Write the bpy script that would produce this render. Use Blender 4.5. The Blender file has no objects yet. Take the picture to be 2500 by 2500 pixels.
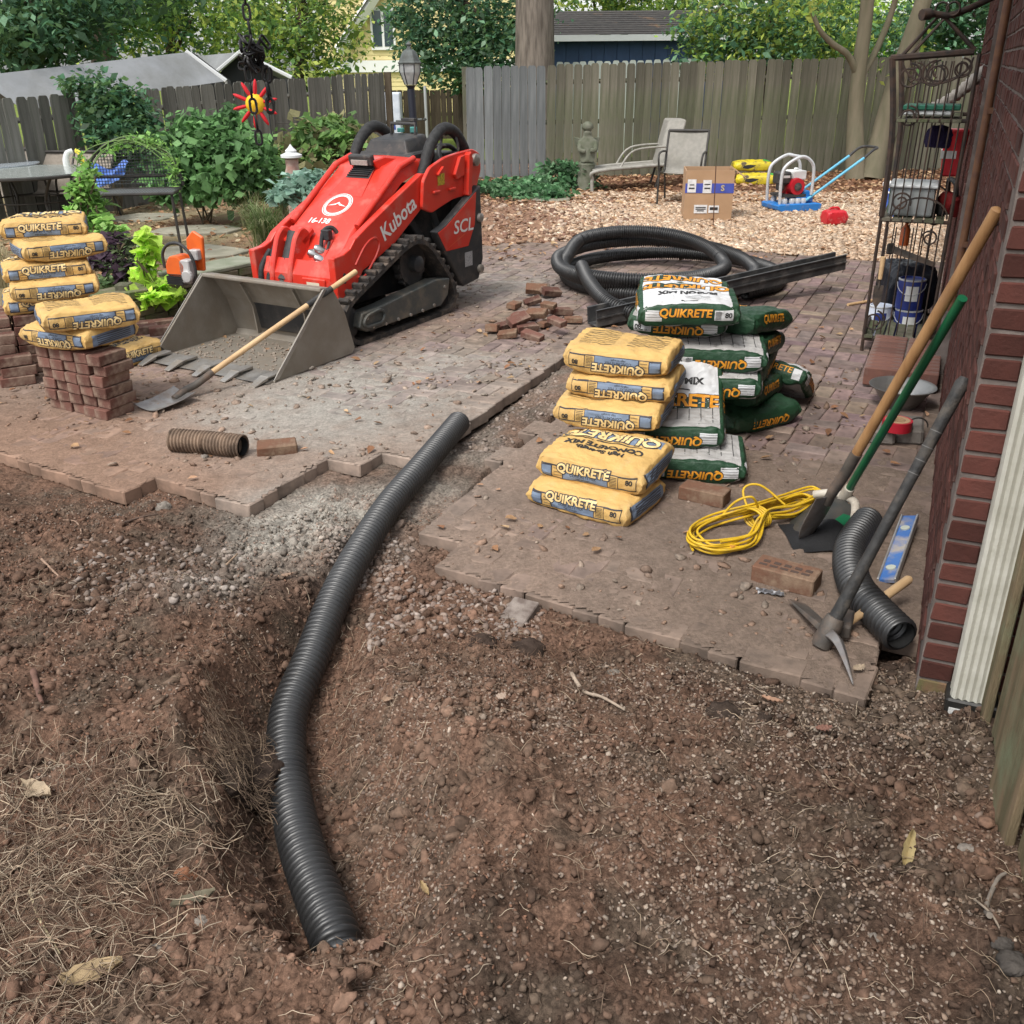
import bpy, bmesh, math, random
import numpy as np
from mathutils import Vector, Matrix
from mathutils.bvhtree import BVHTree

SC = bpy.context.scene
COL = SC.collection
R = math.radians

# ------------------------------------------------------------------ camera
F, TH, ROLL, H = 2350.0, R(25.0), R(0.5), 1.75      # focal length in photo pixels, pitch, roll, eye height
cam_d = bpy.data.cameras.new('camera')
cam = bpy.data.objects.new('camera', cam_d)
COL.objects.link(cam)
cam_d.sensor_width = 36; cam_d.sensor_height = 36; cam_d.sensor_fit = 'HORIZONTAL'
cam_d.lens = 36 * F / 2500
cam_d.clip_start = 0.05; cam_d.clip_end = 900
cam.matrix_world = Matrix.Translation((0, 0, H)) @ Matrix.Rotation(R(90) - TH, 4, 'X') @ Matrix.Rotation(-ROLL, 4, 'Z')
SC.camera = cam

# ------------------------------------------------------------------ sky, sun, exposure (overcast)
SUN_EL, SUN_AZ = R(58), R(215)
w = bpy.data.worlds.new('World'); SC.world = w; w.use_nodes = True
nt = w.node_tree; nt.nodes.clear()
sky = nt.nodes.new('ShaderNodeTexSky'); sky.sky_type = 'NISHITA'; sky.sun_disc = False
sky.sun_elevation = SUN_EL; sky.sun_rotation = SUN_AZ; sky.air_density = 1.0; sky.dust_density = 2.0; sky.ozone_density = 1.0
hs = nt.nodes.new('ShaderNodeHueSaturation'); hs.inputs['Saturation'].default_value = 0.18; hs.inputs['Value'].default_value = 1.5
bg = nt.nodes.new('ShaderNodeBackground'); bg.inputs['Strength'].default_value = 0.095
wo = nt.nodes.new('ShaderNodeOutputWorld')
nt.links.new(sky.outputs[0], hs.inputs['Color']); nt.links.new(hs.outputs[0], bg.inputs['Color']); nt.links.new(bg.outputs[0], wo.inputs['Surface'])
sd = bpy.data.lights.new('sun', 'SUN'); sd.energy = 1.5; sd.angle = R(16); sd.color = (1.0, 0.96, 0.9)
sun = bpy.data.objects.new('sun', sd); COL.objects.link(sun)
dv = Vector((math.sin(SUN_AZ) * math.cos(SUN_EL), math.cos(SUN_AZ) * math.cos(SUN_EL), math.sin(SUN_EL)))
sun.rotation_euler = dv.to_track_quat('Z', 'Y').to_euler()
SC.view_settings.view_transform = 'Standard'; SC.view_settings.look = 'None'
SC.view_settings.exposure = 0.95; SC.view_settings.gamma = 1.0; SC.view_settings.use_curve_mapping = False

# ------------------------------------------------------------------ survey: photo pixel -> place on the ground (height z) or at a distance Y
def ray(px, py):
    x = (px - 1250) / F; y = -(py - 1250) / F
    c, s = math.cos(-ROLL), math.sin(-ROLL)
    x, y = c * x - s * y, s * x + c * y
    return Vector((x, math.cos(TH) + y * math.sin(TH), -math.sin(TH) + y * math.cos(TH)))
def G(px, py, z=0.0):
    d = ray(px, py); return Vector((0, 0, H)) + d * ((z - H) / d.z)
def D(px, py, Y):
    d = ray(px, py); return Vector((0, 0, H)) + d * (Y / d.y)
def PLN(px, py, p0, n):
    d = ray(px, py); c = Vector((0, 0, H)); return c + d * ((p0 - c).dot(n) / d.dot(n))

# ------------------------------------------------------------------ materials
def _nodes(name):
    m = bpy.data.materials.new(name); m.use_nodes = True
    t = m.node_tree; b = t.nodes['Principled BSDF']; return m, t, b
def M(name, c, c2=None, scale=8.0, rough=0.7, metal=0.0, bump=0.0, bscale=40.0, spec=0.4, lo=0.35, hi=0.65, rand=0.0,
      vcol=False, obcol=False, coat=0.0, dirt=None, dscale=5.0, dlo=0.5, dhi=0.7, trans=0.0, stretch=None, alpha=None, rvar=0.0):
    m, t, b = _nodes(name); N = t.nodes.new; L = t.links.new
    tc = N('ShaderNodeTexCoord'); src = tc.outputs['Object']
    if stretch:
        mp = N('ShaderNodeMapping'); mp.inputs['Scale'].default_value = stretch; L(src, mp.inputs[0]); src = mp.outputs[0]
    col = None
    if vcol:
        a = N('ShaderNodeAttribute'); a.attribute_name = 'Col'; col = a.outputs['Color']
    elif obcol:
        oi = N('ShaderNodeObjectInfo'); col = oi.outputs['Color']
    c4 = tuple(c) + (1,)
    if c2 is not None or col is not None:
        nz = N('ShaderNodeTexNoise'); nz.inputs['Scale'].default_value = scale; nz.inputs['Detail'].default_value = 6; L(src, nz.inputs[0])
        rp = N('ShaderNodeMapRange'); rp.inputs[1].default_value = lo; rp.inputs[2].default_value = hi; L(nz.outputs[0], rp.inputs[0])
        mx = N('ShaderNodeMix'); mx.data_type = 'RGBA'; L(rp.outputs[0], mx.inputs[0])
        mx.inputs[6].default_value = c4; mx.inputs[7].default_value = tuple(c2 if c2 is not None else c) + (1,)
        out = mx.outputs[2]
        if col is not None:
            mu = N('ShaderNodeMix'); mu.data_type = 'RGBA'; mu.blend_type = 'MULTIPLY'; mu.inputs[0].default_value = 1
            L(col, mu.inputs[6]); L(out, mu.inputs[7]); out = mu.outputs[2]
    else:
        rg = N('ShaderNodeRGB'); rg.outputs[0].default_value = c4; out = rg.outputs[0]
    if rand:
        oi2 = N('ShaderNodeObjectInfo'); mr = N('ShaderNodeMapRange'); mr.inputs[3].default_value = 1 - rand; mr.inputs[4].default_value = 1 + rand
        L(oi2.outputs['Random'], mr.inputs[0]); hv = N('ShaderNodeHueSaturation'); L(mr.outputs[0], hv.inputs['Value']); L(out, hv.inputs['Color']); out = hv.outputs[0]
    if dirt:
        nz2 = N('ShaderNodeTexNoise'); nz2.inputs['Scale'].default_value = dscale; nz2.inputs['Detail'].default_value = 8; nz2.inputs['Roughness'].default_value = .65
        L(tc.outputs['Object'], nz2.inputs[0]); r2 = N('ShaderNodeMapRange'); r2.inputs[1].default_value = dlo; r2.inputs[2].default_value = dhi; L(nz2.outputs[0], r2.inputs[0])
        md = N('ShaderNodeMix'); md.data_type = 'RGBA'; L(r2.outputs[0], md.inputs[0]); L(out, md.inputs[6]); md.inputs[7].default_value = tuple(dirt) + (1,); out = md.outputs[2]
        rr = N('ShaderNodeMapRange'); rr.inputs[3].default_value = rough; rr.inputs[4].default_value = .95; L(r2.outputs[0], rr.inputs[0]); L(rr.outputs[0], b.inputs['Roughness'])
    else:
        b.inputs['Roughness'].default_value = rough
    L(out, b.inputs['Base Color'])
    b.inputs['Metallic'].default_value = metal; b.inputs['Specular IOR Level'].default_value = spec; b.inputs['Coat Weight'].default_value = coat
    if bump:
        nb = N('ShaderNodeTexNoise'); nb.inputs['Scale'].default_value = bscale; nb.inputs['Detail'].default_value = 7; nb.inputs['Roughness'].default_value = .62; L(src, nb.inputs[0])
        bp = N('ShaderNodeBump'); bp.inputs['Strength'].default_value = min(1, bump); bp.inputs['Distance'].default_value = .02 * max(1, bump) * 20 / max(bscale, 20)
        L(nb.outputs[0], bp.inputs['Height']); L(bp.outputs[0], b.inputs['Normal'])
    if trans:
        tr = N('ShaderNodeBsdfTranslucent'); L(out, tr.inputs['Color']); ms = N('ShaderNodeMixShader'); ms.inputs[0].default_value = trans
        o = t.nodes['Material Output']; L(b.outputs[0], ms.inputs[1]); L(tr.outputs[0], ms.inputs[2]); L(ms.outputs[0], o.inputs['Surface'])
    if alpha is not None:
        b.inputs['Alpha'].default_value = alpha
    return m

# ------------------------------------------------------------------ mesh building
class MB:
    def __init__(s): s.v = []; s.f = []; s.c = []
    def add(s, vs, fs, col=None):
        o = len(s.v); s.v += [tuple(p) for p in vs]; s.f += [tuple(i + o for i in f) for f in fs]
        s.c += [col] * len(vs); return s
    def box(s, c, d, rot=None, ch=0.0):
        c = Vector(c); hx, hy, hz = d[0] / 2, d[1] / 2, d[2] / 2
        P = [Vector((x, y, z)) for x in (-hx, hx) for y in (-hy, hy) for z in (-hz, hz)]
        if rot is not None: P = [rot @ p for p in P]
        return s.add([c + p for p in P], [(0, 1, 3, 2), (4, 6, 7, 5), (0, 4, 5, 1), (2, 3, 7, 6), (0, 2, 6, 4), (1, 5, 7, 3)])
    def ext(s, poly, fn, w0, w1):
        n = len(poly); a = [fn(u, v, w0) for u, v in poly]; b = [fn(u, v, w1) for u, v in poly]
        ar = sum(poly[i][0] * poly[(i + 1) % n][1] - poly[(i + 1) % n][0] * poly[i][1] for i in range(n))
        fs = [tuple(range(n - 1, -1, -1)), tuple(range(n, 2 * n))] + [(i, (i + 1) % n, (i + 1) % n + n, i + n) for i in range(n)]
        return s.add(a + b, fs)
    def tube(s, path, r, n=8, closed=False, cap=True, flat=1.0, up0=None):
        P = [Vector(p) for p in path]; m = len(P)
        rr = r if isinstance(r, (list, tuple, np.ndarray)) else [r] * m
        T = []
        for i in range(m):
            if closed: t = P[(i + 1) % m] - P[i - 1]
            else: t = P[min(i + 1, m - 1)] - P[max(i - 1, 0)]
            T.append(t.normalized() if t.length > 1e-9 else (T[-1] if T else Vector((0, 0, 1))))
        up = Vector(up0) if up0 is not None else (Vector((0, 0, 1)) if abs(T[0].z) < .9 else Vector((1, 0, 0)))
        vs = []
        for i in range(m):
            x = up - T[i] * up.dot(T[i])
            if x.length < 1e-6: x = T[i].orthogonal()
            x.normalize(); y = T[i].cross(x); up = x
            for k in range(n):
                a = 2 * math.pi * k / n
                vs.append(P[i] + x * (math.cos(a) * rr[i]) + y * (math.sin(a) * rr[i] * flat))
        fs = []
        for i in range(m if closed else m - 1):
            j = (i + 1) % m
            for k in range(n):
                l = (k + 1) % n; fs.append((i * n + k, i * n + l, j * n + l, j * n + k))
        if cap and not closed:
            fs.append(tuple(range(n - 1, -1, -1))); fs.append(tuple((m - 1) * n + k for k in range(n)))
        return s.add(vs, fs)
    def lathe(s, prof, c=(0, 0, 0), n=20, axis=None, cap=True):
        c = Vector(c); q = Matrix.Identity(3)
        if axis is not None: q = Vector(axis).to_track_quat('Z', 'X').to_matrix()
        vs = []
        for r, z in prof:
            for k in range(n):
                a = 2 * math.pi * k / n; vs.append(c + q @ Vector((r * math.cos(a), r * math.sin(a), z)))
        fs = []
        for i in range(len(prof) - 1):
            for k in range(n):
                l = (k + 1) % n; fs.append((i * n + k, i * n + l, (i + 1) * n + l, (i + 1) * n + k))
        if cap:
            fs.append(tuple(range(n - 1, -1, -1))); m = len(prof) - 1; fs.append(tuple(m * n + k for k in range(n)))
        return s.add(vs, fs)
    def mesh(s, name, smooth=None, fix=True):
        me = bpy.data.meshes.new(name); me.from_pydata(s.v, [], s.f); me.update()
        if fix:
            b = bmesh.new(); b.from_mesh(me); bmesh.ops.recalc_face_normals(b, faces=b.faces); b.to_mesh(me); b.free()
        if smooth is not None:
            me.polygons.foreach_set('use_smooth', [True] * len(me.polygons)); me.set_sharp_from_angle(angle=R(smooth))
        return me
    def build(s, name, mat, parent=None, smooth=None, bevel=0.0, seg=1, loc=None, rot=None, fix=True):
        o = bpy.data.objects.new(name, s.mesh(name, smooth, fix)); COL.objects.link(o)
        if mat is not None: o.data.materials.append(mat)
        if parent is not None: o.parent = parent
        if bevel:
            md = o.modifiers.new('bevel', 'BEVEL'); md.width = bevel; md.segments = seg; md.limit_method = 'ANGLE'; md.angle_limit = R(40)
        if loc is not None: o.location = loc
        if rot is not None: o.rotation_euler = rot
        return o
def tag(o, label=None, cat=None, group=None, kind=None):
    if label: o['label'] = label
    if cat: o['category'] = cat
    if group: o['group'] = group
    if kind: o['kind'] = kind
    return o
def thing(name, label, cat, loc=(0, 0, 0), rz=0.0, group=None):
    o = bpy.data.objects.new(name, None); COL.objects.link(o); o.location = loc; o.rotation_euler = (0, 0, rz); o.empty_display_size = .1
    return tag(o, label, cat, group)
def raw(name, V, Fc, mat, cols=None, parent=None, smooth=False):
    me = bpy.data.meshes.new(name); V = np.asarray(V, dtype=np.float32); Fc = np.asarray(Fc, dtype=np.int32)
    k = Fc.shape[1]; me.vertices.add(len(V)); me.vertices.foreach_set('co', V.ravel())
    me.loops.add(Fc.size); me.loops.foreach_set('vertex_index', Fc.ravel())
    me.polygons.add(len(Fc)); me.polygons.foreach_set('loop_start', np.arange(0, Fc.size, k, dtype=np.int32))
    me.update(calc_edges=True)
    if smooth: me.polygons.foreach_set('use_smooth', np.ones(len(Fc), dtype=bool))
    if cols is not None:
        at = me.color_attributes.new('Col', 'FLOAT_COLOR', 'POINT'); c4 = np.ones((len(V), 4), np.float32); c4[:, :3] = cols
        at.data.foreach_set('color', c4.ravel())
    me.validate(); o = bpy.data.objects.new(name, me); COL.objects.link(o); me.materials.append(mat)
    if parent is not None: o.parent = parent
    return o
def spline(pts, n=8, closed=False):
    P = [Vector(p) for p in pts]; m = len(P); out = []
    for i in range(m if closed else m - 1):
        g = lambda k: P[k % m] if closed else P[min(max(k, 0), m - 1)]
        a, b, c, d = g(i - 1), g(i), g(i + 1), g(i + 2)
        for k in range(n):
            t = k / n; out.append(.5 * ((2 * b) + (c - a) * t + (2 * a - 5 * b + 4 * c - d) * t * t + (3 * b - a - 3 * c + d) * t ** 3))
    if not closed: out.append(P[-1])
    return out
def resample(path, step):
    P = [Vector(p) for p in path]; L = [0]
    for a, b in zip(P, P[1:]): L.append(L[-1] + (b - a).length)
    n = max(2, int(L[-1] / step)); out = []; j = 0
    for i in range(n + 1):
        s = L[-1] * i / n
        while j < len(P) - 2 and L[j + 1] < s: j += 1
        t = (s - L[j]) / max(1e-9, L[j + 1] - L[j]); out.append(P[j].lerp(P[j + 1], min(1, max(0, t))))
    return out
def text2d(s, size, off=0.0, shear=0.0, sx=1.0):
    cu = bpy.data.curves.new('lettering', 'FONT'); cu.body = s; cu.size = size; cu.offset = off; cu.shear = shear
    cu.align_x = 'CENTER'; cu.align_y = 'CENTER'; cu.resolution_u = 3; cu.fill_mode = 'FRONT'
    o = bpy.data.objects.new('lettering', cu); COL.objects.link(o); dg = bpy.context.evaluated_depsgraph_get(); dg.update()
    me = bpy.data.meshes.new_from_object(o.evaluated_get(dg)); bpy.data.objects.remove(o); bpy.data.curves.remove(cu)
    v = [(p.co.x * sx, p.co.y) for p in me.vertices]; f = [tuple(p.vertices) for p in me.polygons]; bpy.data.meshes.remove(me); return v, f
def _noop(): pass
def rect2d(x0, y0, x1, y1):
    return [(x0, y0), (x1, y0), (x1, y1), (x0, y1)], [(0, 1, 2, 3)]
def join2d(*L):
    V = []; Fc = []
    for v, f in L:
        o = len(V); V += v; Fc += [tuple(i + o for i in q) for q in f]
    return V, Fc
def move2d(g, dx, dy): return [(x + dx, y + dy) for x, y in g[0]], g[1]
def lay(mb, g, org, ux, uy, bvh=None, off=.0015, maxe=.016):
    """lay flat print on a surface: straight onto the plane, or dropped on a mesh (bvh)"""
    org, ux, uy = Vector(org), Vector(ux).normalized(), Vector(uy).normalized(); n = ux.cross(uy)
    if bvh is None: return mb.add([org + ux * x + uy * y + n * off for x, y in g[0]], g[1])
    b = bmesh.new(); vs = [b.verts.new((x, y, 0)) for x, y in g[0]]
    for f in g[1]:
        try: b.faces.new([vs[i] for i in f])
        except ValueError: pass
    bmesh.ops.triangulate(b, faces=b.faces)
    for _ in range(6):
        e = [q for q in b.edges if q.calc_length() > maxe]
        if not e: break
        bmesh.ops.subdivide_edges(b, edges=e, cuts=1)
        bmesh.ops.triangulate(b, faces=[q for q in b.faces if len(q.verts) > 3])
    b.verts.index_update(); P = []
    for q in b.verts:
        p = org + ux * q.co.x + uy * q.co.y; h = bvh.ray_cast(p + n * .3, -n, .6)[0]
        P.append(None if h is None else h + n * off)
    fs = [tuple(q.index for q in f.verts) for f in b.faces]; b.free()
    fs = [f for f in fs if all(P[i] is not None for i in f)]
    return mb.add([p if p is not None else org for p in P], fs)
def copy_tree(o, parent=None):
    c = o.copy(); COL.objects.link(c); c.parent = parent
    for ch in list(o.children): copy_tree(ch, c)
    return c
# vectorised value noise
def vnoise(x, y, seed=0):
    xi = np.floor(x).astype(np.int64); yi = np.floor(y).astype(np.int64); fx = x - xi; fy = y - yi
    fx = fx * fx * (3 - 2 * fx); fy = fy * fy * (3 - 2 * fy)
    def h(a, b):
        k = (a * 374761393 + b * 668265263 + seed * 1442695041) & 0x7fffffff
        k = ((k ^ (k >> 13)) * 1274126177) & 0x7fffffff
        return ((k ^ (k >> 16)) & 0xffff) / 65535.0
    return (h(xi, yi) * (1 - fx) + h(xi + 1, yi) * fx) * (1 - fy) + (h(xi, yi + 1) * (1 - fx) + h(xi + 1, yi + 1) * fx) * fy
def fbm(x, y, sc, o=4, seed=0, gain=.5):
    s = 0; a = 1; t = 0
    for i in range(o):
        s = s + a * vnoise(x * sc + 17 * i, y * sc + 31 * i, seed + i); t += a; a *= gain; sc *= 2.03
    return s / t
def sstep(a, b, x): t = np.clip((x - a) / (b - a), 0, 1); return t * t * (3 - 2 * t)
def inpoly(x, y, P):
    r = np.zeros(np.shape(x), bool); n = len(P)
    for i in range(n):
        x1, y1 = P[i]; x2, y2 = P[(i + 1) % n]
        if y1 == y2: continue
        c = ((y1 > y) != (y2 > y)) & (x < (x2 - x1) * (y - y1) / (y2 - y1) + x1); r ^= c
    return r
def dline(x, y, P, closed=False):
    """distance to polyline, parameter index, signed side"""
    best = np.full(np.shape(x), 1e9); par = np.zeros(np.shape(x)); sd_ = np.zeros(np.shape(x)); n = len(P)
    for i in range(n if closed else n - 1):
        x1, y1 = P[i][:2]; x2, y2 = P[(i + 1) % n][:2]; dx, dy = x2 - x1, y2 - y1; l2 = dx * dx + dy * dy + 1e-12
        t = np.clip(((x - x1) * dx + (y - y1) * dy) / l2, 0, 1); d = np.hypot(x - x1 - t * dx, y - y1 - t * dy)
        b = d < best; best = np.where(b, d, best); par = np.where(b, i + t, par)
        sd_ = np.where(b, (x - x1) * dy - (y - y1) * dx, sd_)
    return best, par, sd_
random.seed(7); RNG = np.random.default_rng(7)
# ================================================================== ground, patio, litter
def g2(px, py): p = G(px, py); return (p.x, p.y)
WA = R(66.4)                                    # heading of the house wall, away from the camera
wa = Vector((math.cos(WA), math.sin(WA), 0)); wb = Vector((math.sin(WA), -math.cos(WA), 0))   # along / into the house
WC = G(2240, 1668)                              # foot of the near wall corner
def W(s, t=0.0, z=0.0): return WC + wa * s + wb * t + Vector((0, 0, z))
w2 = lambda s, t=0.0: (W(s, t).x, W(s, t).y)
# the pavers lie on this grid; the broken edges of the patio follow it
PI_ = .2045; EA = (math.cos(R(-33)), math.sin(R(-33))); EB = (math.cos(R(65.5)), math.sin(R(65.5))); DET = EA[0] * EB[1] - EA[1] * EB[0]
def uv(px, py): x, y = g2(px, py); x -= .1; return ((x * EB[1] - y * EB[0]) / DET, (EA[0] * y - EA[1] * x) / DET)
def from_uv(u, v): return (EA[0] * u + EB[0] * v + .1, EA[1] * u + EB[1] * v)
def snap(a): return (round(a / PI_ - .5) + .5) * PI_
def steps(pix, first='v'):
    """walk along a stepped edge: edges alternate between the two paver directions"""
    q = [uv(*p) for p in pix]; k = 1 if first == 'v' else 0; lv_ = []
    for i in range(len(q) - 1): lv_.append((k, snap((q[i][k] + q[i + 1][k]) / 2))); k = 1 - k
    out = []
    for (k0, c0), (k1, c1) in zip(lv_, lv_[1:]): out.append(from_uv(c1, c0) if k0 == 1 else from_uv(c0, c1))
    st = q[0]; en = q[-1]; f, l = lv_[0], lv_[-1]
    return [from_uv(snap(st[0]), f[1]) if f[0] == 1 else from_uv(f[1], snap(st[1]))] + out + [from_uv(snap(en[0]), l[1]) if l[0] == 1 else from_uv(l[1], snap(en[1]))]
PATIO = steps([(-330, 1000), (287, 1223), (375, 1156), (621, 1240), (686, 1171), (725, 1187), (800, 1123), (835, 1139), (893, 1106), (964, 1123), (1475, 805)]) + [g2(1545, 808), g2(1380, 980), g2(1200, 1120)] + \
    steps([(986, 1307), (1075, 1331), (1019, 1386), (2050, 1700)]) + [w2(.12, -.12), w2(.3, .08), w2(7.4, .08), g2(2110, 636), g2(1760, 606), g2(1400, 588), g2(1130, 600), g2(700, 690), g2(480, 752), g2(320, 790), g2(-330, 860)]
PIPE = [G(1121, 1030, .055), G(1033, 1135, .05), G(954, 1228, .035), G(893, 1321, .02), G(842, 1410, .0), G(805, 1489, -.02), G(760, 1605, -.06), G(707, 1734, -.10),
        G(699, 1850, -.12), G(709, 1941, -.13), G(737, 2070, -.12), G(783, 2200, -.11), G(826, 2316, -.105), G(840, 2410, -.16)]
PR = .061
PIPE2 = [(p.x, p.y) for p in PIPE]; PIPEZ = np.array([p.z for p in PIPE])
def blob(x, y, px, py, r): q = g2(px, py); return np.exp(-(((x - q[0]) ** 2 + (y - q[1]) ** 2) / (r * r)))
def height(x, y, fine=True):
    d, par, sd_ = dline(x, y, PATIO, True); ins = inpoly(x, y, PATIO)
    front = sstep(6.2, 4.6, y)
    h = -.055 + .022 * sstep(-.5, .1, x) * front + .125 * sstep(.1, 1.0, d) * front + .055 * (1 - front)
    near = front * sstep(.0, .25, d)
    h = h + near * ((fbm(x, y, 1.7, 3, 3) - .5) * .11 + (fbm(x, y, 7, 3, 9) - .5) * .06)
    if fine:
        n2 = fbm(x, y, 26, 3, 5); h = h + front * (.35 + .65 * near) * ((n2 - .5) * .042 + np.maximum(0, fbm(x, y, 60, 2, 11) - .5) * .055)
    h = h + .11 * blob(x, y, 540, 1780, .19) + .06 * blob(x, y, 420, 1560, .25) + .13 * blob(x, y, 980, 1950, .27) + .10 * blob(x, y, 1000, 2250, .24) + .05 * blob(x, y, 120, 1800, .3)
    h = h - .045 * blob(x, y, 620, 1400, .2)
    ds, _, _ = dline(x, y, [g2(1150, 1035), g2(1300, 930), g2(1470, 825)]); h = h - .055 * np.exp(-(ds / .16) ** 2)
    # strip of dug earth between the two halves of the patio
    dp, pp, ps = dline(x, y, PIPE2); pz = np.interp(pp, np.arange(len(PIPEZ)), PIPEZ) - PR
    slope = np.where(ps > 0, 1.9, 1.0) * (1 + .6 * (fbm(x, y, 9, 2, 21) - .5))
    trench = pz + np.maximum(0, dp - np.where(ps > 0, .085, .13)) * slope + .012 * (fbm(x, y, 30, 2, 4) - .5)
    h = np.minimum(h, trench + .35 * np.clip(pp - (len(PIPEZ) - 1.55), 0, 1))
    h = np.maximum(h, -.34)
    h = np.where(ins & (d > .02), -.10, np.where(ins, np.minimum(h, -.08), h))
    h = np.where(y < .9, -.02, h)
    # planting bed and yard on the left are a little lower towards the side fence
    h = h - .30 * sstep(-4, -8, x) * sstep(8.5, 14, y)
    return h
CLAY, DARK, TAN, DUST = np.array((.165, .102, .074)), np.array((.048, .035, .028)), np.array((.155, .118, .090)), np.array((.33, .315, .285))
def mixc(a, b, t): return a * (1 - t[:, None]) + b * t[:, None]
DUSTS = [(770, 1250, .34, .95), (700, 1330, .22, .7), (480, 1480, .16, .5), (1040, 1190, .2, .5), (900, 950, .75, .85), (1250, 680, .9, .8), (1150, 880, .5, .7), (720, 1040, .45, .6), (600, 1010, .3, .45), (1130, 1080, .25, .35), (760, 890, .35, .5)]
def earth(x, y):
    n1 = fbm(x, y, 1.6, 4, 40); n2 = fbm(x, y, 9, 4, 50); n3 = fbm(x, y, 38, 3, 60)
    side = sstep(-.05, .75, x) * sstep(4.5, 2.5, y)
    t = np.clip(.30 + (n1 - .5) * 1.7 + (n2 - .5) * 1.5 + side * .45, 0, 1)
    c = mixc(np.tile(CLAY, (len(x), 1)), DARK, t)
    c = mixc(c, TAN, np.clip((n2 - .52) * 2.2 + side * .10, 0, .65))
    for px, py, r, k in DUSTS: c = mixc(c, DUST, np.clip(k * 1.5 * blob(x, y, px, py, r) * (.25 + 1.1 * n2), 0, k))
    c = c * (.55 + .9 * n3)[:, None]
    return c
def zones(x, y):
    c = earth(x, y); q = lambda px, py, z=0: g2(px, py); n = fbm(x, y, 1.1, 4, 70); nf = fbm(x, y, 20, 3, 71)
    far = sstep(8.2, 9.4, y + (n - .5) * 1.5)
    gx = sstep(.5, 1.9, x - .05 * (y - 9) + (n - .5) * 1.2)
    grav = np.array((.42, .31, .22)) * (1 + 0 * x[:, None]); mulch = np.array((.16, .085, .055)) * (1 + 0 * x[:, None])
    f = mixc(np.array((.26, .16, .11)) * (1 + 0 * x[:, None]), grav, gx)
    f = mixc(f, mulch, np.clip(sstep(13.6, 15.0, y + (n - .5) * 2.2) * (x > -3), 0, 1))
    left = sstep(-1.4, -2.6, x + (n - .5) * 1.2)
    yard = mixc(np.array((.24, .195, .125)) * (1 + 0 * x[:, None]), np.array((.15, .14, .07)), np.clip((nf - .45) * 3, 0, 1))
    yard = mixc(yard, np.array((.25, .15, .10)), np.clip((n - .55) * 5, 0, 1))
    f = mixc(f, yard, left)
    lawn = np.array((.15, .20, .045)) * (1 + 0 * x[:, None]); f = mixc(f, lawn, sstep(19.5, 20.5, y))
    f = f * (.7 + .6 * nf)[:, None]
    out = mixc(c, f, np.clip(np.maximum(far, sstep(6.8, 7.8, y) * sstep(-1.8, -2.6, x)), 0, 1))
    return out
def axis_(lo, hi, st, far, g=1.12):
    a = list(np.arange(lo, hi, st)); s = st; v = hi
    while v < far: a.append(v); s = min(s * g, 30); v += s
    a.append(far); s = st; v = lo - st; b = []
    while v > -far: b.append(v); s = min(s * g, 30); v -= s
    b.append(-far); return np.array(b[::-1] + a)
XS = axis_(-2.7, 2.0, .0135, 320, 1.10); YS = axis_(1.05, 5.0, .0135, 420, 1.035)
gx, gy = np.meshgrid(XS, YS); fx, fy = gx.ravel(), gy.ravel()
gz = height(fx, fy)
nx, ny = len(XS), len(YS); ii = (np.arange(ny - 1)[:, None] * nx + np.arange(nx - 1)[None]).ravel()
m_earth = M('earth', (.62, .60, .58), (1.4, 1.36, 1.3), scale=85, rough=.97, bump=1.0, bscale=150, spec=.08, vcol=True)
def coarse_bump(m, s1=55, d1=.012, s2=210, d2=.004):
    t = m.node_tree; b = t.nodes['Principled BSDF']; tc = t.nodes.new('ShaderNodeTexCoord'); prev = None
    for s_, d_ in ((s1, d1), (s2, d2)):
        n = t.nodes.new('ShaderNodeTexNoise'); n.inputs['Scale'].default_value = s_; n.inputs['Detail'].default_value = 5; n.inputs['Roughness'].default_value = .7; t.links.new(tc.outputs['Object'], n.inputs[0])
        bp = t.nodes.new('ShaderNodeBump'); bp.inputs['Strength'].default_value = 1; bp.inputs['Distance'].default_value = d_; t.links.new(n.outputs[0], bp.inputs['Height'])
        if prev: t.links.new(prev.outputs[0], bp.inputs['Normal'])
        prev = bp
    t.links.new(prev.outputs[0], b.inputs['Normal'])
coarse_bump(m_earth)
ground = raw('ground', np.stack([fx, fy, gz], 1), np.stack([ii, ii + 1, ii + nx + 1, ii + nx], 1), m_earth, zones(fx, fy), smooth=True)
tag(ground, 'dug reddish brown earth with gravel, mulch and yard behind', 'ground', kind='structure')
_hc = {}
def hz(x, y):
    return float(height(np.array([x]), np.array([y]))[0])

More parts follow.
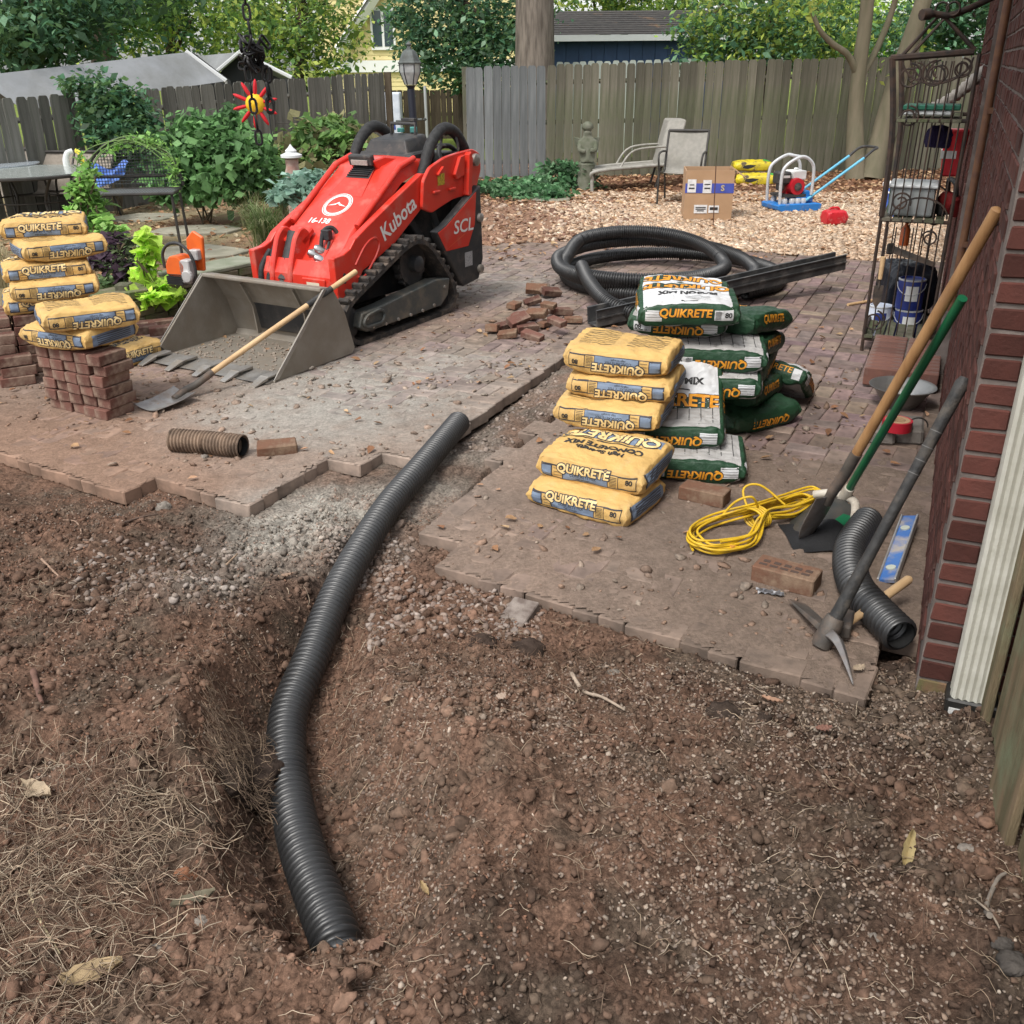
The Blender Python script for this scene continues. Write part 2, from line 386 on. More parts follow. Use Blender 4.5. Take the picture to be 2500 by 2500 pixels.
# ---- patio bed (sand, mud trodden over the pavers) and the pavers
def cover(x, y):
    n = fbm(x, y, 1.3, 4, 90); n2 = fbm(x, y, 9, 3, 92)
    d, _, _ = dline(x, y, [w2(-.5, -.2), w2(8, -.2)])
    c = .86 - .80 * sstep(4.1, 4.9, y - .15 * (n - .5)) * sstep(1.55, .95, d) - .40 * sstep(4.6, 6.6, y) + (n - .5) * 1.1 + (n2 - .5) * .5
    return np.clip(c, 0, 1)
m_mud = M('trodden_mud', (.85, .84, .82), (1.15, 1.12, 1.1), scale=70, rough=.95, bump=.9, bscale=120, spec=.15, vcol=True)
coarse_bump(m_mud, 40, .008, 170, .003)
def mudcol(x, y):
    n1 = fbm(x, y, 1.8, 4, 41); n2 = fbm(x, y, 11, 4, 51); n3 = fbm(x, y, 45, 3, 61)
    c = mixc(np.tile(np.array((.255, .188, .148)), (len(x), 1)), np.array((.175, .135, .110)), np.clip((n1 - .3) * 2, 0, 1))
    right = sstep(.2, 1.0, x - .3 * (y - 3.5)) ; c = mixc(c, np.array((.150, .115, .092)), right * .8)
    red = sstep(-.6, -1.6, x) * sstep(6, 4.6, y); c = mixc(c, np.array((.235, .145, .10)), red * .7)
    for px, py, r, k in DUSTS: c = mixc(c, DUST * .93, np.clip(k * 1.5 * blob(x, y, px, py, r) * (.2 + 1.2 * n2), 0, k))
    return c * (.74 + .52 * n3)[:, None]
bx = np.arange(-3.6, 5.2, .02); by = np.arange(2.2, 10.2, .02)
mgx, mgy = np.meshgrid(bx, by); mx, my = mgx.ravel(), mgy.ravel()
def paver_id(x, y):
    """centre of the paver under each point"""
    X, Y = x - .1, y; u = (X * EB[1] - Y * EB[0]) / DET; v = (EA[0] * Y - EA[1] * X) / DET; i = np.floor(u / PI_ + .5); j = np.floor(v / PI_ + .5); odd = (i + j) % 2 != 0
    fu, fv = u - i * PI_, v - j * PI_; cu = np.where(odd, i * PI_, i * PI_ + np.where(fu > 0, .25, -.25) * PI_); cv = np.where(odd, j * PI_ + np.where(fv > 0, .25, -.25) * PI_, j * PI_)
    return EA[0] * cu + EB[0] * cv + .1, EA[1] * cu + EB[1] * cv
pcx_, pcy_ = paver_id(mx, my); inn = inpoly(pcx_, pcy_, PATIO); ed = dline(mx, my, PATIO, True)[0]
mz = -.0145 + .019 * cover(mx, my) + (fbm(mx, my, 22, 3, 95) - .5) * .016
mz = np.where(ed < .08, np.minimum(mz, .004), mz)
mi = (np.arange(len(by) - 1)[:, None] * len(bx) + np.arange(len(bx) - 1)[None]).ravel(); q4 = np.stack([mi, mi + 1, mi + len(bx) + 1, mi + len(bx)], 1)
q4 = q4[inn[q4].all(1)]; used = np.unique(q4); rm = -np.ones(len(mx), int); rm[used] = np.arange(len(used)); q4 = rm[q4]
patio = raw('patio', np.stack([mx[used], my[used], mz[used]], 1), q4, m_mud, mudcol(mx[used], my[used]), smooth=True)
tag(patio, 'brick paver patio caked with mud', 'patio', kind='structure')

def brick_mesh(name, L, Wd, T, ch=.004, seed=0, rough=.0015):
    rn = random.Random(seed); b = bmesh.new(); bmesh.ops.create_cube(b, size=1)
    for v in b.verts: v.co = Vector((v.co.x * L, v.co.y * Wd, v.co.z * T)) + Vector((rn.uniform(-1, 1), rn.uniform(-1, 1), rn.uniform(-1, 1))) * rough
    bmesh.ops.bevel(b, geom=list(b.edges), offset=ch, segments=1, affect='EDGES')
    me = bpy.data.meshes.new(name); b.to_mesh(me); b.free(); return me
m_paver = M('paver_clay', (.75, .75, .75), (1.25, 1.22, 1.2), scale=14, rough=.92, bump=.5, bscale=90, spec=.15, obcol=True)
m_paverv = M('paver_clay_far', (.75, .75, .75), (1.25, 1.22, 1.2), scale=14, rough=.92, bump=.5, bscale=90, spec=.15, vcol=True)
pm = [brick_mesh('paver', .199, .098, .065, .005, i, .003) for i in range(6)]
for m_ in pm: m_.materials.append(m_paver)
cells = []
for i in range(-45, 45):
    for j in range(-5, 75):
        for k in (0, 1):
            u, v = i * PI_, j * PI_
            if (i + j) % 2: cu, cv, rz = u, v + (k - .5) * PI_ / 2, 0
            else: cu, cv, rz = u + (k - .5) * PI_ / 2, v, math.pi / 2
            x, y = EA[0] * cu + EB[0] * cv + .1, EA[1] * cu + EB[1] * cv
            cells.append((x, y, rz))
cx = np.array([c[0] for c in cells]); cy = np.array([c[1] for c in cells]); inn = inpoly(cx, cy, PATIO)
cells = [c for c, k in zip(cells, inn) if k]; cx, cy = cx[inn], cy[inn]; cvv = cover(cx, cy)
ed_, _, _ = dline(cx, cy, PATIO, True)
# visible ones first: bare of mud or at the broken edge, near the camera
score = np.hypot(cx, cy) + 6.0 * ((cvv > .8) & (ed_ > .16)) + 30 * (np.abs(cx / cy) > .62)
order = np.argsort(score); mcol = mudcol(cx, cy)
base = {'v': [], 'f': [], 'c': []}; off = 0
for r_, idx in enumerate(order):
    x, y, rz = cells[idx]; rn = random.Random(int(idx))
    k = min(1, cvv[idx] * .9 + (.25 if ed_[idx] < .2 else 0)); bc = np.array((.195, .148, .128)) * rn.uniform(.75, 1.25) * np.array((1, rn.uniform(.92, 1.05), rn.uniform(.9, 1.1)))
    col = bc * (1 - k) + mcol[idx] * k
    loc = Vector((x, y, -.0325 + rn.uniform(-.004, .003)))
    rot = Matrix(((EA[0], EB[0], 0, 0), (EA[1], EB[1], 0, 0), (0, 0, 1, 0), (0, 0, 0, 1))) @ Matrix.Rotation(rz + rn.uniform(-.02, .02), 4, 'Z') @ Matrix.Rotation(rn.uniform(-.012, .012), 4, 'X') @ Matrix.Rotation(rn.uniform(-.012, .012), 4, 'Y')
    me = pm[rn.randrange(6)]
    if r_ < 300:
        o = bpy.data.objects.new('paver', me); COL.objects.link(o); o.parent = patio; o.matrix_local = Matrix.Translation(loc) @ rot; o.color = (*col, 1)
    else:
        vs = [Matrix.Translation(loc) @ rot @ v.co for v in me.vertices]
        if off == 0: pass
        for p in me.polygons:
            base['f'].append(tuple(i + off for i in p.vertices))
        base['v'] += [tuple(v) for v in vs]; base['c'] += [tuple(col)] * len(vs); off += len(vs)
me = bpy.data.meshes.new('paver_field'); me.from_pydata(base['v'], [], base['f']); me.update()
at = me.color_attributes.new('Col', 'FLOAT_COLOR', 'POINT'); at.data.foreach_set('color', np.concatenate([np.array(base['c'], np.float32), np.ones((len(base['c']), 1), np.float32)], 1).ravel())
o = bpy.data.objects.new('paver_field', me); COL.objects.link(o); me.materials.append(m_paverv); o.parent = patio; o['kind'] = 'stuff'

# ---- scattered litter: each kind nobody could count is one object
def surf(x, y):
    h = height(x, y); ins = inpoly(x, y, PATIO); d, _, _ = dline(x, y, PATIO, True)
    mzz = np.maximum(-.0145 + .019 * cover(x, y) + (fbm(x, y, 22, 3, 95) - .5) * .016, 0)
    return np.where(ins & (d > .03), mzz, h)
CUBE = np.array([(x, y, z) for x in (-1, 1) for y in (-1, 1) for z in (-1, 1)], float); CF = np.array([(0, 1, 3, 2), (4, 6, 7, 5), (0, 4, 5, 1), (2, 3, 7, 6), (0, 2, 6, 4), (1, 5, 7, 3)])
b_ = bmesh.new(); bmesh.ops.create_icosphere(b_, subdivisions=1, radius=1); ICO = np.array([v.co[:] for v in b_.verts]); ICF = np.array([[v.index for v in f.verts] for f in b_.faces]); b_.free()
b_ = bmesh.new(); bmesh.ops.create_icosphere(b_, subdivisions=2, radius=1); ICO2 = np.array([v.co[:] for v in b_.verts]); ICF2 = np.array([[v.index for v in f.verts] for f in b_.faces]); b_.free()
def pebbles(name, x, y, size, pal, mat, label, flat=.6, base=(ICO, ICF), jit=.22, sink=.3, kind='stuff', smooth=True, local=None, tone=.72):
    n = len(x); Vb, Fb = base; z = surf(x, y)
    ang = RNG.uniform(0, 6.283, n); sc = size[:, None] * np.stack([RNG.uniform(.8, 1.4, n), RNG.uniform(.6, 1.0, n), RNG.uniform(flat * .6, flat * 1.2, n)], 1)
    V = Vb[None] * sc[:, None, :]; V = V * (1 + RNG.uniform(-jit, jit, (n, len(Vb), 1)))
    tx, ty = RNG.uniform(-.5, .5, n), RNG.uniform(-.5, .5, n)
    Z = V[..., 2] + V[..., 0] * tx[:, None] + V[..., 1] * ty[:, None]
    X = V[..., 0] * np.cos(ang)[:, None] - V[..., 1] * np.sin(ang)[:, None]; Y = V[..., 0] * np.sin(ang)[:, None] + V[..., 1] * np.cos(ang)[:, None]
    P = np.stack([X + x[:, None], Y + y[:, None], Z + (z + size * flat * (1 - 2 * sink) * .5)[:, None]], -1)
    Fc = (Fb[None] + (np.arange(n) * len(Vb))[:, None, None]).reshape(-1, Fb.shape[1])
    pal = np.array(pal) * tone; c = pal[RNG.integers(0, len(pal), n)] * RNG.uniform(.65, 1.3, (n, 1))
    if local is not None: c = c * (1 - local) + local * (earth(x, y) if off_patio(x, y).mean() > .5 else mudcol(x, y)) * RNG.uniform(.7, 1.25, (n, 1))
    c = np.repeat(c, len(Vb), 0)
    o = raw(name, P.reshape(-1, 3), Fc, mat, c, smooth=smooth); tag(o, label, 'litter', kind=kind); return o
def scat(n, px0, px1, py0, py1, dens=None):
    """points spread over a patch of ground seen between these rows and columns of the photo"""
    a, b, c, d = g2(px0, py0), g2(px1, py0), g2(px1, py1), g2(px0, py1)
    xs = RNG.uniform(min(p[0] for p in (a, b, c, d)), max(p[0] for p in (a, b, c, d)), n * 4); ys = RNG.uniform(min(a[1], c[1]), max(a[1], c[1]), n * 4)
    k = inpoly(xs, ys, [a, b, c, d])
    if dens is not None: k &= RNG.uniform(0, 1, len(xs)) < dens(xs, ys)
    return xs[k][:n], ys[k][:n]
m_stone = M('small_stones', (.8, .8, .8), (1.2, 1.2, 1.2), scale=90, rough=.85, spec=.25, vcol=True)
STONE = [(.42, .34, .27), (.34, .27, .21), (.50, .42, .34), (.28, .22, .18), (.22, .17, .14), (.36, .26, .19)]
off_patio = lambda x, y: (~inpoly(x, y, PATIO)).astype(float)
x, y = scat(22000, 850, 2500, 1600, 2850, lambda x, y: off_patio(x, y) * np.clip((fbm(x, y, 2.2, 3, 120) - .30) * 2.4, .05, 1))
pebbles('pea_gravel', x, y, RNG.uniform(.0022, .0062, len(x)) * (1 + .6 * (RNG.uniform(0, 1, len(x)) > .95)), STONE + [(.20, .14, .10)] * 5, m_stone, 'fine pea gravel pressed into the brown earth', local=.35, tone=.80, flat=.8, sink=.4)
x, y = scat(12000, -100, 1300, 1180, 2850, lambda x, y: off_patio(x, y) * np.clip((fbm(x, y, 2.6, 3, 121) - .35) * 2.2, .04, 1))
pebbles('fine_gravel', x, y, RNG.uniform(.002, .006, len(x)), STONE + [(.30, .15, .09)] * 6, m_stone, 'small stones and crumbs in the reddish earth', local=.4, flat=.75, sink=.4)
xa, ya = scat(420, 900, 1330, 1400, 1560, off_patio); xb, yb = scat(420, 180, 620, 1340, 1560, off_patio); xc, yc = scat(320, 800, 1010, 1290, 1420, off_patio); xd, yd = scat(200, 1080, 1360, 880, 1090, off_patio)
x, y = np.concatenate([xa, xb, xc, xd]), np.concatenate([ya, yb, yc, yd])
pebbles('crushed_stone', x, y, RNG.uniform(.006, .017, len(x)), [(.46, .38, .32), (.38, .30, .25), (.52, .45, .40), (.33, .25, .21)], m_stone, 'coarse crushed stone spilt at the broken paver edges', local=.4, tone=.66, flat=.65, jit=.3, sink=.25, smooth=False)
m_clod = M('earth_clods', (.75, .74, .72), (1.25, 1.2, 1.15), scale=60, rough=.97, bump=1.0, bscale=110, spec=.1, vcol=True)
x, y = scat(6500, -60, 2500, 1250, 2850, lambda x, y: off_patio(x, y) * np.clip((fbm(x, y, 3.0, 3, 122) - .45) * 4, .03, 1))
cl = pebbles('earth_crumbs', x, y, RNG.gamma(1.6, .0045, len(x)).clip(.003, .022), [tuple(CLAY), tuple(DARK), tuple(TAN), tuple(DARK * .8), tuple(CLAY * .7)], m_clod, 'loose crumbs and clods of dug earth', local=.85, tone=1.0, flat=.8, base=(ICO2, ICF2), jit=.25, sink=.35)
x, y = scat(16000, -60, 2500, 1230, 2850, off_patio)
pebbles('soil_grains', x, y, RNG.gamma(2.0, .0018, len(x)).clip(.0015, .009), [tuple(DARK), tuple(TAN), tuple(CLAY)], m_clod, 'fine crumbly grains of dug soil', flat=.9, base=(CUBE, CF), jit=.35, sink=.3, smooth=True, local=.6, tone=1.0)
x, y = scat(1500, 0, 2100, 880, 1600, lambda x, y: inpoly(x, y, PATIO) * np.clip((fbm(x, y, 2.0, 3, 123) - .35) * 2.5, .05, 1))
xe, ye = scat(900, 600, 1500, 640, 1000, lambda x, y: inpoly(x, y, PATIO) * 1.0)
x, y = np.concatenate([x, xe]), np.concatenate([y, ye])
pebbles('patio_crumbs', x, y, RNG.gamma(2.0, .0045, len(x)).clip(.003, .03), [(.34, .22, .16), (.27, .19, .15), (.46, .40, .34), (.38, .24, .17)], m_clod, 'mud crumbs and chips strewn over the pavers', local=.55, flat=.5, base=(ICO, ICF), jit=.3, sink=.2, smooth=False)
# gravel and fallen leaves of the yard beyond
x, y = scat(20000, 1230, 2420, 470, 640, lambda x, y: np.clip((x - .5 + 2.2 * (fbm(x, y, .9, 3, 77) - .5)) * .9, .04, 1) * off_patio(x, y))
pebbles('river_gravel', x, y, RNG.uniform(.012, .026, len(x)), [(.66, .50, .36), (.55, .40, .28), (.72, .58, .44), (.45, .31, .21), (.60, .42, .28)], m_stone, 'tan river gravel spread before the back fence', tone=.85, flat=.5, base=(CUBE, CF), jit=.3)
x, y = scat(2600, 1120, 1560, 480, 625, off_patio)
pebbles('dirt_chips', x, y, RNG.gamma(2.0, .009, len(x)).clip(.006, .05), [(.30, .20, .14), (.24, .15, .11), (.38, .30, .24), (.20, .12, .09)], m_clod, 'clods and chips on the bare dirt before the ivy', flat=.5, jit=.3, sink=.25, smooth=False, tone=1.0)
def flakes(name, x, y, size, pal, mat, label, curl=.35, lift=.004, asp=.55):
    n = len(x); z = surf(x, y) + lift
    T = np.array([(-1, 0, .0), (-.45, asp, curl * .6), (.3, asp * .9, curl), (1, 0, .2 * curl), (.3, -asp * .9, curl * .7), (-.45, -asp, curl * .5), (0, 0, -.05)])
    Fb = np.array([(0, 6, 1), (1, 6, 2), (2, 6, 3), (3, 6, 4), (4, 6, 5), (5, 6, 0)])
    ang = RNG.uniform(0, 6.283, n); V = T[None] * size[:, None, None] * (1 + RNG.uniform(-.25, .25, (n, 7, 1))); tx, ty = RNG.uniform(-.4, .4, n), RNG.uniform(-.4, .4, n)
    Z = V[..., 2] + V[..., 0] * tx[:, None] + V[..., 1] * ty[:, None] + .3 * size[:, None]
    X = V[..., 0] * np.cos(ang)[:, None] - V[..., 1] * np.sin(ang)[:, None]; Y = V[..., 0] * np.sin(ang)[:, None] + V[..., 1] * np.cos(ang)[:, None]
    P = np.stack([X + x[:, None], Y + y[:, None], Z + z[:, None]], -1).reshape(-1, 3); Fc = (Fb[None] + (np.arange(n) * 7)[:, None, None]).reshape(-1, 3)
    pal = np.array(pal); c = np.repeat(pal[RNG.integers(0, len(pal), n)] * RNG.uniform(.7, 1.25, (n, 1)), 7, 0)
    o = raw(name, P, Fc, mat, c); tag(o, label, 'leaves', kind='stuff'); return o
m_leafl = M('dead_leaf', (.8, .8, .8), (1.15, 1.15, 1.15), scale=60, rough=.8, spec=.2, vcol=True, trans=.15)
DEAD = [(.36, .22, .12), (.28, .15, .08), (.45, .31, .18), (.22, .11, .06), (.40, .24, .15)]
x, y = scat(5200, 1160, 2350, 408, 500); flakes('fallen_leaves', x, y, RNG.uniform(.02, .05, len(x)), DEAD, m_leafl, 'brown fallen leaves and mulch along the back fence')
x, y = scat(900, 1150, 2150, 480, 640); flakes('scattered_leaves', x, y, RNG.uniform(.015, .04, len(x)), DEAD, m_leafl, 'brown leaves blown over the gravel')
x, y = scat(1400, -50, 700, 470, 700); flakes('yard_leaves', x, y, RNG.uniform(.02, .05, len(x)), DEAD + [(.5, .42, .28)], m_leafl, 'dry leaves on the yard by the planting bed')
x, y = scat(260, 0, 2300, 800, 1350, lambda x, y: inpoly(x, y, PATIO) * 1.0); flakes('patio_leaves', x, y, RNG.uniform(.012, .03, len(x)), DEAD, m_leafl, 'small dead leaves on the patio')
def straw(name, x, y, ln, rad, pal, mat, label, ang=None, spread=1.0, lift=.006, bend=.25, tilt=.25):
    n = len(x); z = surf(x, y); S = 6; a = RNG.uniform(0, 6.283, n) if ang is None else ang + RNG.normal(0, spread, n); b = RNG.normal(0, bend, n); tz = np.abs(RNG.normal(0, tilt, n)); t = np.linspace(-.5, .5, S)
    th = a[:, None] + b[:, None] * t[None] * 2 + np.cumsum(RNG.normal(0, .10, (n, S)), 1); dx = np.cumsum(np.cos(th), 1) / S * ln[:, None]; dy = np.cumsum(np.sin(th), 1) / S * ln[:, None]
    cxx = x[:, None] + dx - dx.mean(1)[:, None]; cyy = y[:, None] + dy - dy.mean(1)[:, None]
    zz = surf(cxx.ravel(), cyy.ravel()).reshape(n, S); czz = np.maximum(zz, z[:, None] - .01) + lift + RNG.uniform(0, lift * 2, n)[:, None] + tz[:, None] * (t[None] + .5) * ln[:, None] * .35
    P = []
    for k in range(3):
        q = 2.094 * k; r = rad[:, None] * np.array([.7, 1, 1, 1, .8, .4])[None]
        P.append(np.stack([cxx - np.sin(th) * np.cos(q) * r, cyy + np.cos(th) * np.cos(q) * r, czz + np.sin(q) * r], -1))
    P = np.stack(P, 2).reshape(-1, 3); Fb = []
    for i in range(S - 1):
        for k in range(3): l = (k + 1) % 3; Fb.append((i * 3 + k, i * 3 + l, i * 3 + 3 + l, i * 3 + 3 + k))
    Fb = np.array(Fb); Fc = (Fb[None] + (np.arange(n) * S * 3)[:, None, None]).reshape(-1, 4)
    pal = np.array(pal); c = np.repeat(pal[RNG.integers(0, len(pal), n)] * RNG.uniform(.6, 1.3, (n, 1)), S * 3, 0)
    o = raw(name, P, Fc, mat, c, smooth=True); tag(o, label, 'litter', kind='stuff'); return o
m_straw = M('dry_fibre', (.85, .85, .85), (1.1, 1.1, 1.1), scale=50, rough=.8, spec=.2, vcol=True)
SW = [(.34, .26, .18), (.26, .185, .13), (.19, .13, .09), (.42, .34, .25), (.13, .088, .064)]
dl = lambda x, y: np.clip(1.2 * sstep(-.60, -1.0, x) * sstep(2.3, 1.7, y), 0, 1) * off_patio(x, y)
x, y = scat(1700, -100, 800, 1880, 2850, dl); straw('pine_straw', x, y, RNG.uniform(.05, .17, len(x)), RNG.uniform(.0006, .0014, len(x)), SW, m_straw, 'dry pine straw heaped on the earth in the corner')
x, y = scat(900, -50, 1000, 1450, 2850, off_patio); straw('root_fibres', x, y, RNG.uniform(.02, .09, len(x)), RNG.uniform(.0005, .0013, len(x)), SW, m_straw, 'thin torn roots sticking out of the earth', bend=.7, tilt=.6)
x, y = scat(1100, 800, 2480, 1500, 2850, off_patio); straw('dry_needles', x, y, RNG.uniform(.02, .10, len(x)), RNG.uniform(.0005, .0012, len(x)), SW, m_straw, 'thin needles and stalks on the gravelly earth')
# matted rootlets where the trench cut through the turf
def dtr(x, y): d, p, s_ = dline(x, y, PIPE2); return off_patio(x, y) * (d > .08) * np.exp(-((d - .16) / .09) ** 2) * (p > 5)
x, y = scat(750, 420, 1250, 1560, 2450, dtr); straw('trench_rootlets', x, y, RNG.uniform(.015, .07, len(x)), RNG.uniform(.0004, .0011, len(x)), [(.26, .16, .11), (.36, .25, .17), (.17, .11, .08)], m_straw, 'matted rootlets along the trench bank', bend=1.0, tilt=.9)
x, y = scat(700, 950, 1500, 1560, 1700, off_patio); straw('sod_rootlets', x, y, RNG.uniform(.015, .06, len(x)), RNG.uniform(.0005, .0012, len(x)), [(.16, .10, .07), (.24, .15, .10), (.12, .08, .06)], m_straw, 'dark torn sod roots below the paver edge', bend=1.0, tilt=.9)
# ================================================================== house wall, downspout, side fence
m_brick = M('wall_brick', (.088, .031, .024), (.050, .024, .020), scale=5, rough=.9, bump=.5, bscale=70, spec=.2, rand=.35, dirt=(.30, .20, .17), dscale=7, dlo=.58, dhi=.85)
m_mortar = M('mortar', (.19, .16, .145), (.12, .10, .09), scale=12, rough=.95, bump=.6, bscale=60, spec=.1)
m_mossb = M('mossy_brick', (.10, .10, .045), (.16, .10, .06), scale=16, rough=.95, bump=.5, bscale=60, spec=.1)
house = thing('brick_house_wall', 'dark red brick corner of the house behind the ribbed white downspout', 'wall', WC, WA)
# local frame: x along the wall away from the camera, y to the outside (left), z up
mb = MB(); mb.box((1.75, -.291, 1.35), (3.512, .590, 3.1)); mb.box((6.27, -.1985, 1.35), (5.56, .543, 3.1)); mb.build('mortar', m_mortar, house)
BL, BH, BD, JT = .194, .057, .09, .0105
sm = [brick_mesh('brick', BL, BD, BH, .004, 30 + i, .0025) for i in range(4)]
hm = [brick_mesh('brick', BD, BD, BH, .004, 40 + i, .0025) for i in range(3)]
for q in sm + hm: q.materials.append(m_brick)
field = MB(); nb = 0
def wall_brick(x, y, z, rz, me, moss=False):
    global nb
    rn = random; mt = Matrix.Translation((x, y, z)) @ Matrix.Rotation(rz + rn.uniform(-.008, .008), 4, 'Z') @ Matrix.Rotation(rn.uniform(-.006, .006), 4, 'Y')
    if nb < 300:
        o = bpy.data.objects.new('brick', me); COL.objects.link(o); o.parent = house; o.matrix_local = mt; nb += 1
        if moss: o.material_slots[0].link = 'OBJECT'; o.material_slots[0].material = m_mossb; o['label'] = 'moss stained brick'
    else: field.add([mt @ v.co for v in me.vertices], [tuple(p.vertices) for p in me.polygons])
rows = 34; pit = BH + JT
deferred = []
for r_ in range(rows):
    z = -.04 + pit * (r_ + .5); odd = r_ % 2
    # end face (towards the camera): y from 0 inwards
    y = -BD / 2 if odd else -BL / 2
    k = 0
    while y > -.5:
        hd = odd and k == 0
        wall_brick(BD / 2 - .012, y, z, math.pi / 2, hm[r_ % 3] if hd else sm[(r_ + k) % 4], moss=(r_ == 0))
        y -= ((BD if hd else BL) / 2 + BL / 2 + JT); k += 1
    # long face: starts behind the corner brick
    x = (BL if odd else BD) + JT + BL / 2 - .012; x = BL + JT - .012 + BL / 2 if odd else BD + JT - .012 + BL / 2
    if odd: wall_brick(BL / 2 - .012 + BD * 0 + .0, -BD / 2 + .012, z, 0, sm[0]) if False else None
    while x < 3.45:
        deferred.append((x, -BD / 2 + .010 + random.uniform(-.001, .001), z)); x += BL + JT
    x = 3.50 + BD / 2
    deferred.append((x - .0, .035, z))
    x = 3.50 + (BL if odd else BD) + JT + BL / 2
    while x < 9:
        deferred.append((x, .072 - BD / 2 + .010, z)); x += BL + JT
deferred.sort(key=lambda q: q[0] + (0 if .0 < q[2] < 1.9 else 1.5))
for q in deferred: wall_brick(*q, 0 if abs(q[0] - 3.545) > .02 else math.pi / 2, hm[0] if abs(q[0] - 3.545) < .02 else sm[random.randrange(4)])
o = field.build('brick_field', m_brick, house, fix=False); o['kind'] = 'stuff'
m_cond = M('painted_pipe', (.16, .075, .035), (.11, .05, .03), scale=20, rough=.6, bump=.1)
mb = MB(); mb.tube([(3.38, .035, .42), (3.38, .035, 2.9)], .022, 10)
for z in (.8, 1.5, 2.2): mb.box((3.38, .024, z), (.06, .03, .03))
mb.build('vertical_pipe', m_cond, house, smooth=40)
# eave over the wall, above the frame, added to shade this side
mb = MB(); mb.box((4.4, -.05, 2.96), (9.6, .9, .10)); mb.build('eave', M('shade_eave_paint', (.55, .53, .5), rough=.7), house)

# downspout
m_white = M('downspout_paint', (.50, .49, .43), (.40, .39, .33), scale=9, rough=.5, bump=.12, bscale=50, dirt=(.20, .19, .13), dscale=11, dlo=.60, dhi=.82)
m_blackp = M('black_plastic', (.012, .012, .012), (.025, .023, .02), scale=30, rough=.5, bump=.1)
dsp = thing('downspout', 'white ribbed metal downspout at the house corner ending in a black adapter', 'downspout', W(-.055, .150, 0), WA)
prof = []
hw, hd = .058, .036
def dside(x0, y0, x1, y1, n, amp):
    out = []
    for i in range(n * 6):
        t = i / (n * 6); a = amp * (0.5 - 0.5 * math.cos(2 * math.pi * n * t)); nxx, nyy = (y1 - y0), -(x1 - x0); l = math.hypot(nxx, nyy)
        out.append((x0 + (x1 - x0) * t - nxx / l * a, y0 + (y1 - y0) * t - nyy / l * a))
    return out
# local x = along wall, y = outwards; wide ribbed face looks at the camera (-x)
prof = dside(-hd, hw, -hd, -hw, 6, -.007) + dside(-hd, -hw, hd, -hw, 2, -.004) + dside(hd, -hw, hd, hw, 4, -.005) + dside(hd, hw, -hd, hw, 2, -.004)
mb = MB(); mb.ext(prof, lambda u, v, w_: Vector((u, v, w_)), .03, 2.9); mb.build('pipe', m_white, dsp, smooth=35)
mb = MB(); mb.box((0, 0, .005), (.10, .142, .06)); mb.box((0, 0, -.06), (.085, .12, .09)); mb.tube([(0, 0, -.1), (.0, 0, -.2)], .055, 14); mb.build('adapter', m_blackp, dsp, bevel=.006)
mb = MB(); mb.box((-.0512, .01, -.006), (.003, .10, .028)); mb.build('label', M('paper_label', (.62, .62, .60), (.35, .35, .35), scale=60, rough=.6), dsp)

# wooden side fence at the right edge
m_plank = M('old_plank', (.20, .145, .09), (.11, .095, .055), scale=3.5, rough=.9, bump=.6, bscale=22, spec=.15, rand=.18, stretch=(6, 6, .7), dirt=(.20, .23, .14), dscale=4, dlo=.5, dhi=.75)
sf = thing('plank_fence', 'weathered brown plank fence at the right edge beside the downspout', 'fence', (0, 0, 0))
FT = [G(px, py, -.02) for px, py in ((2372, 1690), (2397, 1800), (2412, 1926), (2445, 2126), (2473, 2299), (2497, 2455), (2520, 2640))]
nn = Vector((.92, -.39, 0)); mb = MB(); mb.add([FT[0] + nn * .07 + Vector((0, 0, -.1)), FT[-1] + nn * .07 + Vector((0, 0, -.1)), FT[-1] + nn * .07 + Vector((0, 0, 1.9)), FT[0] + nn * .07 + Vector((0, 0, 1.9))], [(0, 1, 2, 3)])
mb.build('gap_shade_sheet', M('gap_shade', (.05, .04, .03), rough=.95), sf)  # dark sheet behind the planks, painted as the shade in their gaps
for i, (p, q) in enumerate(zip(FT, FT[1:])):
    du = (q - p).normalized(); ln = (q - p).length - .034; zt = 1.9; mb = MB(); od = .020 * (i % 2)
    mb.ext([(0, 0), (ln * .5, .012 * (i % 3)), (ln, 0), (ln, zt), (0, zt)], lambda u, v, w_: p + du * u + nn * (w_ + od) + Vector((0, 0, v - .06 + .02 * (i % 3))), 0, .022); mb.build('plank', m_plank, sf, bevel=.003)
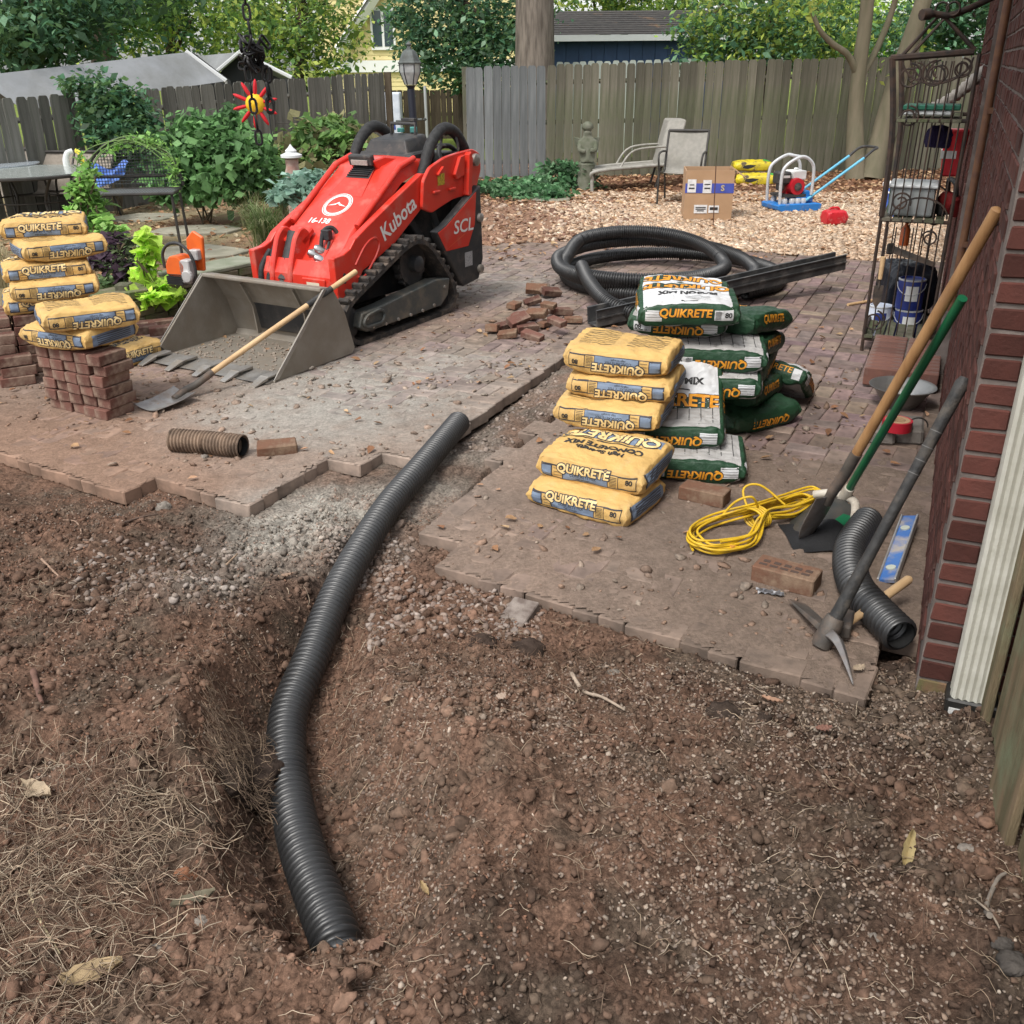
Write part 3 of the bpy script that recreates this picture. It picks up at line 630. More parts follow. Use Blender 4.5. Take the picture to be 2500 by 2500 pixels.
# ================================================================== bags of concrete and mason mix
def bag_mesh(name, L, Wd, T, seed, sag=1.0):
    rn = np.random.default_rng(seed); nx_, ny_, nz_ = 40, 32, 9; mb = {}; V = []; Fc = []
    def vid(p):
        k = tuple(np.round(p, 5)); 
        if k not in mb: mb[k] = len(V); V.append(p)
        return mb[k]
    lin = lambda n: np.sin(np.linspace(-1, 1, n + 1) * math.pi / 2 * .86) / math.sin(math.pi / 2 * .86)
    ax = [lin(nx_), lin(ny_), lin(nz_)]
    for a in range(3):
        b, c = (a + 1) % 3, (a + 2) % 3
        for s in (-1, 1):
            for i in range(len(ax[b]) - 1):
                for j in range(len(ax[c]) - 1):
                    q = []
                    for (di, dj) in ((0, 0), (1, 0), (1, 1), (0, 1)):
                        p = [0, 0, 0]; p[a] = s; p[b] = ax[b][i + di]; p[c] = ax[c][j + dj]; q.append(vid(tuple(p)))
                    Fc.append(q if s > 0 else q[::-1])
    U = np.array(V, float); u, v, w_ = U[:, 0], U[:, 1], U[:, 2]
    # pillowed thickness, soft corners
    puff = 1 - .20 * np.abs(u) ** 5 - .26 * np.abs(v) ** 5 - .10 * (np.abs(u) ** 10) * (np.abs(v) ** 10)
    bul = 1 - .055 * np.abs(w_) ** 2.2
    x = u * L / 2 * (bul * .99 + .01) * (1 - .035 * np.abs(v) ** 6); y = v * Wd / 2 * bul * (1 - .035 * np.abs(u) ** 6); z = w_ * T / 2 * puff
    # creases and lumps
    ph = rn.uniform(0, 50)
    n1 = fbm(u * 2.2 + ph, v * 1.8 + w_, 1.0, 3, seed) - .5; n2 = np.maximum(0, .16 - np.abs(fbm(u * 3.0 + ph + v * 2, v * 5 - u * 2.0 + ph, 1.0, 2, seed + 5) - .5)) * 1.4
    z += np.sign(w_) * np.abs(w_) ** 2 * (n1 * .022 * sag - n2 * .034 + .005)
    n3 = fbm(u * 6 + ph, w_ * 2.5 + v * 3, 1.0, 3, seed + 9) - .5; x += np.sign(u) * np.abs(u) ** 8 * n3 * .016; y += np.sign(v) * np.abs(v) ** 8 * n3 * .013
    # end fold: vertical pleat near the corners of the long sides
    for sx in (-1, 1):
        d = (u - sx * .93) / .035; y -= np.sign(v) * (np.abs(v) > .98) * .007 * np.exp(-d * d)
    # droop over whatever is underneath
    z += -.010 * sag * (u ** 2) * rn.uniform(.4, 1.2) + .006 * sag * np.sin(u * 2 + ph) * v
    P = np.stack([x, y, z + T / 2], 1)
    me = bpy.data.meshes.new(name); me.from_pydata([tuple(p) for p in P], [], Fc); me.update()
    me.polygons.foreach_set('use_smooth', [True] * len(me.polygons))
    tb = bmesh.new(); tb.from_mesh(me); bmesh.ops.recalc_face_normals(tb, faces=tb.faces); tb.to_mesh(me); bv = BVHTree.FromBMesh(tb); tb.free()
    return me, bv
m_ybag = M('yellow_paper', (.60, .385, .135), (.52, .325, .11), scale=7, rough=.62, bump=.5, bscale=26, spec=.3, dirt=(.50, .36, .18), dscale=6, dlo=.56, dhi=.82)
m_gbag = M('green_paper', (.012, .044, .020), (.017, .056, .026), scale=7, rough=.5, bump=.5, bscale=26, spec=.35, dirt=(.12, .13, .10), dscale=6, dlo=.60, dhi=.85)
m_wp = M('white_print', (.60, .61, .62), (.50, .50, .50), scale=8, rough=.6, bump=.2, bscale=30, dirt=(.40, .38, .35), dscale=6, dlo=.55, dhi=.85)
m_gp = M('pale_grey_print', (.38, .37, .355), (.31, .30, .29), scale=8, rough=.65, bump=.2, bscale=30)
m_bp = M('blue_grey_print', (.17, .22, .30), (.13, .17, .24), scale=10, rough=.6, bump=.15, bscale=30)
m_np = M('navy_print', (.030, .032, .042), (.045, .045, .055), scale=14, rough=.6)
m_yp = M('pale_yellow_print', (.74, .56, .27), (.62, .44, .19), scale=14, rough=.6)
m_op = M('orange_print', (.70, .30, .02), (.60, .24, .02), scale=14, rough=.55)
m_kp = M('black_print', (.022, .022, .022), rough=.6)
m_dg = M('deep_green_print', (.010, .035, .018), rough=.55)
TX = {}
def tx(s, size, off=0.0, sh=0.0, sx=1.0):
    k = (s, size, off, sh, sx)
    if k not in TX: TX[k] = text2d(s, size, off, sh, sx)
    return TX[k]
X_, Y_, Z_ = Vector((1, 0, 0)), Vector((0, 1, 0)), Vector((0, 0, 1))
def outline_box(x0, y0, x1, y1, t=.0022): return join2d(rect2d(x0, y0, x1, y0 + t), rect2d(x0, y1 - t, x1, y1), rect2d(x0, y0, x0 + t, y1), rect2d(x1 - t, y0, x1, y1))
def bars(x0, x1, y0, y1, n, t=.0025): return join2d(*[rect2d(x0, y0 + (y1 - y0) * (i + .5) / n - t / 2, x1, y0 + (y1 - y0) * (i + .5) / n + t / 2) for i in range(n)])
_cache = {}
def bag_parts(kind, L, Wd, T, seed, detail):
    key = (kind, L, Wd, T, seed)
    if key in _cache: return _cache[key]
    me, bv = bag_mesh(kind + '_bag', L, Wd, T, seed); me.materials.append(m_ybag if kind == 'yellow' else m_gbag)
    parts = []
    def part(name, mat, items, each=False):
        sides = {}
        for it in items: n_ = it[2].cross(it[3]); sides.setdefault((round(n_.x), round(n_.y), round(n_.z)), []).append(it)
        for its in (sides.values() if not each else [[it] for it in items]):
            mb = MB()
            for g, org, ux, uy, of in its: lay(mb, g, org, ux, uy, bv, of)
            parts.append((name, mb.mesh(name, None, False), mat))
    fr = Vector((0, -Wd / 2, T / 2)); bk = Vector((0, Wd / 2, T / 2)); e1 = Vector((L / 2, 0, T / 2)); e0 = Vector((-L / 2, 0, T / 2)); tp = Vector((0, 0, T)); bt = Vector((0, 0, 0))
    SD = [(fr, X_, Z_), (bk, -X_, Z_)]; EN = [(e1, Y_, Z_), (e0, -Y_, Z_)]
    a = L / 2 - .035; h = T * .5
    if kind == 'yellow':
        nav, blu, yel, blk = [], [], [], []
        for org, ux, uy in SD:
            for g in (rect2d(-a, -.034, -a + .055, .020), rect2d(-a, .020, a * .42, .0255), rect2d(-a, -.0375, a * .42, -.034), rect2d(a * .42, -.0375, a, -.033), rect2d(a * .42, .020, a, .0235), rect2d(-.118, -.034, -.112, .02), rect2d(a * .42, -.034, a * .42 + .003, .02), rect2d(a * .63, -.034, a * .63 + .003, .02), rect2d(a - .003, -.034, a, .02)): nav.append((g, org, ux, uy, .0016))
            blu.append((rect2d(-.112, -.034, a * .42, .004), org, ux, uy, .0018)); blu.append((rect2d(-a + .004, -.030, -a + .05, .016), org, ux, uy, .0022))
            nav.append((bars(-a + .062, -.12, -.03, .016, 3, .002), org, ux, uy, .0019))
            nav.append((tx('QUIKRETE', .052, .0058, .12, 1.0), org + ux * -.022 + uy * .014, ux, uy, .0024)); yel.append((tx('QUIKRETE', .052, 0.0018, .12, 1.0), org + ux * -.022 + uy * .0145, ux, uy, .0034))
            blk.append((tx('CONCRETE MIX', .017, 0, 0), org + ux * -.02 + uy * -.012, ux, uy, .0028)); blk.append((tx('High Strength', .012, 0, 0), org + ux * -.02 + uy * -.025, ux, uy, .0028))
            blk.append((tx('80', .030, .0012, 0), org + ux * (a - .032) + uy * .000, ux, uy, .002)); blk.append((outline_box(a * .63, -.034, a, .02), org, ux, uy, .0017))
            blk.append((bars(a * .46, a * .61, -.03, .016, 7, .0022), org, ux, uy, .002))
        for org, ux, uy in EN:
            b = Wd / 2 - .05; blu.append((rect2d(-b, -.032, b, .03), org, ux, uy, .0017)); nav.append((bars(-b + .03, b - .03, -.026, .026, 5, .004), org, ux, uy, .0024)); nav.append((rect2d(-b - .012, -.034, -b, .032), org, ux, uy, .0016))
        # face
        ux, uy = -X_, -Y_
        swo = [(-.225, .055), (-.1, .075), (.1, .075), (.225, .055), (.225, .115), (.1, .135), (-.1, .135), (-.225, .115)]
        swo = ([(x_ * L / .5, y_ - .0) for x_, y_ in swo], [(0, 1, 6, 7), (1, 2, 5, 6), (2, 3, 4, 5)])
        blu.append((swo, tp + uy * -.18, ux, uy, .0016)) ; sw2 = ([(x_ * 1.0, y_ - .012) for x_, y_ in swo[0]], swo[1])
        top = tp + uy * -.085
        nav.append((tx('QUIKRETE', .098, .0085, .1, .98), top, ux, uy, .0026)); yel.append((tx('QUIKRETE', .098, .0035, .1, .98), top, ux, uy, .0036))
        blk.append((bars(-.16, .16, -.005, .005, 1, .006), tp + uy * -.028, ux, uy, .002))
        blk.append((tx('CONCRETE MIX', .050, .0026), tp + uy * .018, ux, uy, .002)); blk.append((tx('High Strength', .040, .002), tp + uy * .068, ux, uy, .002))
        # back of the bag (seen when it lies face down)
        for g in (bars(-.2, -.03, -.14, .10, 14, .003), bars(.03, .2, -.14, .10, 14, .003)): blk.append((g, bt, X_, -Y_, .0016))
        part('navy_print', m_np, nav); part('blue_print', m_bp, blu, True); part('yellow_lettering', m_yp, yel); part('black_lettering', m_kp, blk)
    else:
        wht, org_, blk, gry, dg = [], [], [], [], []
        for org, ux, uy in SD:
            blk.append((tx('QUIKRETE', .054, .005, .12), org + ux * -.02 + uy * .010, ux, uy, .0020)); org_.append((tx('QUIKRETE', .054, .0018, .12), org + ux * -.02 + uy * .0105, ux, uy, .003))
            wht.append((rect2d(-a + .005, -.030, -a + .085, .022), org, ux, uy, .0016)); blk.append((bars(-a + .005, -a + .085, -.030, .022, 4, .0016), org, ux, uy, .0022))
            wht.append((rect2d(a - .095, -.022, a - .005, .028), org, ux, uy, .0016)); blk.append((tx('80', .034, .0012), org + ux * (a - .028) + uy * .003, ux, uy, .0024)); blk.append((bars(a - .09, a - .062, -.018, .024, 8, .0022), org, ux, uy, .0022))
        for org, ux, uy in EN: org_.append((tx('QUIKRETE', .048, .0006, .12), org + uy * .008, ux, uy, .002)); wht.append((rect2d(.12, -.035, .165, .025), org, ux, uy, .0016))
        ux, uy = -X_, -Y_
        wht.append((rect2d(-L / 2 + .045, -Wd / 2 + .03, L / 2 - .03, Wd / 2 - .018), tp, ux, uy, .0016))
        dg.append((rect2d(-.05, -.125, .20, -.055), tp, ux, uy, .0022)); top = tp + uy * -.075
        blk.append((tx('QUIKRETE', .092, .007, .1), top, ux, uy, .0030)); org_.append((tx('QUIKRETE', .092, .003, .1), top, ux, uy, .004))
        blk.append((bars(-.08, .08, -.006, .006, 1, .007), tp + uy * -.012, ux, uy, .0026)); blk.append((tx('MASON MIX', .052, .0028, .08), tp + uy * .035, ux, uy, .0026))
        blk.append((bars(-.10, .02, .085, .14, 5, .0018), tp, ux, uy, .0026)); blk.append((bars(-.04, .04, -.006, .006, 1, .006), tp + uy * .16, ux, uy, .0026))
        gry.append((rect2d(-L / 2 + .03, -Wd / 2 + .025, L / 2 - .03, Wd / 2 - .025), bt, X_, -Y_, .0016))
        blk.append((join2d(*[rect2d(-.19 + k * .055, -.12, -.186 + k * .055, .12) for k in range(8)]), bt, X_, -Y_, .0022))
        part('white_print', m_wp, wht, True); part('grey_print', m_gp, gry); part('green_print', m_dg, dg); part('black_lettering', m_kp, blk); part('orange_lettering', m_op, org_)
    _cache[key] = (me, parts); return _cache[key]
def bag(kind, label, loc, rz, flip=False, seed=1, L=.50, Wd=.40, T=.118, rx=0.0, ry=0.0, group=None, spin=False, plain=False):
    me, parts = bag_parts(kind, L, Wd, T, seed, True)
    name = 'concrete_mix_bag' if kind == 'yellow' else 'mason_mix_bag'
    o = bpy.data.objects.new(name, me); COL.objects.link(o)
    m4 = Matrix.Translation(loc) @ Matrix.Rotation(rz, 4, 'Z') @ Matrix.Rotation(rx, 4, 'X') @ Matrix.Rotation(ry, 4, 'Y')
    if flip: m4 = m4 @ Matrix.Translation((0, 0, T)) @ Matrix.Rotation(math.pi, 4, 'Y')
    if spin: m4 = m4 @ Matrix.Rotation(math.pi, 4, 'Z')
    o.matrix_world = m4; tag(o, label, 'bag', group)
    for n_, m_, mt in parts:
        if plain and n_ in ('white_print', 'grey_print', 'green_print', 'black_lettering'): continue
        if not m_.materials: m_.materials.append(mt)
        c = bpy.data.objects.new(n_, m_); COL.objects.link(c); c.parent = o
    return o
def by_front(pl, pr, z, Wd=.40, deg=None):
    """place by the lower front corners seen in the photo"""
    a, b = G(*pl, z), G(*pr, z); d = (b - a).normalized(); rz = math.atan2(d.y, d.x)
    if deg is not None: rz = R(deg); d = Vector((math.cos(rz), math.sin(rz), 0))
    n = Vector((-d.y, d.x, 0)); c = (a + b) / 2 + n * Wd / 2; return Vector((c.x, c.y, z)), rz
YG = 'yellow bags of concrete mix on the patio'
l, r_ = by_front((1280, 1233), (1530, 1298), 0); bag('yellow', 'bottom yellow bag of the stack on the patio, nearest the yellow cord', l, r_, seed=1, group=YG)
l, r_ = by_front((1303, 1163), (1570, 1216), .112); bag('yellow', 'second yellow bag from the patio, with its big printed face showing', l, r_, seed=2, L=.51, T=.125, group=YG, rx=R(3))
l, r_ = by_front((1344, 1040), (1607, 1070), .238); bag('yellow', 'middle yellow bag of the five stacked before the green bags', l, r_, True, seed=3, T=.115, group=YG)
l, r_ = by_front((1373, 972), (1640, 1000), .342); bag('yellow', 'second yellow bag from the top, stacked before the green bags', l, r_, True, seed=4, T=.115, group=YG)
l, r_ = by_front((1374, 913), (1622, 938), .448); bag('yellow', 'topmost yellow bag of the stack before the green bags', l, r_, True, seed=5, T=.125, group=YG, ry=R(1))
# green and white bags behind
GG = 'green bags of mason mix on the patio'
gz_ = .115
q = G(1849, 1197); bag('green', 'lowest green bag, flat on the patio beside a loose brick', q + Vector((-.25 * .95, .19, 0)) + Vector((-.02, .08, 0)), R(-9), True, seed=11, group=GG)
q = G(1770, 1098, gz_); bag('green', 'grey backed green bag lying second from the patio', q + Vector((-.22, .20, 0)), R(-10), True, seed=12, group=GG)
q = G(1600, 976, .235); bag('green', 'green bag propped up steeply with its white face to the camera', Vector((q.x + .08, q.y + .02, .225)), R(-4), False, seed=13, rx=R(40), group=GG, spin=True)
q = G(1800, 832, .50); bag('green', 'green bag under the topmost one, printed upside down', Vector((q.x - .235, q.y + .30, .485)), R(-17), True, seed=14, T=.11, group=GG)
q = G(1800, 795, .59); bag('green', 'topmost green bag with white mason mix face on the green stack', Vector((q.x - .215, q.y + .20, .592)), R(-6), False, seed=15, T=.125, group=GG, rx=R(4))
q = G(1760, 700, .55); bag('green', 'green bag lying just behind the topmost green one', Vector((.95, 5.30, .53)), R(-10), False, seed=16, group=GG, rx=R(6))
bag('green', 'green bag filling the middle of the stack behind the propped one', (1.02, 4.72, .235), R(-12), True, seed=12, group=GG)
bag('green', 'green bag in the core of the stack, third layer', (1.04, 4.78, .355), R(-8), True, seed=11, group=GG)
q = G(1930, 1062); bag('green', 'green bag end lying low at the right of the stack', Vector((q.x - .20, q.y + .24, 0)), R(30), True, seed=17, group=GG, plain=True)
for k, (z, rz, sd_, lab) in enumerate([(.0, 64, 18, 'bottom'), (.112, 58, 19, 'second'), (.226, 66, 16, 'third'), (.338, 60, 18, 'fourth')]):
    bag('green', f'{lab} dark green bag up in the rear column right of the propped bag', (1.20 + .02 * (k % 2), 4.98 + .03 * k, z), R(rz), k % 2 == 0, seed=sd_, group=GG, plain=True, ry=R((-4, 5, -3, 6)[k]))
bag('green', 'top dark green bag slumped on the rear column right of the topmost bag', (1.22, 5.06, .452), R(52), False, seed=19, group=GG, plain=True, ry=R(9), rx=R(-5))
bag('green', 'white faced green bag leaning furthest right by the brick path', (1.50, 5.28, .06), R(60), False, seed=13, group=GG, rx=R(8), ry=R(30))
# left: brick pile with bags, further pile behind
LB = 'yellow bags on the brick piles at the left'
def corner(px, py, z, ang, seed, flip, lab, L=.50, Wd=.40, right=True, **k):
    """place by the nearest lower corner; the long side runs from it at ang, the short side 90 degrees on"""
    c = G(px, py, z); d = Vector((math.cos(R(ang)), math.sin(R(ang)), 0)); n = Vector((-d.y, d.x, 0))
    ctr = c + (d if not right else -d) * L / 2 + n * Wd / 2
    return bag('yellow', lab, Vector((ctr.x, ctr.y, z)), R(ang), flip, seed, L, Wd, group=LB, **k)
corner(215, 868, .368, -24, 3, True, 'lower of two yellow bags lying on the near brick pile')
corner(108, 826, .478, 30, 2, True, 'upper of two yellow bags on the near brick pile, end towards the camera', right=False)
for k, (px, py, z, an, sd_, fl, rt, lab) in enumerate([
        (60, 775, .36, 26, 4, False, False, 'lowest visible yellow bag of the tall stack at the left edge'),
        (78, 748, .47, 24, 5, True, False, 'yellow bag with blue side panel, second up in the tall left stack'),
        (60, 698, .575, 28, 1, False, False, 'yellow bag third up in the tall stack at the left edge'),
        (110, 648, .685, 36, 3, True, False, 'yellow bag with a folded corner, second from top of the tall left stack'),
        (50, 592, .79, 22, 2, False, False, 'topmost plump yellow bag of the tall stack at the left edge')]):
    c = G(px, py, z); d = Vector((math.cos(R(an)), math.sin(R(an)), 0)); n = Vector((-d.y, d.x, 0)); ctr = c + d * .25 + n * .2 + Vector((-.12, 0, 0))
    # the stack stands on the brick pile behind: keep its footprint together
    bag('yellow', lab, Vector((ctr.x, ctr.y, z)), R(an), fl, sd_, group=LB, T=.118)
bag('yellow', 'yellow bag on the ground behind the near brick pile', G(345, 905) + Vector((-.22, .25, 0)), R(60), False, 5, group=LB)
# ================================================================== loose bricks and brick piles
m_lbrick = M('loose_brick', (.145, .068, .052), (.090, .046, .038), scale=9, rough=.92, bump=.5, bscale=80, spec=.15, rand=.35, dirt=(.33, .24, .18), dscale=9, dlo=.45, dhi=.75)
m_mudbrick = M('muddy_brick', (.19, .10, .065), (.12, .07, .05), scale=12, rough=.95, bump=.7, bscale=70, spec=.1, rand=.2, dirt=(.27, .19, .13), dscale=12, dlo=.45, dhi=.7)
lb = [brick_mesh('brick', .195, .092, .057, .004, 60 + i, .003) for i in range(5)]
for q in lb: q.materials.append(m_lbrick)
lbm = [brick_mesh('brick', .195, .092, .057, .005, 70 + i, .004) for i in range(3)]
for q in lbm: q.materials.append(m_mudbrick)
def brick(loc, rz, label, group=None, rx=0, ry=0, me=None, mud=False, sc=1.0):
    o = bpy.data.objects.new('brick', me or random.choice(lbm if mud else lb)); COL.objects.link(o)
    o.matrix_world = Matrix.Translation(loc) @ Matrix.Rotation(rz, 4, 'Z') @ Matrix.Rotation(ry, 4, 'Y') @ Matrix.Rotation(rx, 4, 'X') @ Matrix.Scale(sc, 4)
    return tag(o, label, 'brick', group)
ORD = ['bottom', 'second', 'third', 'fourth', 'fifth', 'top', 'uppermost']; NTH = ['first', 'second', 'third', 'fourth', 'fifth', 'sixth']
# near pile: 6 courses; face towards lower right runs along 60 deg, long face along -29 deg
pc = G(266, 1030); du_ = Vector((math.cos(R(151)), math.sin(R(151)), 0)); dv_ = Vector((math.cos(R(63)), math.sin(R(63)), 0)); hgt = .0605
for c in range(6):
    for i in range(5):
        for j in range(1):
            n = pc + du_ * (.050 + i * .1 + random.uniform(-.006, .006)) + dv_ * (.105 + j * .205 + random.uniform(-.012, .012)) + Vector((0, 0, .03 + c * hgt))
            if i == 0: n += dv_ * random.uniform(-.012, .02) + du_ * random.uniform(-.02, .008)
            brick(n, R(63) + random.uniform(-.05, .05), f'{ORD[c]} course brick, {NTH[i]} from right, {["front", "rear"][j]} row, under two yellow bags', 'bricks of the near pile')
# pile behind, carrying the tall stack of bags
pb_ = G(30, 872); 
for c in range(6):
    for i in range(4):
        for j in range(3):
            n = Vector((-3.35, 5.75, 0)) + Vector((math.cos(R(28)), math.sin(R(28)), 0)) * (j * .205 + random.uniform(-.01, .01)) + Vector((-math.sin(R(28)), math.cos(R(28)), 0)) * (i * .1) + Vector((0, 0, .03 + c * hgt))
            brick(n, R(28) + random.uniform(-.04, .04), f'{ORD[c]} brick, {NTH[j]} from left, {["front", "second", "third", "back"][i]} row, under the tall bag stack', 'bricks of the far pile')
# small stack at the left edge
for c in range(5):
    for i in range(3):
        for j in range(1):
            q = G(78, 945) + Vector((-.10 - i * .098, .06 + .03 * i, 0)); n = q + Vector((random.uniform(-.01, .01), random.uniform(-.01, .01), .03 + c * hgt))
            if c > 2 and i == 0: continue
            brick(n, R(28) + random.uniform(-.05, .05), f'{ORD[c]} course brick, {NTH[i]} from the right, in the small stack at the left edge', 'bricks of the left edge stack')
# bricks behind the pile, beside the bucket
for k, (px, py, z, rz, rx) in enumerate([(345, 795, .03, 20, 0), (395, 790, .03, 24, 0), (440, 800, .03, 20, 0), (350, 805, .085, 26, 0), (400, 806, .085, 22, 0), (330, 838, .04, 60, 25), (372, 846, .03, 30, 8), (318, 770, .05, 75, 30)]):
    brick(G(px, py, z), R(rz), f'loose red brick beside the bucket, {NTH[k] if k < 6 else ["seventh", "eighth"][k - 6]} of the row, {["flat", "tilted"][int(rx > 0)]}', 'bricks beside the bucket', rx=R(rx))
# broken bricks heaped by the coil
spots = [(1230, 795, .03, 40, 10), (1280, 770, .035, -20, 0), (1300, 735, .04, 15, 20), (1255, 745, .03, 70, 5), (1340, 745, .10, -40, 12), (1310, 765, .09, -30, 25), (1370, 760, .03, 20, 0), (1330, 790, .03, 60, 0), (1240, 815, .03, -15, 15), (1285, 800, .03, 25, 8),
         (1345, 712, .05, 30, 20), (1310, 705, .06, -10, 35), (1400, 780, .03, 0, 0), (1265, 780, .085, 35, 30), (1360, 785, .09, -50, 8), (1205, 800, .03, 80, 0), (1300, 820, .025, -30, 10)]
HEAP = ['left front', 'centre', 'middle back', 'left back', 'top right', 'top', 'right', 'right front', 'far left front', 'front centre', 'back right', 'back', 'far right by the drain', 'upper left', 'upper right', 'leftmost', 'front right']
for hp, (px, py, z, rz, rx) in zip(HEAP, spots):
    brick(G(px, py, z), R(rz), f'broken brick, {hp} of the rubble heap by the coil', 'rubble heap bricks', rx=R(rx), ry=R(random.uniform(-14, 14)), sc=random.uniform(.62, 1.0), mud=random.random() < .5)
brick(G(677, 1092, .03), R(14), 'single muddy brick standing on the patio beside the brown pipe', mud=True, rx=R(8))
# three larger single bricks modelled with their cores
def cored(name, L=.205, Wd=.10, T=.062, n=3):
    b = bmesh.new(); bmesh.ops.create_cube(b, size=1)
    for v in b.verts: v.co = Vector((v.co.x * L, v.co.y * Wd, v.co.z * T))
    bmesh.ops.bevel(b, geom=list(b.edges), offset=.004, segments=1, affect='EDGES'); me = bpy.data.meshes.new(name); b.to_mesh(me); b.free(); return me
m1 = cored('brick'); m1.materials.append(m_mudbrick)
o = brick(G(1720, 1205, .035), R(-32), 'dark muddy brick on the patio between the bag stacks', me=m1); 
o = brick(G(1920, 1405, .035), R(-33), 'muddy brick with a frogged top in front of the yellow cord', me=m1, sc=1.12)
mb = MB()
for k in range(5): mb.box((-.07 + k * .035, .006, .0305), (.022, .016, .004)); mb.box((-.075 + k * .035, -.02, .0305), (.026, .012, .004))
fr_ = mb.build('stamped_marks', M('dark_mud', (.07, .045, .035), rough=.95), o)
o = brick(G(1258, 1520, -.03), R(64), 'grey mortar crusted brick half buried below the paver edge', me=m1); o.rotation_euler.rotate_axis('Y', R(-8))
o.data = m1.copy(); o.data.materials[0] = M('mortar_crust', (.27, .23, .20), (.13, .10, .085), scale=22, rough=.95, bump=.8, bscale=60)
# ================================================================== tracked mini loader
m_red = M('loader_red', (.62, .035, .018), (.55, .030, .016), scale=3, rough=.34, spec=.5, coat=.25, dirt=(.40, .20, .15), dscale=6, dlo=.52, dhi=.95)
m_rdk = M('loader_dark', (.022, .023, .025), (.04, .038, .036), scale=10, rough=.55, bump=.2, bscale=60, dirt=(.16, .13, .11), dscale=7, dlo=.52, dhi=.85)
m_rub = M('track_rubber', (.022, .021, .02), (.04, .035, .032), scale=20, rough=.85, bump=.4, bscale=60, dirt=(.20, .155, .12), dscale=11, dlo=.47, dhi=.78)
m_hose = M('hose_rubber', (.014, .014, .014), (.03, .03, .03), scale=40, rough=.7, bump=.6, bscale=160)
m_steel = M('bucket_steel', (.29, .262, .222), (.18, .16, .132), scale=5, rough=.48, metal=.3, bump=.25, bscale=30, dirt=(.27, .22, .17), dscale=5, dlo=.45, dhi=.78)
m_worn = M('worn_steel', (.42, .40, .37), (.28, .26, .23), scale=9, rough=.42, metal=.7, bump=.15, bscale=40, dirt=(.30, .25, .20), dscale=9, dlo=.5, dhi=.85)
m_chrome = M('bright_metal', (.5, .5, .5), (.35, .35, .34), scale=20, rough=.3, metal=.9)
m_decal = M('white_decal', (.72, .70, .67), rough=.5)
m_frame = M('track_frame_paint', (.050, .058, .056), (.075, .075, .07), scale=8, rough=.5, bump=.15, dirt=(.22, .18, .13), dscale=6, dlo=.48, dhi=.8)
LO = thing('tracked_loader', 'red tracked mini loader with a toothed steel bucket on the patio', 'loader', G(874, 848), R(59.5))
def pl(u, v, w_): return Vector((u, w_, v))           # side profile (s, z) at lateral w; x = rearwards, y = left
def rnd(poly, r=.05, n=5):
    """round the corners of a closed polygon"""
    out = []; m = len(poly)
    for i in range(m):
        p0, p1, p2 = Vector(poly[i - 1]), Vector(poly[i]), Vector(poly[(i + 1) % m]); rr = r[i] if isinstance(r, (list, tuple)) else r
        a = p1 + (p0 - p1).normalized() * min(rr, (p0 - p1).length * .48); b = p1 + (p2 - p1).normalized() * min(rr, (p2 - p1).length * .48)
        for k in range(n + 1): t = k / n; q = a * (1 - t) ** 2 + p1 * 2 * t * (1 - t) + b * t * t; out.append((q.x, q.y))
    return out
def belt(poly, th):
    P = [Vector(p) for p in poly]; m = len(P); inn = []
    for i in range(m):
        t = (P[(i + 1) % m] - P[i - 1]).normalized(); inn.append(P[i] + Vector((-t.y, t.x)) * th)
    return P, inn
WD = .93
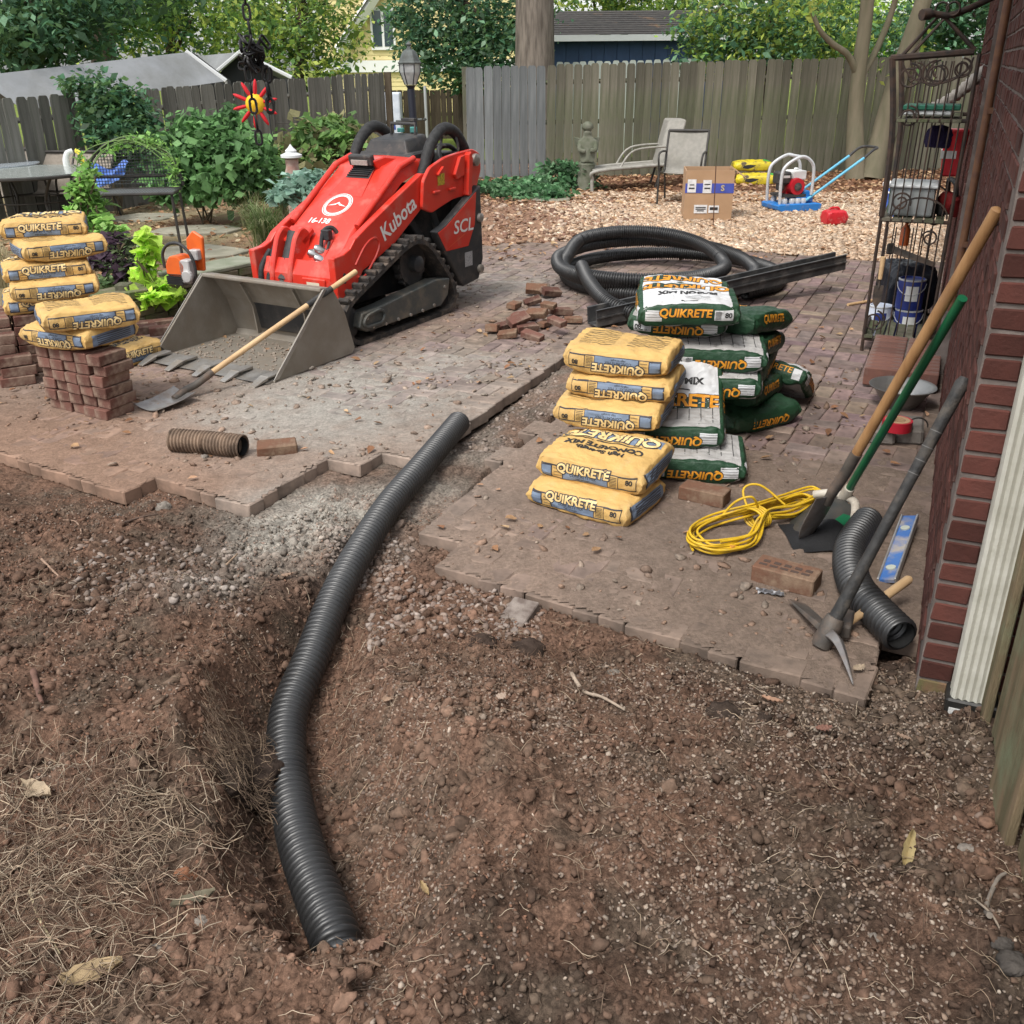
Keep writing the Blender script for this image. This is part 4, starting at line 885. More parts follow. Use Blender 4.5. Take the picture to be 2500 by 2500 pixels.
def make_track(y0, y1, side):
    out = [(-.02, .0), (1.17, .0), (1.255, .10), (1.20, .26), (.92, .565), (.78, .615), (.64, .60), (-.07, .31), (-.135, .16)]
    poly = rnd(out, [.10, .13, .12, .10, .10, .10, .14, .12, .10], 6)
    dense = resample([Vector((p[0], p[1], 0)) for p in poly + poly[:1]], .0415)[:-1]
    poly = [(p.x, p.y) for p in dense]; P, I = belt(poly, .032); n = len(P); mb = MB()
    for w_ in (y0, y1): mb.v += [tuple(pl(p.x, p.y, w_)) for p in P] + [tuple(pl(p.x, p.y, w_)) for p in I]
    for i in range(n):
        j = (i + 1) % n; mb.f += [(i, j, 2 * n + j, 2 * n + i), (n + i, 3 * n + i, 3 * n + j, n + j), (i, n + i, n + j, j), (2 * n + i, 2 * n + j, 3 * n + j, 3 * n + i)]
    tr = mb.build('track', m_rub, LO, smooth=30)
    mb = MB()
    for i in range(0, n, 2):
        p = P[i]; t = (P[(i + 1) % n] - P[i - 1]).normalized(); nn = Vector((t.y, -t.x)); yc = (y0 + y1) / 2
        for k, (wa_, wb_) in enumerate([(y0, yc - .012), (yc + .012, y1)]):
            sh = .018 * (1 if k else -1)
            a = [p + t * (sh - .021), p + t * (sh + .021), p + t * (sh + .014) + nn * .030, p + t * (sh - .014) + nn * .030]
            mb.ext([(q.x, q.y) for q in a], pl, wa_, wb_)
    mb.build('tread_lugs', m_rub, tr, bevel=.004)
    mb = MB()                                    # undercarriage beam
    ya, yb = (y0 - .012, y0 + .10) if side == 'r' else (y1 - .10, y1 + .012)
    mb.ext([(.02, .13), (.10, .085), (1.0, .085), (1.1, .15), (1.13, .27), (.95, .29), (.30, .23), (.06, .22)], pl, ya, yb); fr = mb.build('track_frame', m_frame, LO, bevel=.008, seg=2)
    mb = MB()
    yo = ya if side == 'r' else yb; sg = -1 if side == 'r' else 1
    for s_, z in [(.16, .11), (.3, .10), (.45, .10), (.6, .10), (.75, .10), (.9, .11), (1.05, .22), (.1, .18)]: mb.lathe([(.012, 0), (.012, .012)], pl(s_, z, yo), 6, axis=(0, sg, 0))
    mb.build('bolts', m_worn, fr)
    mb = MB(); lp = rnd([(.08, .12), (.26, .12), (.30, .18), (.24, .215), (.10, .20), (.05, .16)], .03, 3)
    mb.tube([pl(u, v, yo + sg * .01) for u, v in lp], .012, 6, closed=True); mb.build('tension_cover', m_frame, fr, smooth=40)
    yc = (y0 + y1) / 2; mb = MB(); mb.lathe([(.0, -.03), (.155, -.03), (.155, .03), (.0, .03)], pl(.80, .425, yc), 18, axis=(0, 1, 0)); 
    for k in range(14):
        a = 2 * math.pi * k / 14; c = pl(.80 + .155 * math.cos(a), .425 + .155 * math.sin(a), yc); mb.box(c, (.03, .05, .03), Matrix.Rotation(-a, 3, 'Y'))
    mb.lathe([(.06, 0), (.06, .09), (.03, .11)], pl(.80, .425, yc), 12, axis=(0, sg, 0)); mb.build('drive_sprocket', m_rdk, LO, smooth=35)
    mb = MB()
    for s_, z, rr in [(-.01, .155, .115), (1.12, .14, .10), (.25, .095, .055), (.5, .095, .055), (.75, .095, .055)]: mb.lathe([(rr * .5, -.07), (rr, -.06), (rr, .06), (rr * .5, .07)], pl(s_, z, yc), 16, axis=(0, 1, 0))
    mb.build('track_wheels', m_rdk, LO, smooth=35)
make_track(0, .24, 'r'); make_track(WD - .24, WD, 'l')
# chassis
mb = MB(); mb.ext([(.02, .20), (1.45, .20), (1.60, .32), (1.60, .80), (1.1, .95), (.25, .60), (.06, .52)], pl, .255, WD - .255); mb.build('chassis', m_rdk, LO, bevel=.01)
for ya, yb in ((.15, .25), (WD - .25, WD - .15)):        # wing over each track
    mb = MB(); mb.ext([(.36, .54), (.50, .60), (.66, .67), (.88, .68), (1.05, .50), (1.09, .53), (.93, .725), (.62, .73), (.40, .60)], pl, ya, yb); mb.build('track_guard', m_rdk, LO, bevel=.006)
# rear side panels
for y0, y1, sg in ((-.01, .06, -1), (WD - .06, WD + .01, 1)):
    pan = [(.98, .63), (1.10, .66), (1.60, .90), (1.62, .34), (1.55, .19), (1.32, .17), (1.06, .50)]
    mb = MB(); mb.ext(pan, pl, y0, y1); o = mb.build('rear_panel', m_rdk, LO, bevel=.012, seg=2)
    yo = y0 if sg < 0 else y1
    mb = MB(); mb.ext([(.995, .62), (1.11, .655), (1.53, .855), (1.50, .62), (1.40, .47), (1.10, .475)], pl, yo, yo + sg * .003); d_ = mb.build('red_decal', m_red, o)
    mb = MB(); lay(mb, tx('SCL', .135, .002, .15, 1.25), pl(1.335, .625, yo + sg * .003), (-sg, 0, 0), (0, 0, 1), None, .002); 
    mb.build('lettering', m_decal, o)
    mb = MB(); lay(mb, ([(-.20, -.045), (.10, .045), (.12, .055), (.10, .052)], [(0, 1, 2, 3)]), pl(1.24, .515, yo + sg * .003), (-sg, 0, 0), (0, 0, 1), None, .002); mb.build('stripe_decal', M('orange_decal', (.65, .13, .05), rough=.4), o)
    mb = MB(); lay(mb, rect2d(-.055, -.055, .055, .055), pl(1.40, .37, yo), (-sg, 0, 0), (0, 0, 1), None, .003); mb.build('warning_label', M('grey_label', (.22, .22, .22), (.42, .42, .42), scale=90, rough=.5), o)
    mb = MB()
    for s_, z in ((1.57, .66), (1.56, .27)): mb.lathe([(.034, 0), (.034, .022), (.018, .03)], pl(s_, z, yo), 14, axis=(0, sg, 0))
    mb.build('bolts', m_worn, o, smooth=40)
mb = MB(); mb.ext([(1.58, .20), (1.66, .24), (1.67, .62), (1.63, .86), (1.58, .86)], pl, .10, WD - .10); mb.build('rear_guard', m_rdk, LO, bevel=.02)
mb = MB(); mb.box((1.72, .45, .20), (.16, .5, .04)); mb.build('rider_platform', m_rdk, LO, bevel=.008)
# hood
hl, hr = WD - .165, .165
sec = [(-.02, .47), (.20, .66), (.26, .72), (.82, 1.08), (1.02, 1.135), (1.15, 1.12)]       # spine profile (s, z)
mb = MB(); nrow = len(sec); cols = [(0, -.10), (.045, -.015), (.10, .0), (.5, .008), (.90, .0), (.955, -.015), (1, -.10)]
for s_, z in sec:
    wdt = 1.0
    for c, dz in cols: mb.v.append((s_, hr + (hl - hr) * c, z + dz * (1 if s_ > .15 else .5)))
k_ = len(cols)
for i in range(nrow - 1):
    for j in range(k_ - 1): mb.f.append((i * k_ + j, i * k_ + j + 1, (i + 1) * k_ + j + 1, (i + 1) * k_ + j))
mb.f.append(tuple((nrow - 1) * k_ + j for j in range(k_)))
hood = mb.build('hood', m_red, LO, smooth=28, bevel=.012, seg=2)
hb = bmesh.new(); hb.from_mesh(hood.data); hv = BVHTree.FromBMesh(hb); hb.free()
su = Vector((.56, 0, .36)).normalized(); sn = Vector((-.36, 0, .56)).normalized(); yl = Vector((0, 1, 0)); rt_ = Vector((0, -1, 0))
def hp(s_, y, o_=0): z = np.interp(s_, [a for a, b in sec], [b for a, b in sec]); return Vector((s_, y, z)) + sn * o_
# side rails of the hood, scoop, light
for yy in (hr + .012, hl - .012):
    mb = MB(); mb.tube([hp(.30, yy, .0), hp(.82, yy, .008), hp(1.0, yy, .004)], .022, 8); mb.build('hood_rail', m_red, hood, smooth=50)
mb = MB()
sc_ = [hp(.60, .465 - .105, .004), hp(.60, .465 + .105, .004), hp(.82, .465 + .165, .004), hp(.82, .465 - .165, .004)]
a0, a1 = hp(.56, .465, -.02), hp(.80, .465, .0)
base = [hp(.545, .465 - .15, .005), hp(.545, .465 + .15, .005), hp(.79, .465 + .095, .014), hp(.79, .465 - .095, .014)]
top_ = [hp(.80, .465 - .105, .055), hp(.80, .465 + .105, .055), hp(.985, .465 + .12, .012), hp(.985, .465 - .12, .012)]
mb.add(base, [(0, 1, 2, 3)]); mb.build('scoop_floor', m_red, hood)
mb = MB(); mb.add([hp(.70, .36, .012), hp(.70, .57, .012), hp(.795, .56, .015), hp(.795, .37, .015), hp(.80, .555, .048), hp(.80, .375, .048)], [(0, 1, 2, 3), (3, 2, 4, 5)])
for k in range(5): mb.box(hp(.715 + k * .017, .465, .022), (.006, .185, .012), Matrix.Rotation(R(-33), 3, 'Y'))
mb.build('air_grille', m_rdk, hood)
mb = MB(); mb.add([hp(.80, .34, .0), hp(.80, .59, .0), hp(.795, .575, .075), hp(.795, .355, .075), hp(1.0, .61, .0), hp(1.0, .32, .0), hp(.90, .59, .055), hp(.90, .34, .055)], [(2, 3, 7, 6), (0, 3, 2, 1), (3, 0, 5, 7), (1, 2, 6, 4), (6, 7, 5, 4)]); mb.build('light_housing', m_red, hood, bevel=.008)
mb = MB(); mb.box(hp(.80, .465, .075), (.05, .205, .075), Matrix.Rotation(R(-12), 3, 'Y')); wl = mb.build('work_light', m_rdk, hood, bevel=.012, seg=2)
mb = MB(); mb.box(hp(.775, .465, .075), (.012, .145, .034), Matrix.Rotation(R(-12), 3, 'Y')); mb.build('lens', M('light_lens', (.45, .40, .36), (.3, .27, .25), scale=60, rough=.2), wl)
ring = []
mb = MB(); N_ = 36
for r0, r1 in ((.088, .106), (.112, .118)):
    vs = [(r0 * math.cos(6.2832 * k / N_), r0 * math.sin(6.2832 * k / N_)) for k in range(N_)] + [(r1 * math.cos(6.2832 * k / N_), r1 * math.sin(6.2832 * k / N_)) for k in range(N_)]
    lay(mb, (vs, [(k, (k + 1) % N_, N_ + (k + 1) % N_, N_ + k) for k in range(N_)]), hp(.46, .465, .0), rt_, su, hv, .003)
lay(mb, ([(-.085, -.012), (-.02, .012), (0, .03), (.02, .012), (.085, -.012), (.02, -.005), (.0, .012), (-.02, -.005)], [(0, 1, 7), (1, 2, 6, 7), (2, 3, 5, 6), (3, 4, 5)]), hp(.46, .465, 0), rt_, su, hv, .003)
mb.build('emblem', m_decal, hood)
mb = MB(); lay(mb, tx('16-138', .07, .002), hp(.315, .52, 0), rt_, su, hv, .003); mb.build('fleet_number', m_decal, hood)
# loader arms
def arm(y0, y1, sg):
    P = [(-.075, .60), (-.065, .40), (-.055, .15), (.0, .13), (.10, .33), (.22, .47), (.60, .60), (1.02, .84), (1.02, 1.03), (.96, 1.035), (.62, .895), (.30, .755), (.16, .69), (.10, .635), (.03, .61)]
    mb = MB(); mb.ext(P, pl, y0, y1); a = mb.build('loader_arm', m_red, LO, bevel=.008, seg=2)
    yo = y0 if sg < 0 else y1
    slot = rnd([(.16, .40), (.30, .50), (.40, .60), (.36, .655), (.28, .63), (.13, .46)], .05, 4)
    mb = MB(); mb.tube([pl(u, v, yo) for u, v in rnd([(.10, .48), (.26, .64), (.37, .68), (.43, .63), (.38, .55), (.21, .41)], .06, 4)][4:], .009, 6); mb.build('pressed_rib', m_red, a, smooth=50)
    mb = MB(); mb.ext(rnd([(.005, .42), (.03, .42), (.03, .49), (.005, .49)], .012, 3), pl, yo + sg * .001, yo + sg * .004); mb.build('slot', m_rdk, a)
    mb = MB(); mb.lathe([(.05, 0), (.05, .02), (.02, .028)], pl(-.02, .19, yo), 16, axis=(0, sg, 0)); mb.build('pivot_pin', m_worn, a, smooth=40)
    an = math.atan2(.24, .52); ux = Vector((math.cos(an) * -sg * 1, 0, math.sin(an) * -sg)) if sg < 0 else Vector((-math.cos(an), 0, -math.sin(an)))
    uy = Vector((-math.sin(an), 0, math.cos(an)))
    mb = MB(); lay(mb, tx('Kubota', .155, .0032, 0, .98), pl(.655, .765, yo), ux, uy, None, .002); mb.build('lettering', m_decal, a)
    # rear lever plates
    Q = [(.90, .80), (.93, .99), (1.02, 1.075), (1.22, 1.13), (1.42, 1.15), (1.60, 1.16), (1.70, 1.12), (1.71, 1.0), (1.60, .80), (1.45, .83), (1.30, .82), (1.12, .78), (1.02, .755)]
    mb = MB(); yi = yo + sg * .004; mb.ext(rnd(Q, .03, 3), pl, yi, yi + sg * .03); b = mb.build('rear_lever', m_red, LO, bevel=.006)
    yq = yi + sg * .03
    mb = MB()
    for (s_, z, l, an2) in ((1.13, 1.04, .09, 35), (1.07, .90, .08, 0), (1.28, .90, .08, 0)): mb.box(pl(s_, z, yq + sg * .012), (l, .022, .018), Matrix.Rotation(-R(an2), 3, 'Y'))
    mb.ext([(1.30, 1.00), (1.38, 1.12), (1.44, 1.13), (1.43, .985), (1.33, .965)], pl, yq, yq + sg * .03); mb.build('stop_blocks', m_red, b, bevel=.004)
    mb = MB(); mb.ext([(1.44, .84), (1.47, 1.13), (1.50, 1.15), (1.52, 1.1), (1.49, .82)], pl, yq, yq + sg * .05); mb.build('web_plate', m_red, b, bevel=.004)
    mb = MB(); mb.lathe([(.045, 0), (.045, .03), (.02, .04)], pl(1.61, 1.08, yq), 14, axis=(0, sg, 0)); mb.build('pivot_pin', m_worn, b, smooth=40)
    mb = MB(); lay(mb, rect2d(-.045, -.04, .045, .04), pl(1.15, .98, yq), (-sg, 0, 0), (0, 0, 1), None, .002); mb.build('warning_label', M('yellow_label', (.6, .42, .03), (.25, .18, .02), scale=60, rough=.5), b)
    # lift link down to the chassis and hose loop
    mb = MB(); mb.tube([pl(1.12, .80, yi + sg * .0 - sg * .06), pl(1.30, .42, yi - sg * .06)], .028, 10); mb.tube([pl(1.30, .42, yi - sg * .06), pl(1.36, .30, yi - sg * .06)], .042, 12); mb.build('lift_cylinder', m_rdk, LO, smooth=40)
    yh = yo - sg * .05
    mb = MB(); hs_ = spline([pl(.98, .95, yh), pl(1.06, 1.06, yh), pl(1.16, 1.22, yh), pl(1.32, 1.315, yh), pl(1.48, 1.28, yh), pl(1.60, 1.16, yh), pl(1.66, 1.05, yh)], 8)
    mb.tube(hs_, .042, 12); mb.build('hose_sleeve', m_hose, LO, smooth=60)
arm(.085, .14, -1); arm(WD - .14, WD - .085, 1)
# front cross member, cylinder, couplers, quick attach
mb = MB(); mb.ext([(-.06, .30), (-.02, .30), (.03, .52), (-.0, .56), (-.055, .46)], pl, .14, WD - .14); cm = mb.build('cross_member', m_red, LO, bevel=.01)
mb = MB(); mb.box(pl(-.062, .385, .285), (.02, .20, .13)); mb.build('front_plate', m_red, cm, bevel=.006)
mb = MB(); lay(mb, rect2d(-.055, -.04, .055, .04), pl(-.0725, .385, .285), (0, -1, 0), (0, 0, 1), None, .002); bd = mb.build('badge', M('cream_plate', (.62, .55, .42), rough=.5), cm)
mb = MB()
for k, xx in enumerate((-.034, -.014, .012, .034)): lay(mb, rect2d(xx - .003, -.025, xx + .003, .02), pl(-.0725, .385, .285), (0, -1, 0), (0, 0, 1), None, .004)
lay(mb, rect2d(-.042, .014, .042, .02), pl(-.0725, .385, .285), (0, -1, 0), (0, 0, 1), None, .004); mb.build('badge_print', m_kp, bd)
for yc in (.50, .66):                               # red cheeks that carry the tilt cylinder
    mb = MB(); mb.ext(rnd([(-.10, .24), (-.02, .26), (.10, .50), (.18, .70), (.10, .76), (.02, .70), (-.06, .50)], .05, 4), pl, yc - .02, yc + .02); mb.build('cylinder_bracket', m_red, LO, bevel=.008)
mb = MB(); mb.tube([pl(-.09, .30, .58), pl(.02, .48, .58)], .035, 12); mb.tube([pl(-.02, .40, .58), pl(.13, .70, .58)], .055, 14); mb.box(pl(-.10, .285, .58), (.09, .11, .08)); mb.build('tilt_cylinder', m_rdk, LO, smooth=40)
mb = MB(); mb.ext([(.06, .66), (.20, .74), (.22, .70), (.1, .62)], pl, .48, .68); mb.build('bracket_cap', m_red, LO, bevel=.01)
mb = MB(); mb.tube(spline([pl(-.07, .34, .70), pl(-.03, .46, .70), pl(.06, .60, .72), pl(.16, .66, .73)], 6), .022, 8); mb.tube(spline([pl(-.07, .34, .76), pl(-.05, .48, .76), pl(.05, .58, .76)], 6), .02, 8); mb.build('hydraulic_hose', m_hose, LO, smooth=60)
mb = MB()
for s_, z, y_ in ((.12, .60, .36), (.10, .57, .40), (.08, .545, .33)): mb.lathe([(.022, -.06), (.03, -.03), (.03, .03), (.018, .05)], pl(s_, z, y_), 10, axis=(-.5, .5, .4))
mb.build('hydraulic_couplers', m_chrome, LO, smooth=40)
mb = MB(); mb.tube(spline([pl(.12, .60, .36), pl(.16, .72, .36), pl(.22, .74, .33), pl(.26, .68, .30)], 6), .016, 8); mb.box(pl(.17, .70, .34), (.05, .07, .07)); mb.tube([pl(.10, .55, .31), pl(.16, .66, .31)], .012, 6); mb.build('valve_block', m_rdk, LO, bevel=.006)
mb = MB(); mb.ext([(.04, .52), (.18, .67), (.20, .66), (.08, .50)], pl, .30, .325); mb.build('bracket', m_red, LO, bevel=.004)
mb = MB(); mb.ext([(-.16, .08), (-.10, .08), (-.08, .36), (-.14, .40), (-.22, .36)], pl, .18, WD - .18); mb.build('quick_attach_plate', m_rdk, LO, bevel=.01)
# console
mb = MB(); mb.ext([(1.02, 1.11), (1.34, 1.10), (1.34, 1.17), (1.05, 1.16)], pl, .22, WD - .22); mb.build('console_base', m_rdk, LO, bevel=.012)
mb = MB()
ybl, ybr = .66, .30
mb.add([(1.06, ybr - .02, 1.155), (1.06, ybl + .02, 1.155), (1.10, ybl - .02, 1.245), (1.10, ybr + .02, 1.245), (1.40, ybr - .02, 1.155), (1.40, ybl + .02, 1.155), (1.36, ybl - .02, 1.275), (1.36, ybr + .02, 1.275)], [(0, 1, 2, 3), (3, 2, 6, 7), (0, 3, 7, 4), (1, 5, 6, 2), (4, 7, 6, 5)]); con = mb.build('console', m_rdk, LO, bevel=.012, seg=2)
mb = MB(); mb.tube([(1.30, .37, 1.26), (1.30, .37, 1.345), (1.30, .59, 1.345), (1.30, .59, 1.26)], .012, 8); mb.build('guard_rail', m_rdk, con, smooth=50)
mb = MB(); mb.box((1.35, .42, 1.30), (.03, .05, .04)); mb.box((1.35, .54, 1.295), (.03, .05, .03)); mb.build('switches', M('teal_switch', (.08, .30, .27), rough=.5), con, bevel=.004)
mb = MB(); mb.lathe([(.05, 0), (.055, .02), (.03, .035)], (1.42, .24, 1.17), 12); mb.tube([(1.44, .24, 1.18), (1.46, .24, 1.27)], .012, 8); mb.box((1.46, .24, 1.275), (.09, .11, .03)); mb.tube(spline([(1.46, .18, 1.27), (1.47, .12, 1.25), (1.47, .10, 1.16)], 5), .011, 8); mb.build('joystick', m_rdk, LO, smooth=40)
mb = MB(); mb.tube([(1.42, .50, 1.24), (1.44, .50, 1.36)], .012, 8); mb.box((1.44, .52, 1.365), (.05, .12, .02)); mb.build('control_lever', m_rdk, LO)
mb = MB(); mb.box((1.50, .44, 1.06), (.22, .52, .16)); mb.tube(spline([(1.30, .14, 1.08), (1.36, .20, 1.17), (1.52, .22, 1.18), (1.62, .20, 1.12)], 6), .02, 8); mb.build('operator_pad', m_rdk, LO, bevel=.03, seg=2)
# bucket
bk = MB(); BY0, BY1 = -.075, WD + .065
prof_b = [(-.90, .015), (-.16, .015), (-.13, .05), (-.20, .27), (-.30, .44), (-.385, .455)]
def shell(P, th, y0, y1, mb):
    a = [Vector(p) for p in P]; o_ = []
    for i in range(len(a)):
        t = (a[min(i + 1, len(a) - 1)] - a[max(i - 1, 0)]).normalized(); o_.append(a[i] + Vector((t.y, -t.x)) * th)
    for i in range(len(a) - 1): mb.ext([tuple(a[i]), tuple(a[i + 1]), tuple(o_[i + 1]), tuple(o_[i])], pl, y0, y1)
shell(prof_b, .012, BY0 + .012, BY1 - .012, bk); bucket = bk.build('bucket', m_steel, LO)
for y0 in (BY0, BY1 - .014):
    mb = MB(); mb.ext([(-.90, .005), (-.15, .004), (-.12, .04), (-.19, .28), (-.29, .455), (-.385, .47), (-.42, .44), (-.86, .05)], pl, y0, y0 + .014); sp = mb.build('side_plate', m_steel, bucket, bevel=.003)
    mb = MB(); mb.ext([(-.905, .02), (-.385, .475), (-.36, .47), (-.86, .02)], pl, y0 - .006 if y0 < 0 else y0 + .014, y0 if y0 < 0 else y0 + .020); mb.build('side_cutter', m_worn, sp)
mb = MB(); mb.box(pl(-.35, .462, (BY0 + BY1) / 2), (.10, BY1 - BY0 - .03, .026), Matrix.Rotation(R(8), 3, 'Y')); mb.build('top_lip', m_steel, bucket, bevel=.008, seg=2)
mb = MB(); mb.ext([(-.96, .012), (-.78, .028), (-.78, .010), (-.94, .004)], pl, BY0 + .016, BY1 - .016); mb.build('cutting_edge', m_worn, bucket)
mb = MB()
for y_ in (.24, .70): mb.ext([(-.18, .06), (-.22, .26), (-.31, .43), (-.33, .42), (-.24, .25), (-.22, .06)], pl, y_ - .006, y_ + .006)
mb.build('gusset', m_steel, bucket)
for k in range(5):
    yc = BY0 + .05 + k * (BY1 - BY0 - .10) / 4; mb = MB()
    for (s0, w0, z0), (s1, w1, z1) in (((-.80, .030, .050), (-.93, .034, .048)), ((-.93, .034, .048), (-1.04, .022, .012))):
        mb.add([(s0, yc - w0, z0), (s0, yc + w0, z0), (s1, yc + w1, z1), (s1, yc - w1, z1), (s0, yc - w0, z0 - .022), (s0, yc + w0, z0 - .022), (s1, yc + w1, z1 - .010), (s1, yc - w1, z1 - .010)], [(0, 1, 2, 3), (4, 7, 6, 5), (0, 3, 7, 4), (1, 5, 6, 2), (0, 4, 5, 1), (3, 2, 6, 7)])
    mb.build('tooth', m_worn, bucket, bevel=.003)
# loose grey grit on the bucket floor
n = 260; xs_ = RNG.uniform(-.84, -.2, n); ys_ = RNG.uniform(0, WD, n)
mb = MB()
for a, b in zip(xs_, ys_): mb.box((a, b, .02), (random.uniform(.006, .02), random.uniform(.006, .018), random.uniform(.004, .012)), Matrix.Rotation(random.uniform(0, 3), 3, 'Z'))
o = mb.build('loose_grit', M('grit', (.34, .29, .24), (.22, .17, .13), scale=50, rough=.95), bucket); o['kind'] = 'stuff'
# ================================================================== corrugated pipes, drain, cord
m_corr = M('corrugated_black', (.014, .0145, .0155), (.022, .022, .022), scale=14, rough=.43, spec=.7, dirt=(.10, .075, .055), dscale=9, dlo=.66, dhi=.98)
m_corrb = M('corrugated_brown', (.055, .038, .028), (.10, .07, .05), scale=20, rough=.75, spec=.3, dirt=(.27, .19, .135), dscale=9, dlo=.40, dhi=.70)
m_in = M('pipe_inside', (.006, .006, .006), rough=.8)
def corrugated(name, label, path, r, mat, pitch=.0235, amp=.012, n=18, cat='pipe', group=None, parts=True):
    P = resample(path, pitch / 7); root = thing(name, label, cat, P[0], 0, group); o_ = P[0]; P = [p - o_ for p in P]
    wave = [r - amp, r - amp, r - amp * .45, r - amp * .06, r, r - amp * .06, r - amp * .45]
    rr = [wave[i % 7] for i in range(len(P))]
    mb = MB(); mb.tube(P, rr, n, cap=False); mb.build('corrugated_wall', mat, root, smooth=75, fix=False)
    if parts:
        for k, e in ((0, 'a'), (-1, 'b')):
            seg = P[:14] if k == 0 else P[-14:]
            mb = MB(); mb.tube(seg, r - amp - .004, n, cap=False); o = mb.build('open_end', m_in, root, smooth=75, fix=False)
    return root
PP = spline(PIPE, 10)
corrugated('corrugated_pipe', 'long black corrugated drain pipe snaking down the dug trench', PP, PR, m_corr)
corrugated('corrugated_pipe', 'short mud brown piece of corrugated pipe lying on the patio', [G(418, 1074, .058), G(505, 1080, .057), G(594, 1090, .056)], .060, m_corrb, pitch=.018)
corrugated('corrugated_pipe', 'short black corrugated pipe by the wall under the pickaxe', spline([G(2120, 1270, .062), G(2076, 1340, .062), G(2086, 1425, .06), G(2140, 1492, .06), G(2200, 1552, .062)], 8), .062, m_corr)
# big coil
cpath = []
def ringp(cx_, cy_, rx, ry, z0, zt, a0, a1, n=40, tilt=0.0):
    for i in range(n):
        a = R(a0 + (a1 - a0) * i / n); t = i / n; cpath.append(Vector((cx_ + rx * math.cos(a), cy_ + ry * math.sin(a), z0 + (zt - z0) * t + tilt * max(0, math.sin(a)))))
ringp(1.42, 8.55, .93, .92, .06, .06, -60, 300, tilt=.02)
ringp(1.28, 8.50, .84, .80, .10, .17, 300, 520, tilt=.08)
ringp(1.13, 8.46, .72, .72, .17, .17, 520, 880, tilt=.16)
ringp(1.06, 8.40, .60, .62, .16, .10, 880, 1060, tilt=.10)
end_ = [G(1400, 660, .30) + Vector((.12, -.15, 0))]
cp = resample(spline(cpath[::3], 5), .02)
corrugated('pipe_coil', 'big loose coil of black corrugated pipe behind the green bags', cp, .058, m_corr, pitch=.021, n=14, cat='pipe coil')
corrugated('corrugated_pipe', 'stub of black corrugated pipe sticking up inside the big coil', spline([G(1420, 650, .24), G(1440, 690, .20), G(1480, 735, .14), G(1545, 765, .09)], 6), .056, m_corr, pitch=.021, n=14)
# channel drain
m_chan = M('channel_plastic', (.035, .035, .036), (.055, .055, .055), scale=12, rough=.5, dirt=(.18, .16, .14), dscale=6, dlo=.5, dhi=.85)
ca_, cb_ = G(1446, 795, .015), G(2050, 655, .19); cd_ = (cb_ - ca_); cl_ = cd_.length
ch = thing('channel_drain', 'long dark grey channel drain lying across the patio over the coil', 'drain', ca_); cd_.normalize()
cs = cd_.cross(Vector((0, 0, 1))).normalized(); cu_ = cs.cross(cd_)
fr3 = lambda u, v, w_: cs * u + cu_ * v + cd_ * w_
mb = MB(); mb.ext([(-.065, .0), (.065, .0), (.065, .115), (.075, .125), (.052, .125), (.052, .012), (-.052, .012), (-.052, .125), (-.075, .125), (-.065, .115)], fr3, 0, cl_); mb.build('channel', m_chan, ch, bevel=.002)
mb = MB(); mb.box(fr3(-.071, .06, cl_ / 2), (.001, .001, .001))
for u in (-.07, .07): mb.ext([(u - .004, .06), (u + .004, .06), (u + .004, .07), (u - .004, .07)], fr3, .0, cl_)
mb.build('side_rib', m_chan, ch)
# extension cord
m_cord = M('yellow_cord', (.62, .40, .018), (.52, .32, .015), scale=30, rough=.45, dirt=(.40, .30, .12), dscale=18, dlo=.55, dhi=.85)
cord = thing('extension_cord', 'yellow extension cord bundled in loops beside the brick', 'cord', (0, 0, 0))
A_, B_ = G(1690, 1352), G(1975, 1232); ax_ = (B_ - A_); al = ax_.length; ax_.normalize(); ay_ = Vector((-ax_.y, ax_.x, 0)); path = []
rn = random.Random(3)
for k in range(9):
    o1, o2 = rn.uniform(-.01, .05), rn.uniform(-.05, .03); wdt = rn.uniform(.075, .125); z = .01 + k * .006
    for (u, v) in ((.0, 0), (.08, .72), (.3, 1.0), (.52, .32), (.78, .5), (1, .3), (1.03, 0), (.98, -.35), (.75, -.5), (.5, -.38), (.28, -1.05), (.07, -.75)):
        uu = o1 + u * (al + o2 - o1); path.append(A_ + ax_ * uu + ay_ * (v * wdt + rn.uniform(-.008, .008)) + Vector((0, 0, z + rn.uniform(0, .006) + (.03 if .45 < u < .6 else 0))))
mb = MB(); mb.tube(resample(spline(path, 6), .012), .0052, 7); mb.build('cable', m_cord, cord, smooth=60)
mid = A_ + ax_ * al * .52; wr = []
for k in range(40):
    a = k * .62; wr.append(mid + ax_ * (-.03 + k * .0014) + ay_ * (.055 * math.cos(a)) + Vector((0, 0, .045 + .042 * math.sin(a))))
mb = MB(); mb.tube(resample(spline(wr, 4), .01), .0052, 7); mb.tube(spline([mid + Vector((0, 0, .09)), mid + ax_ * -.05 + Vector((.0, .0, .15)), mid + ax_ * -.09 + ay_ * .05 + Vector((0, 0, .12)), mid + ax_ * -.12 + ay_ * .1 + Vector((0, 0, .03))], 6), .0052, 7)
mb.tube(spline([mid, mid + ax_ * .06 + ay_ * .13 + Vector((0, 0, .10)), mid + ax_ * .13 + ay_ * .10 + Vector((0, 0, .12)), mid + ax_ * .18 + Vector((0, 0, .05))], 6), .0052, 7); mb.build('wrapped_turns', m_cord, cord, smooth=60)
mb = MB(); pq = G(1780, 1338, .03); mb.tube([pq, pq + ax_ * .025, pq + ax_ * .05], [.016, .015, .009], 10); mb.build('plug', M('plug_orange', (.62, .30, .06), rough=.5), cord, smooth=40)

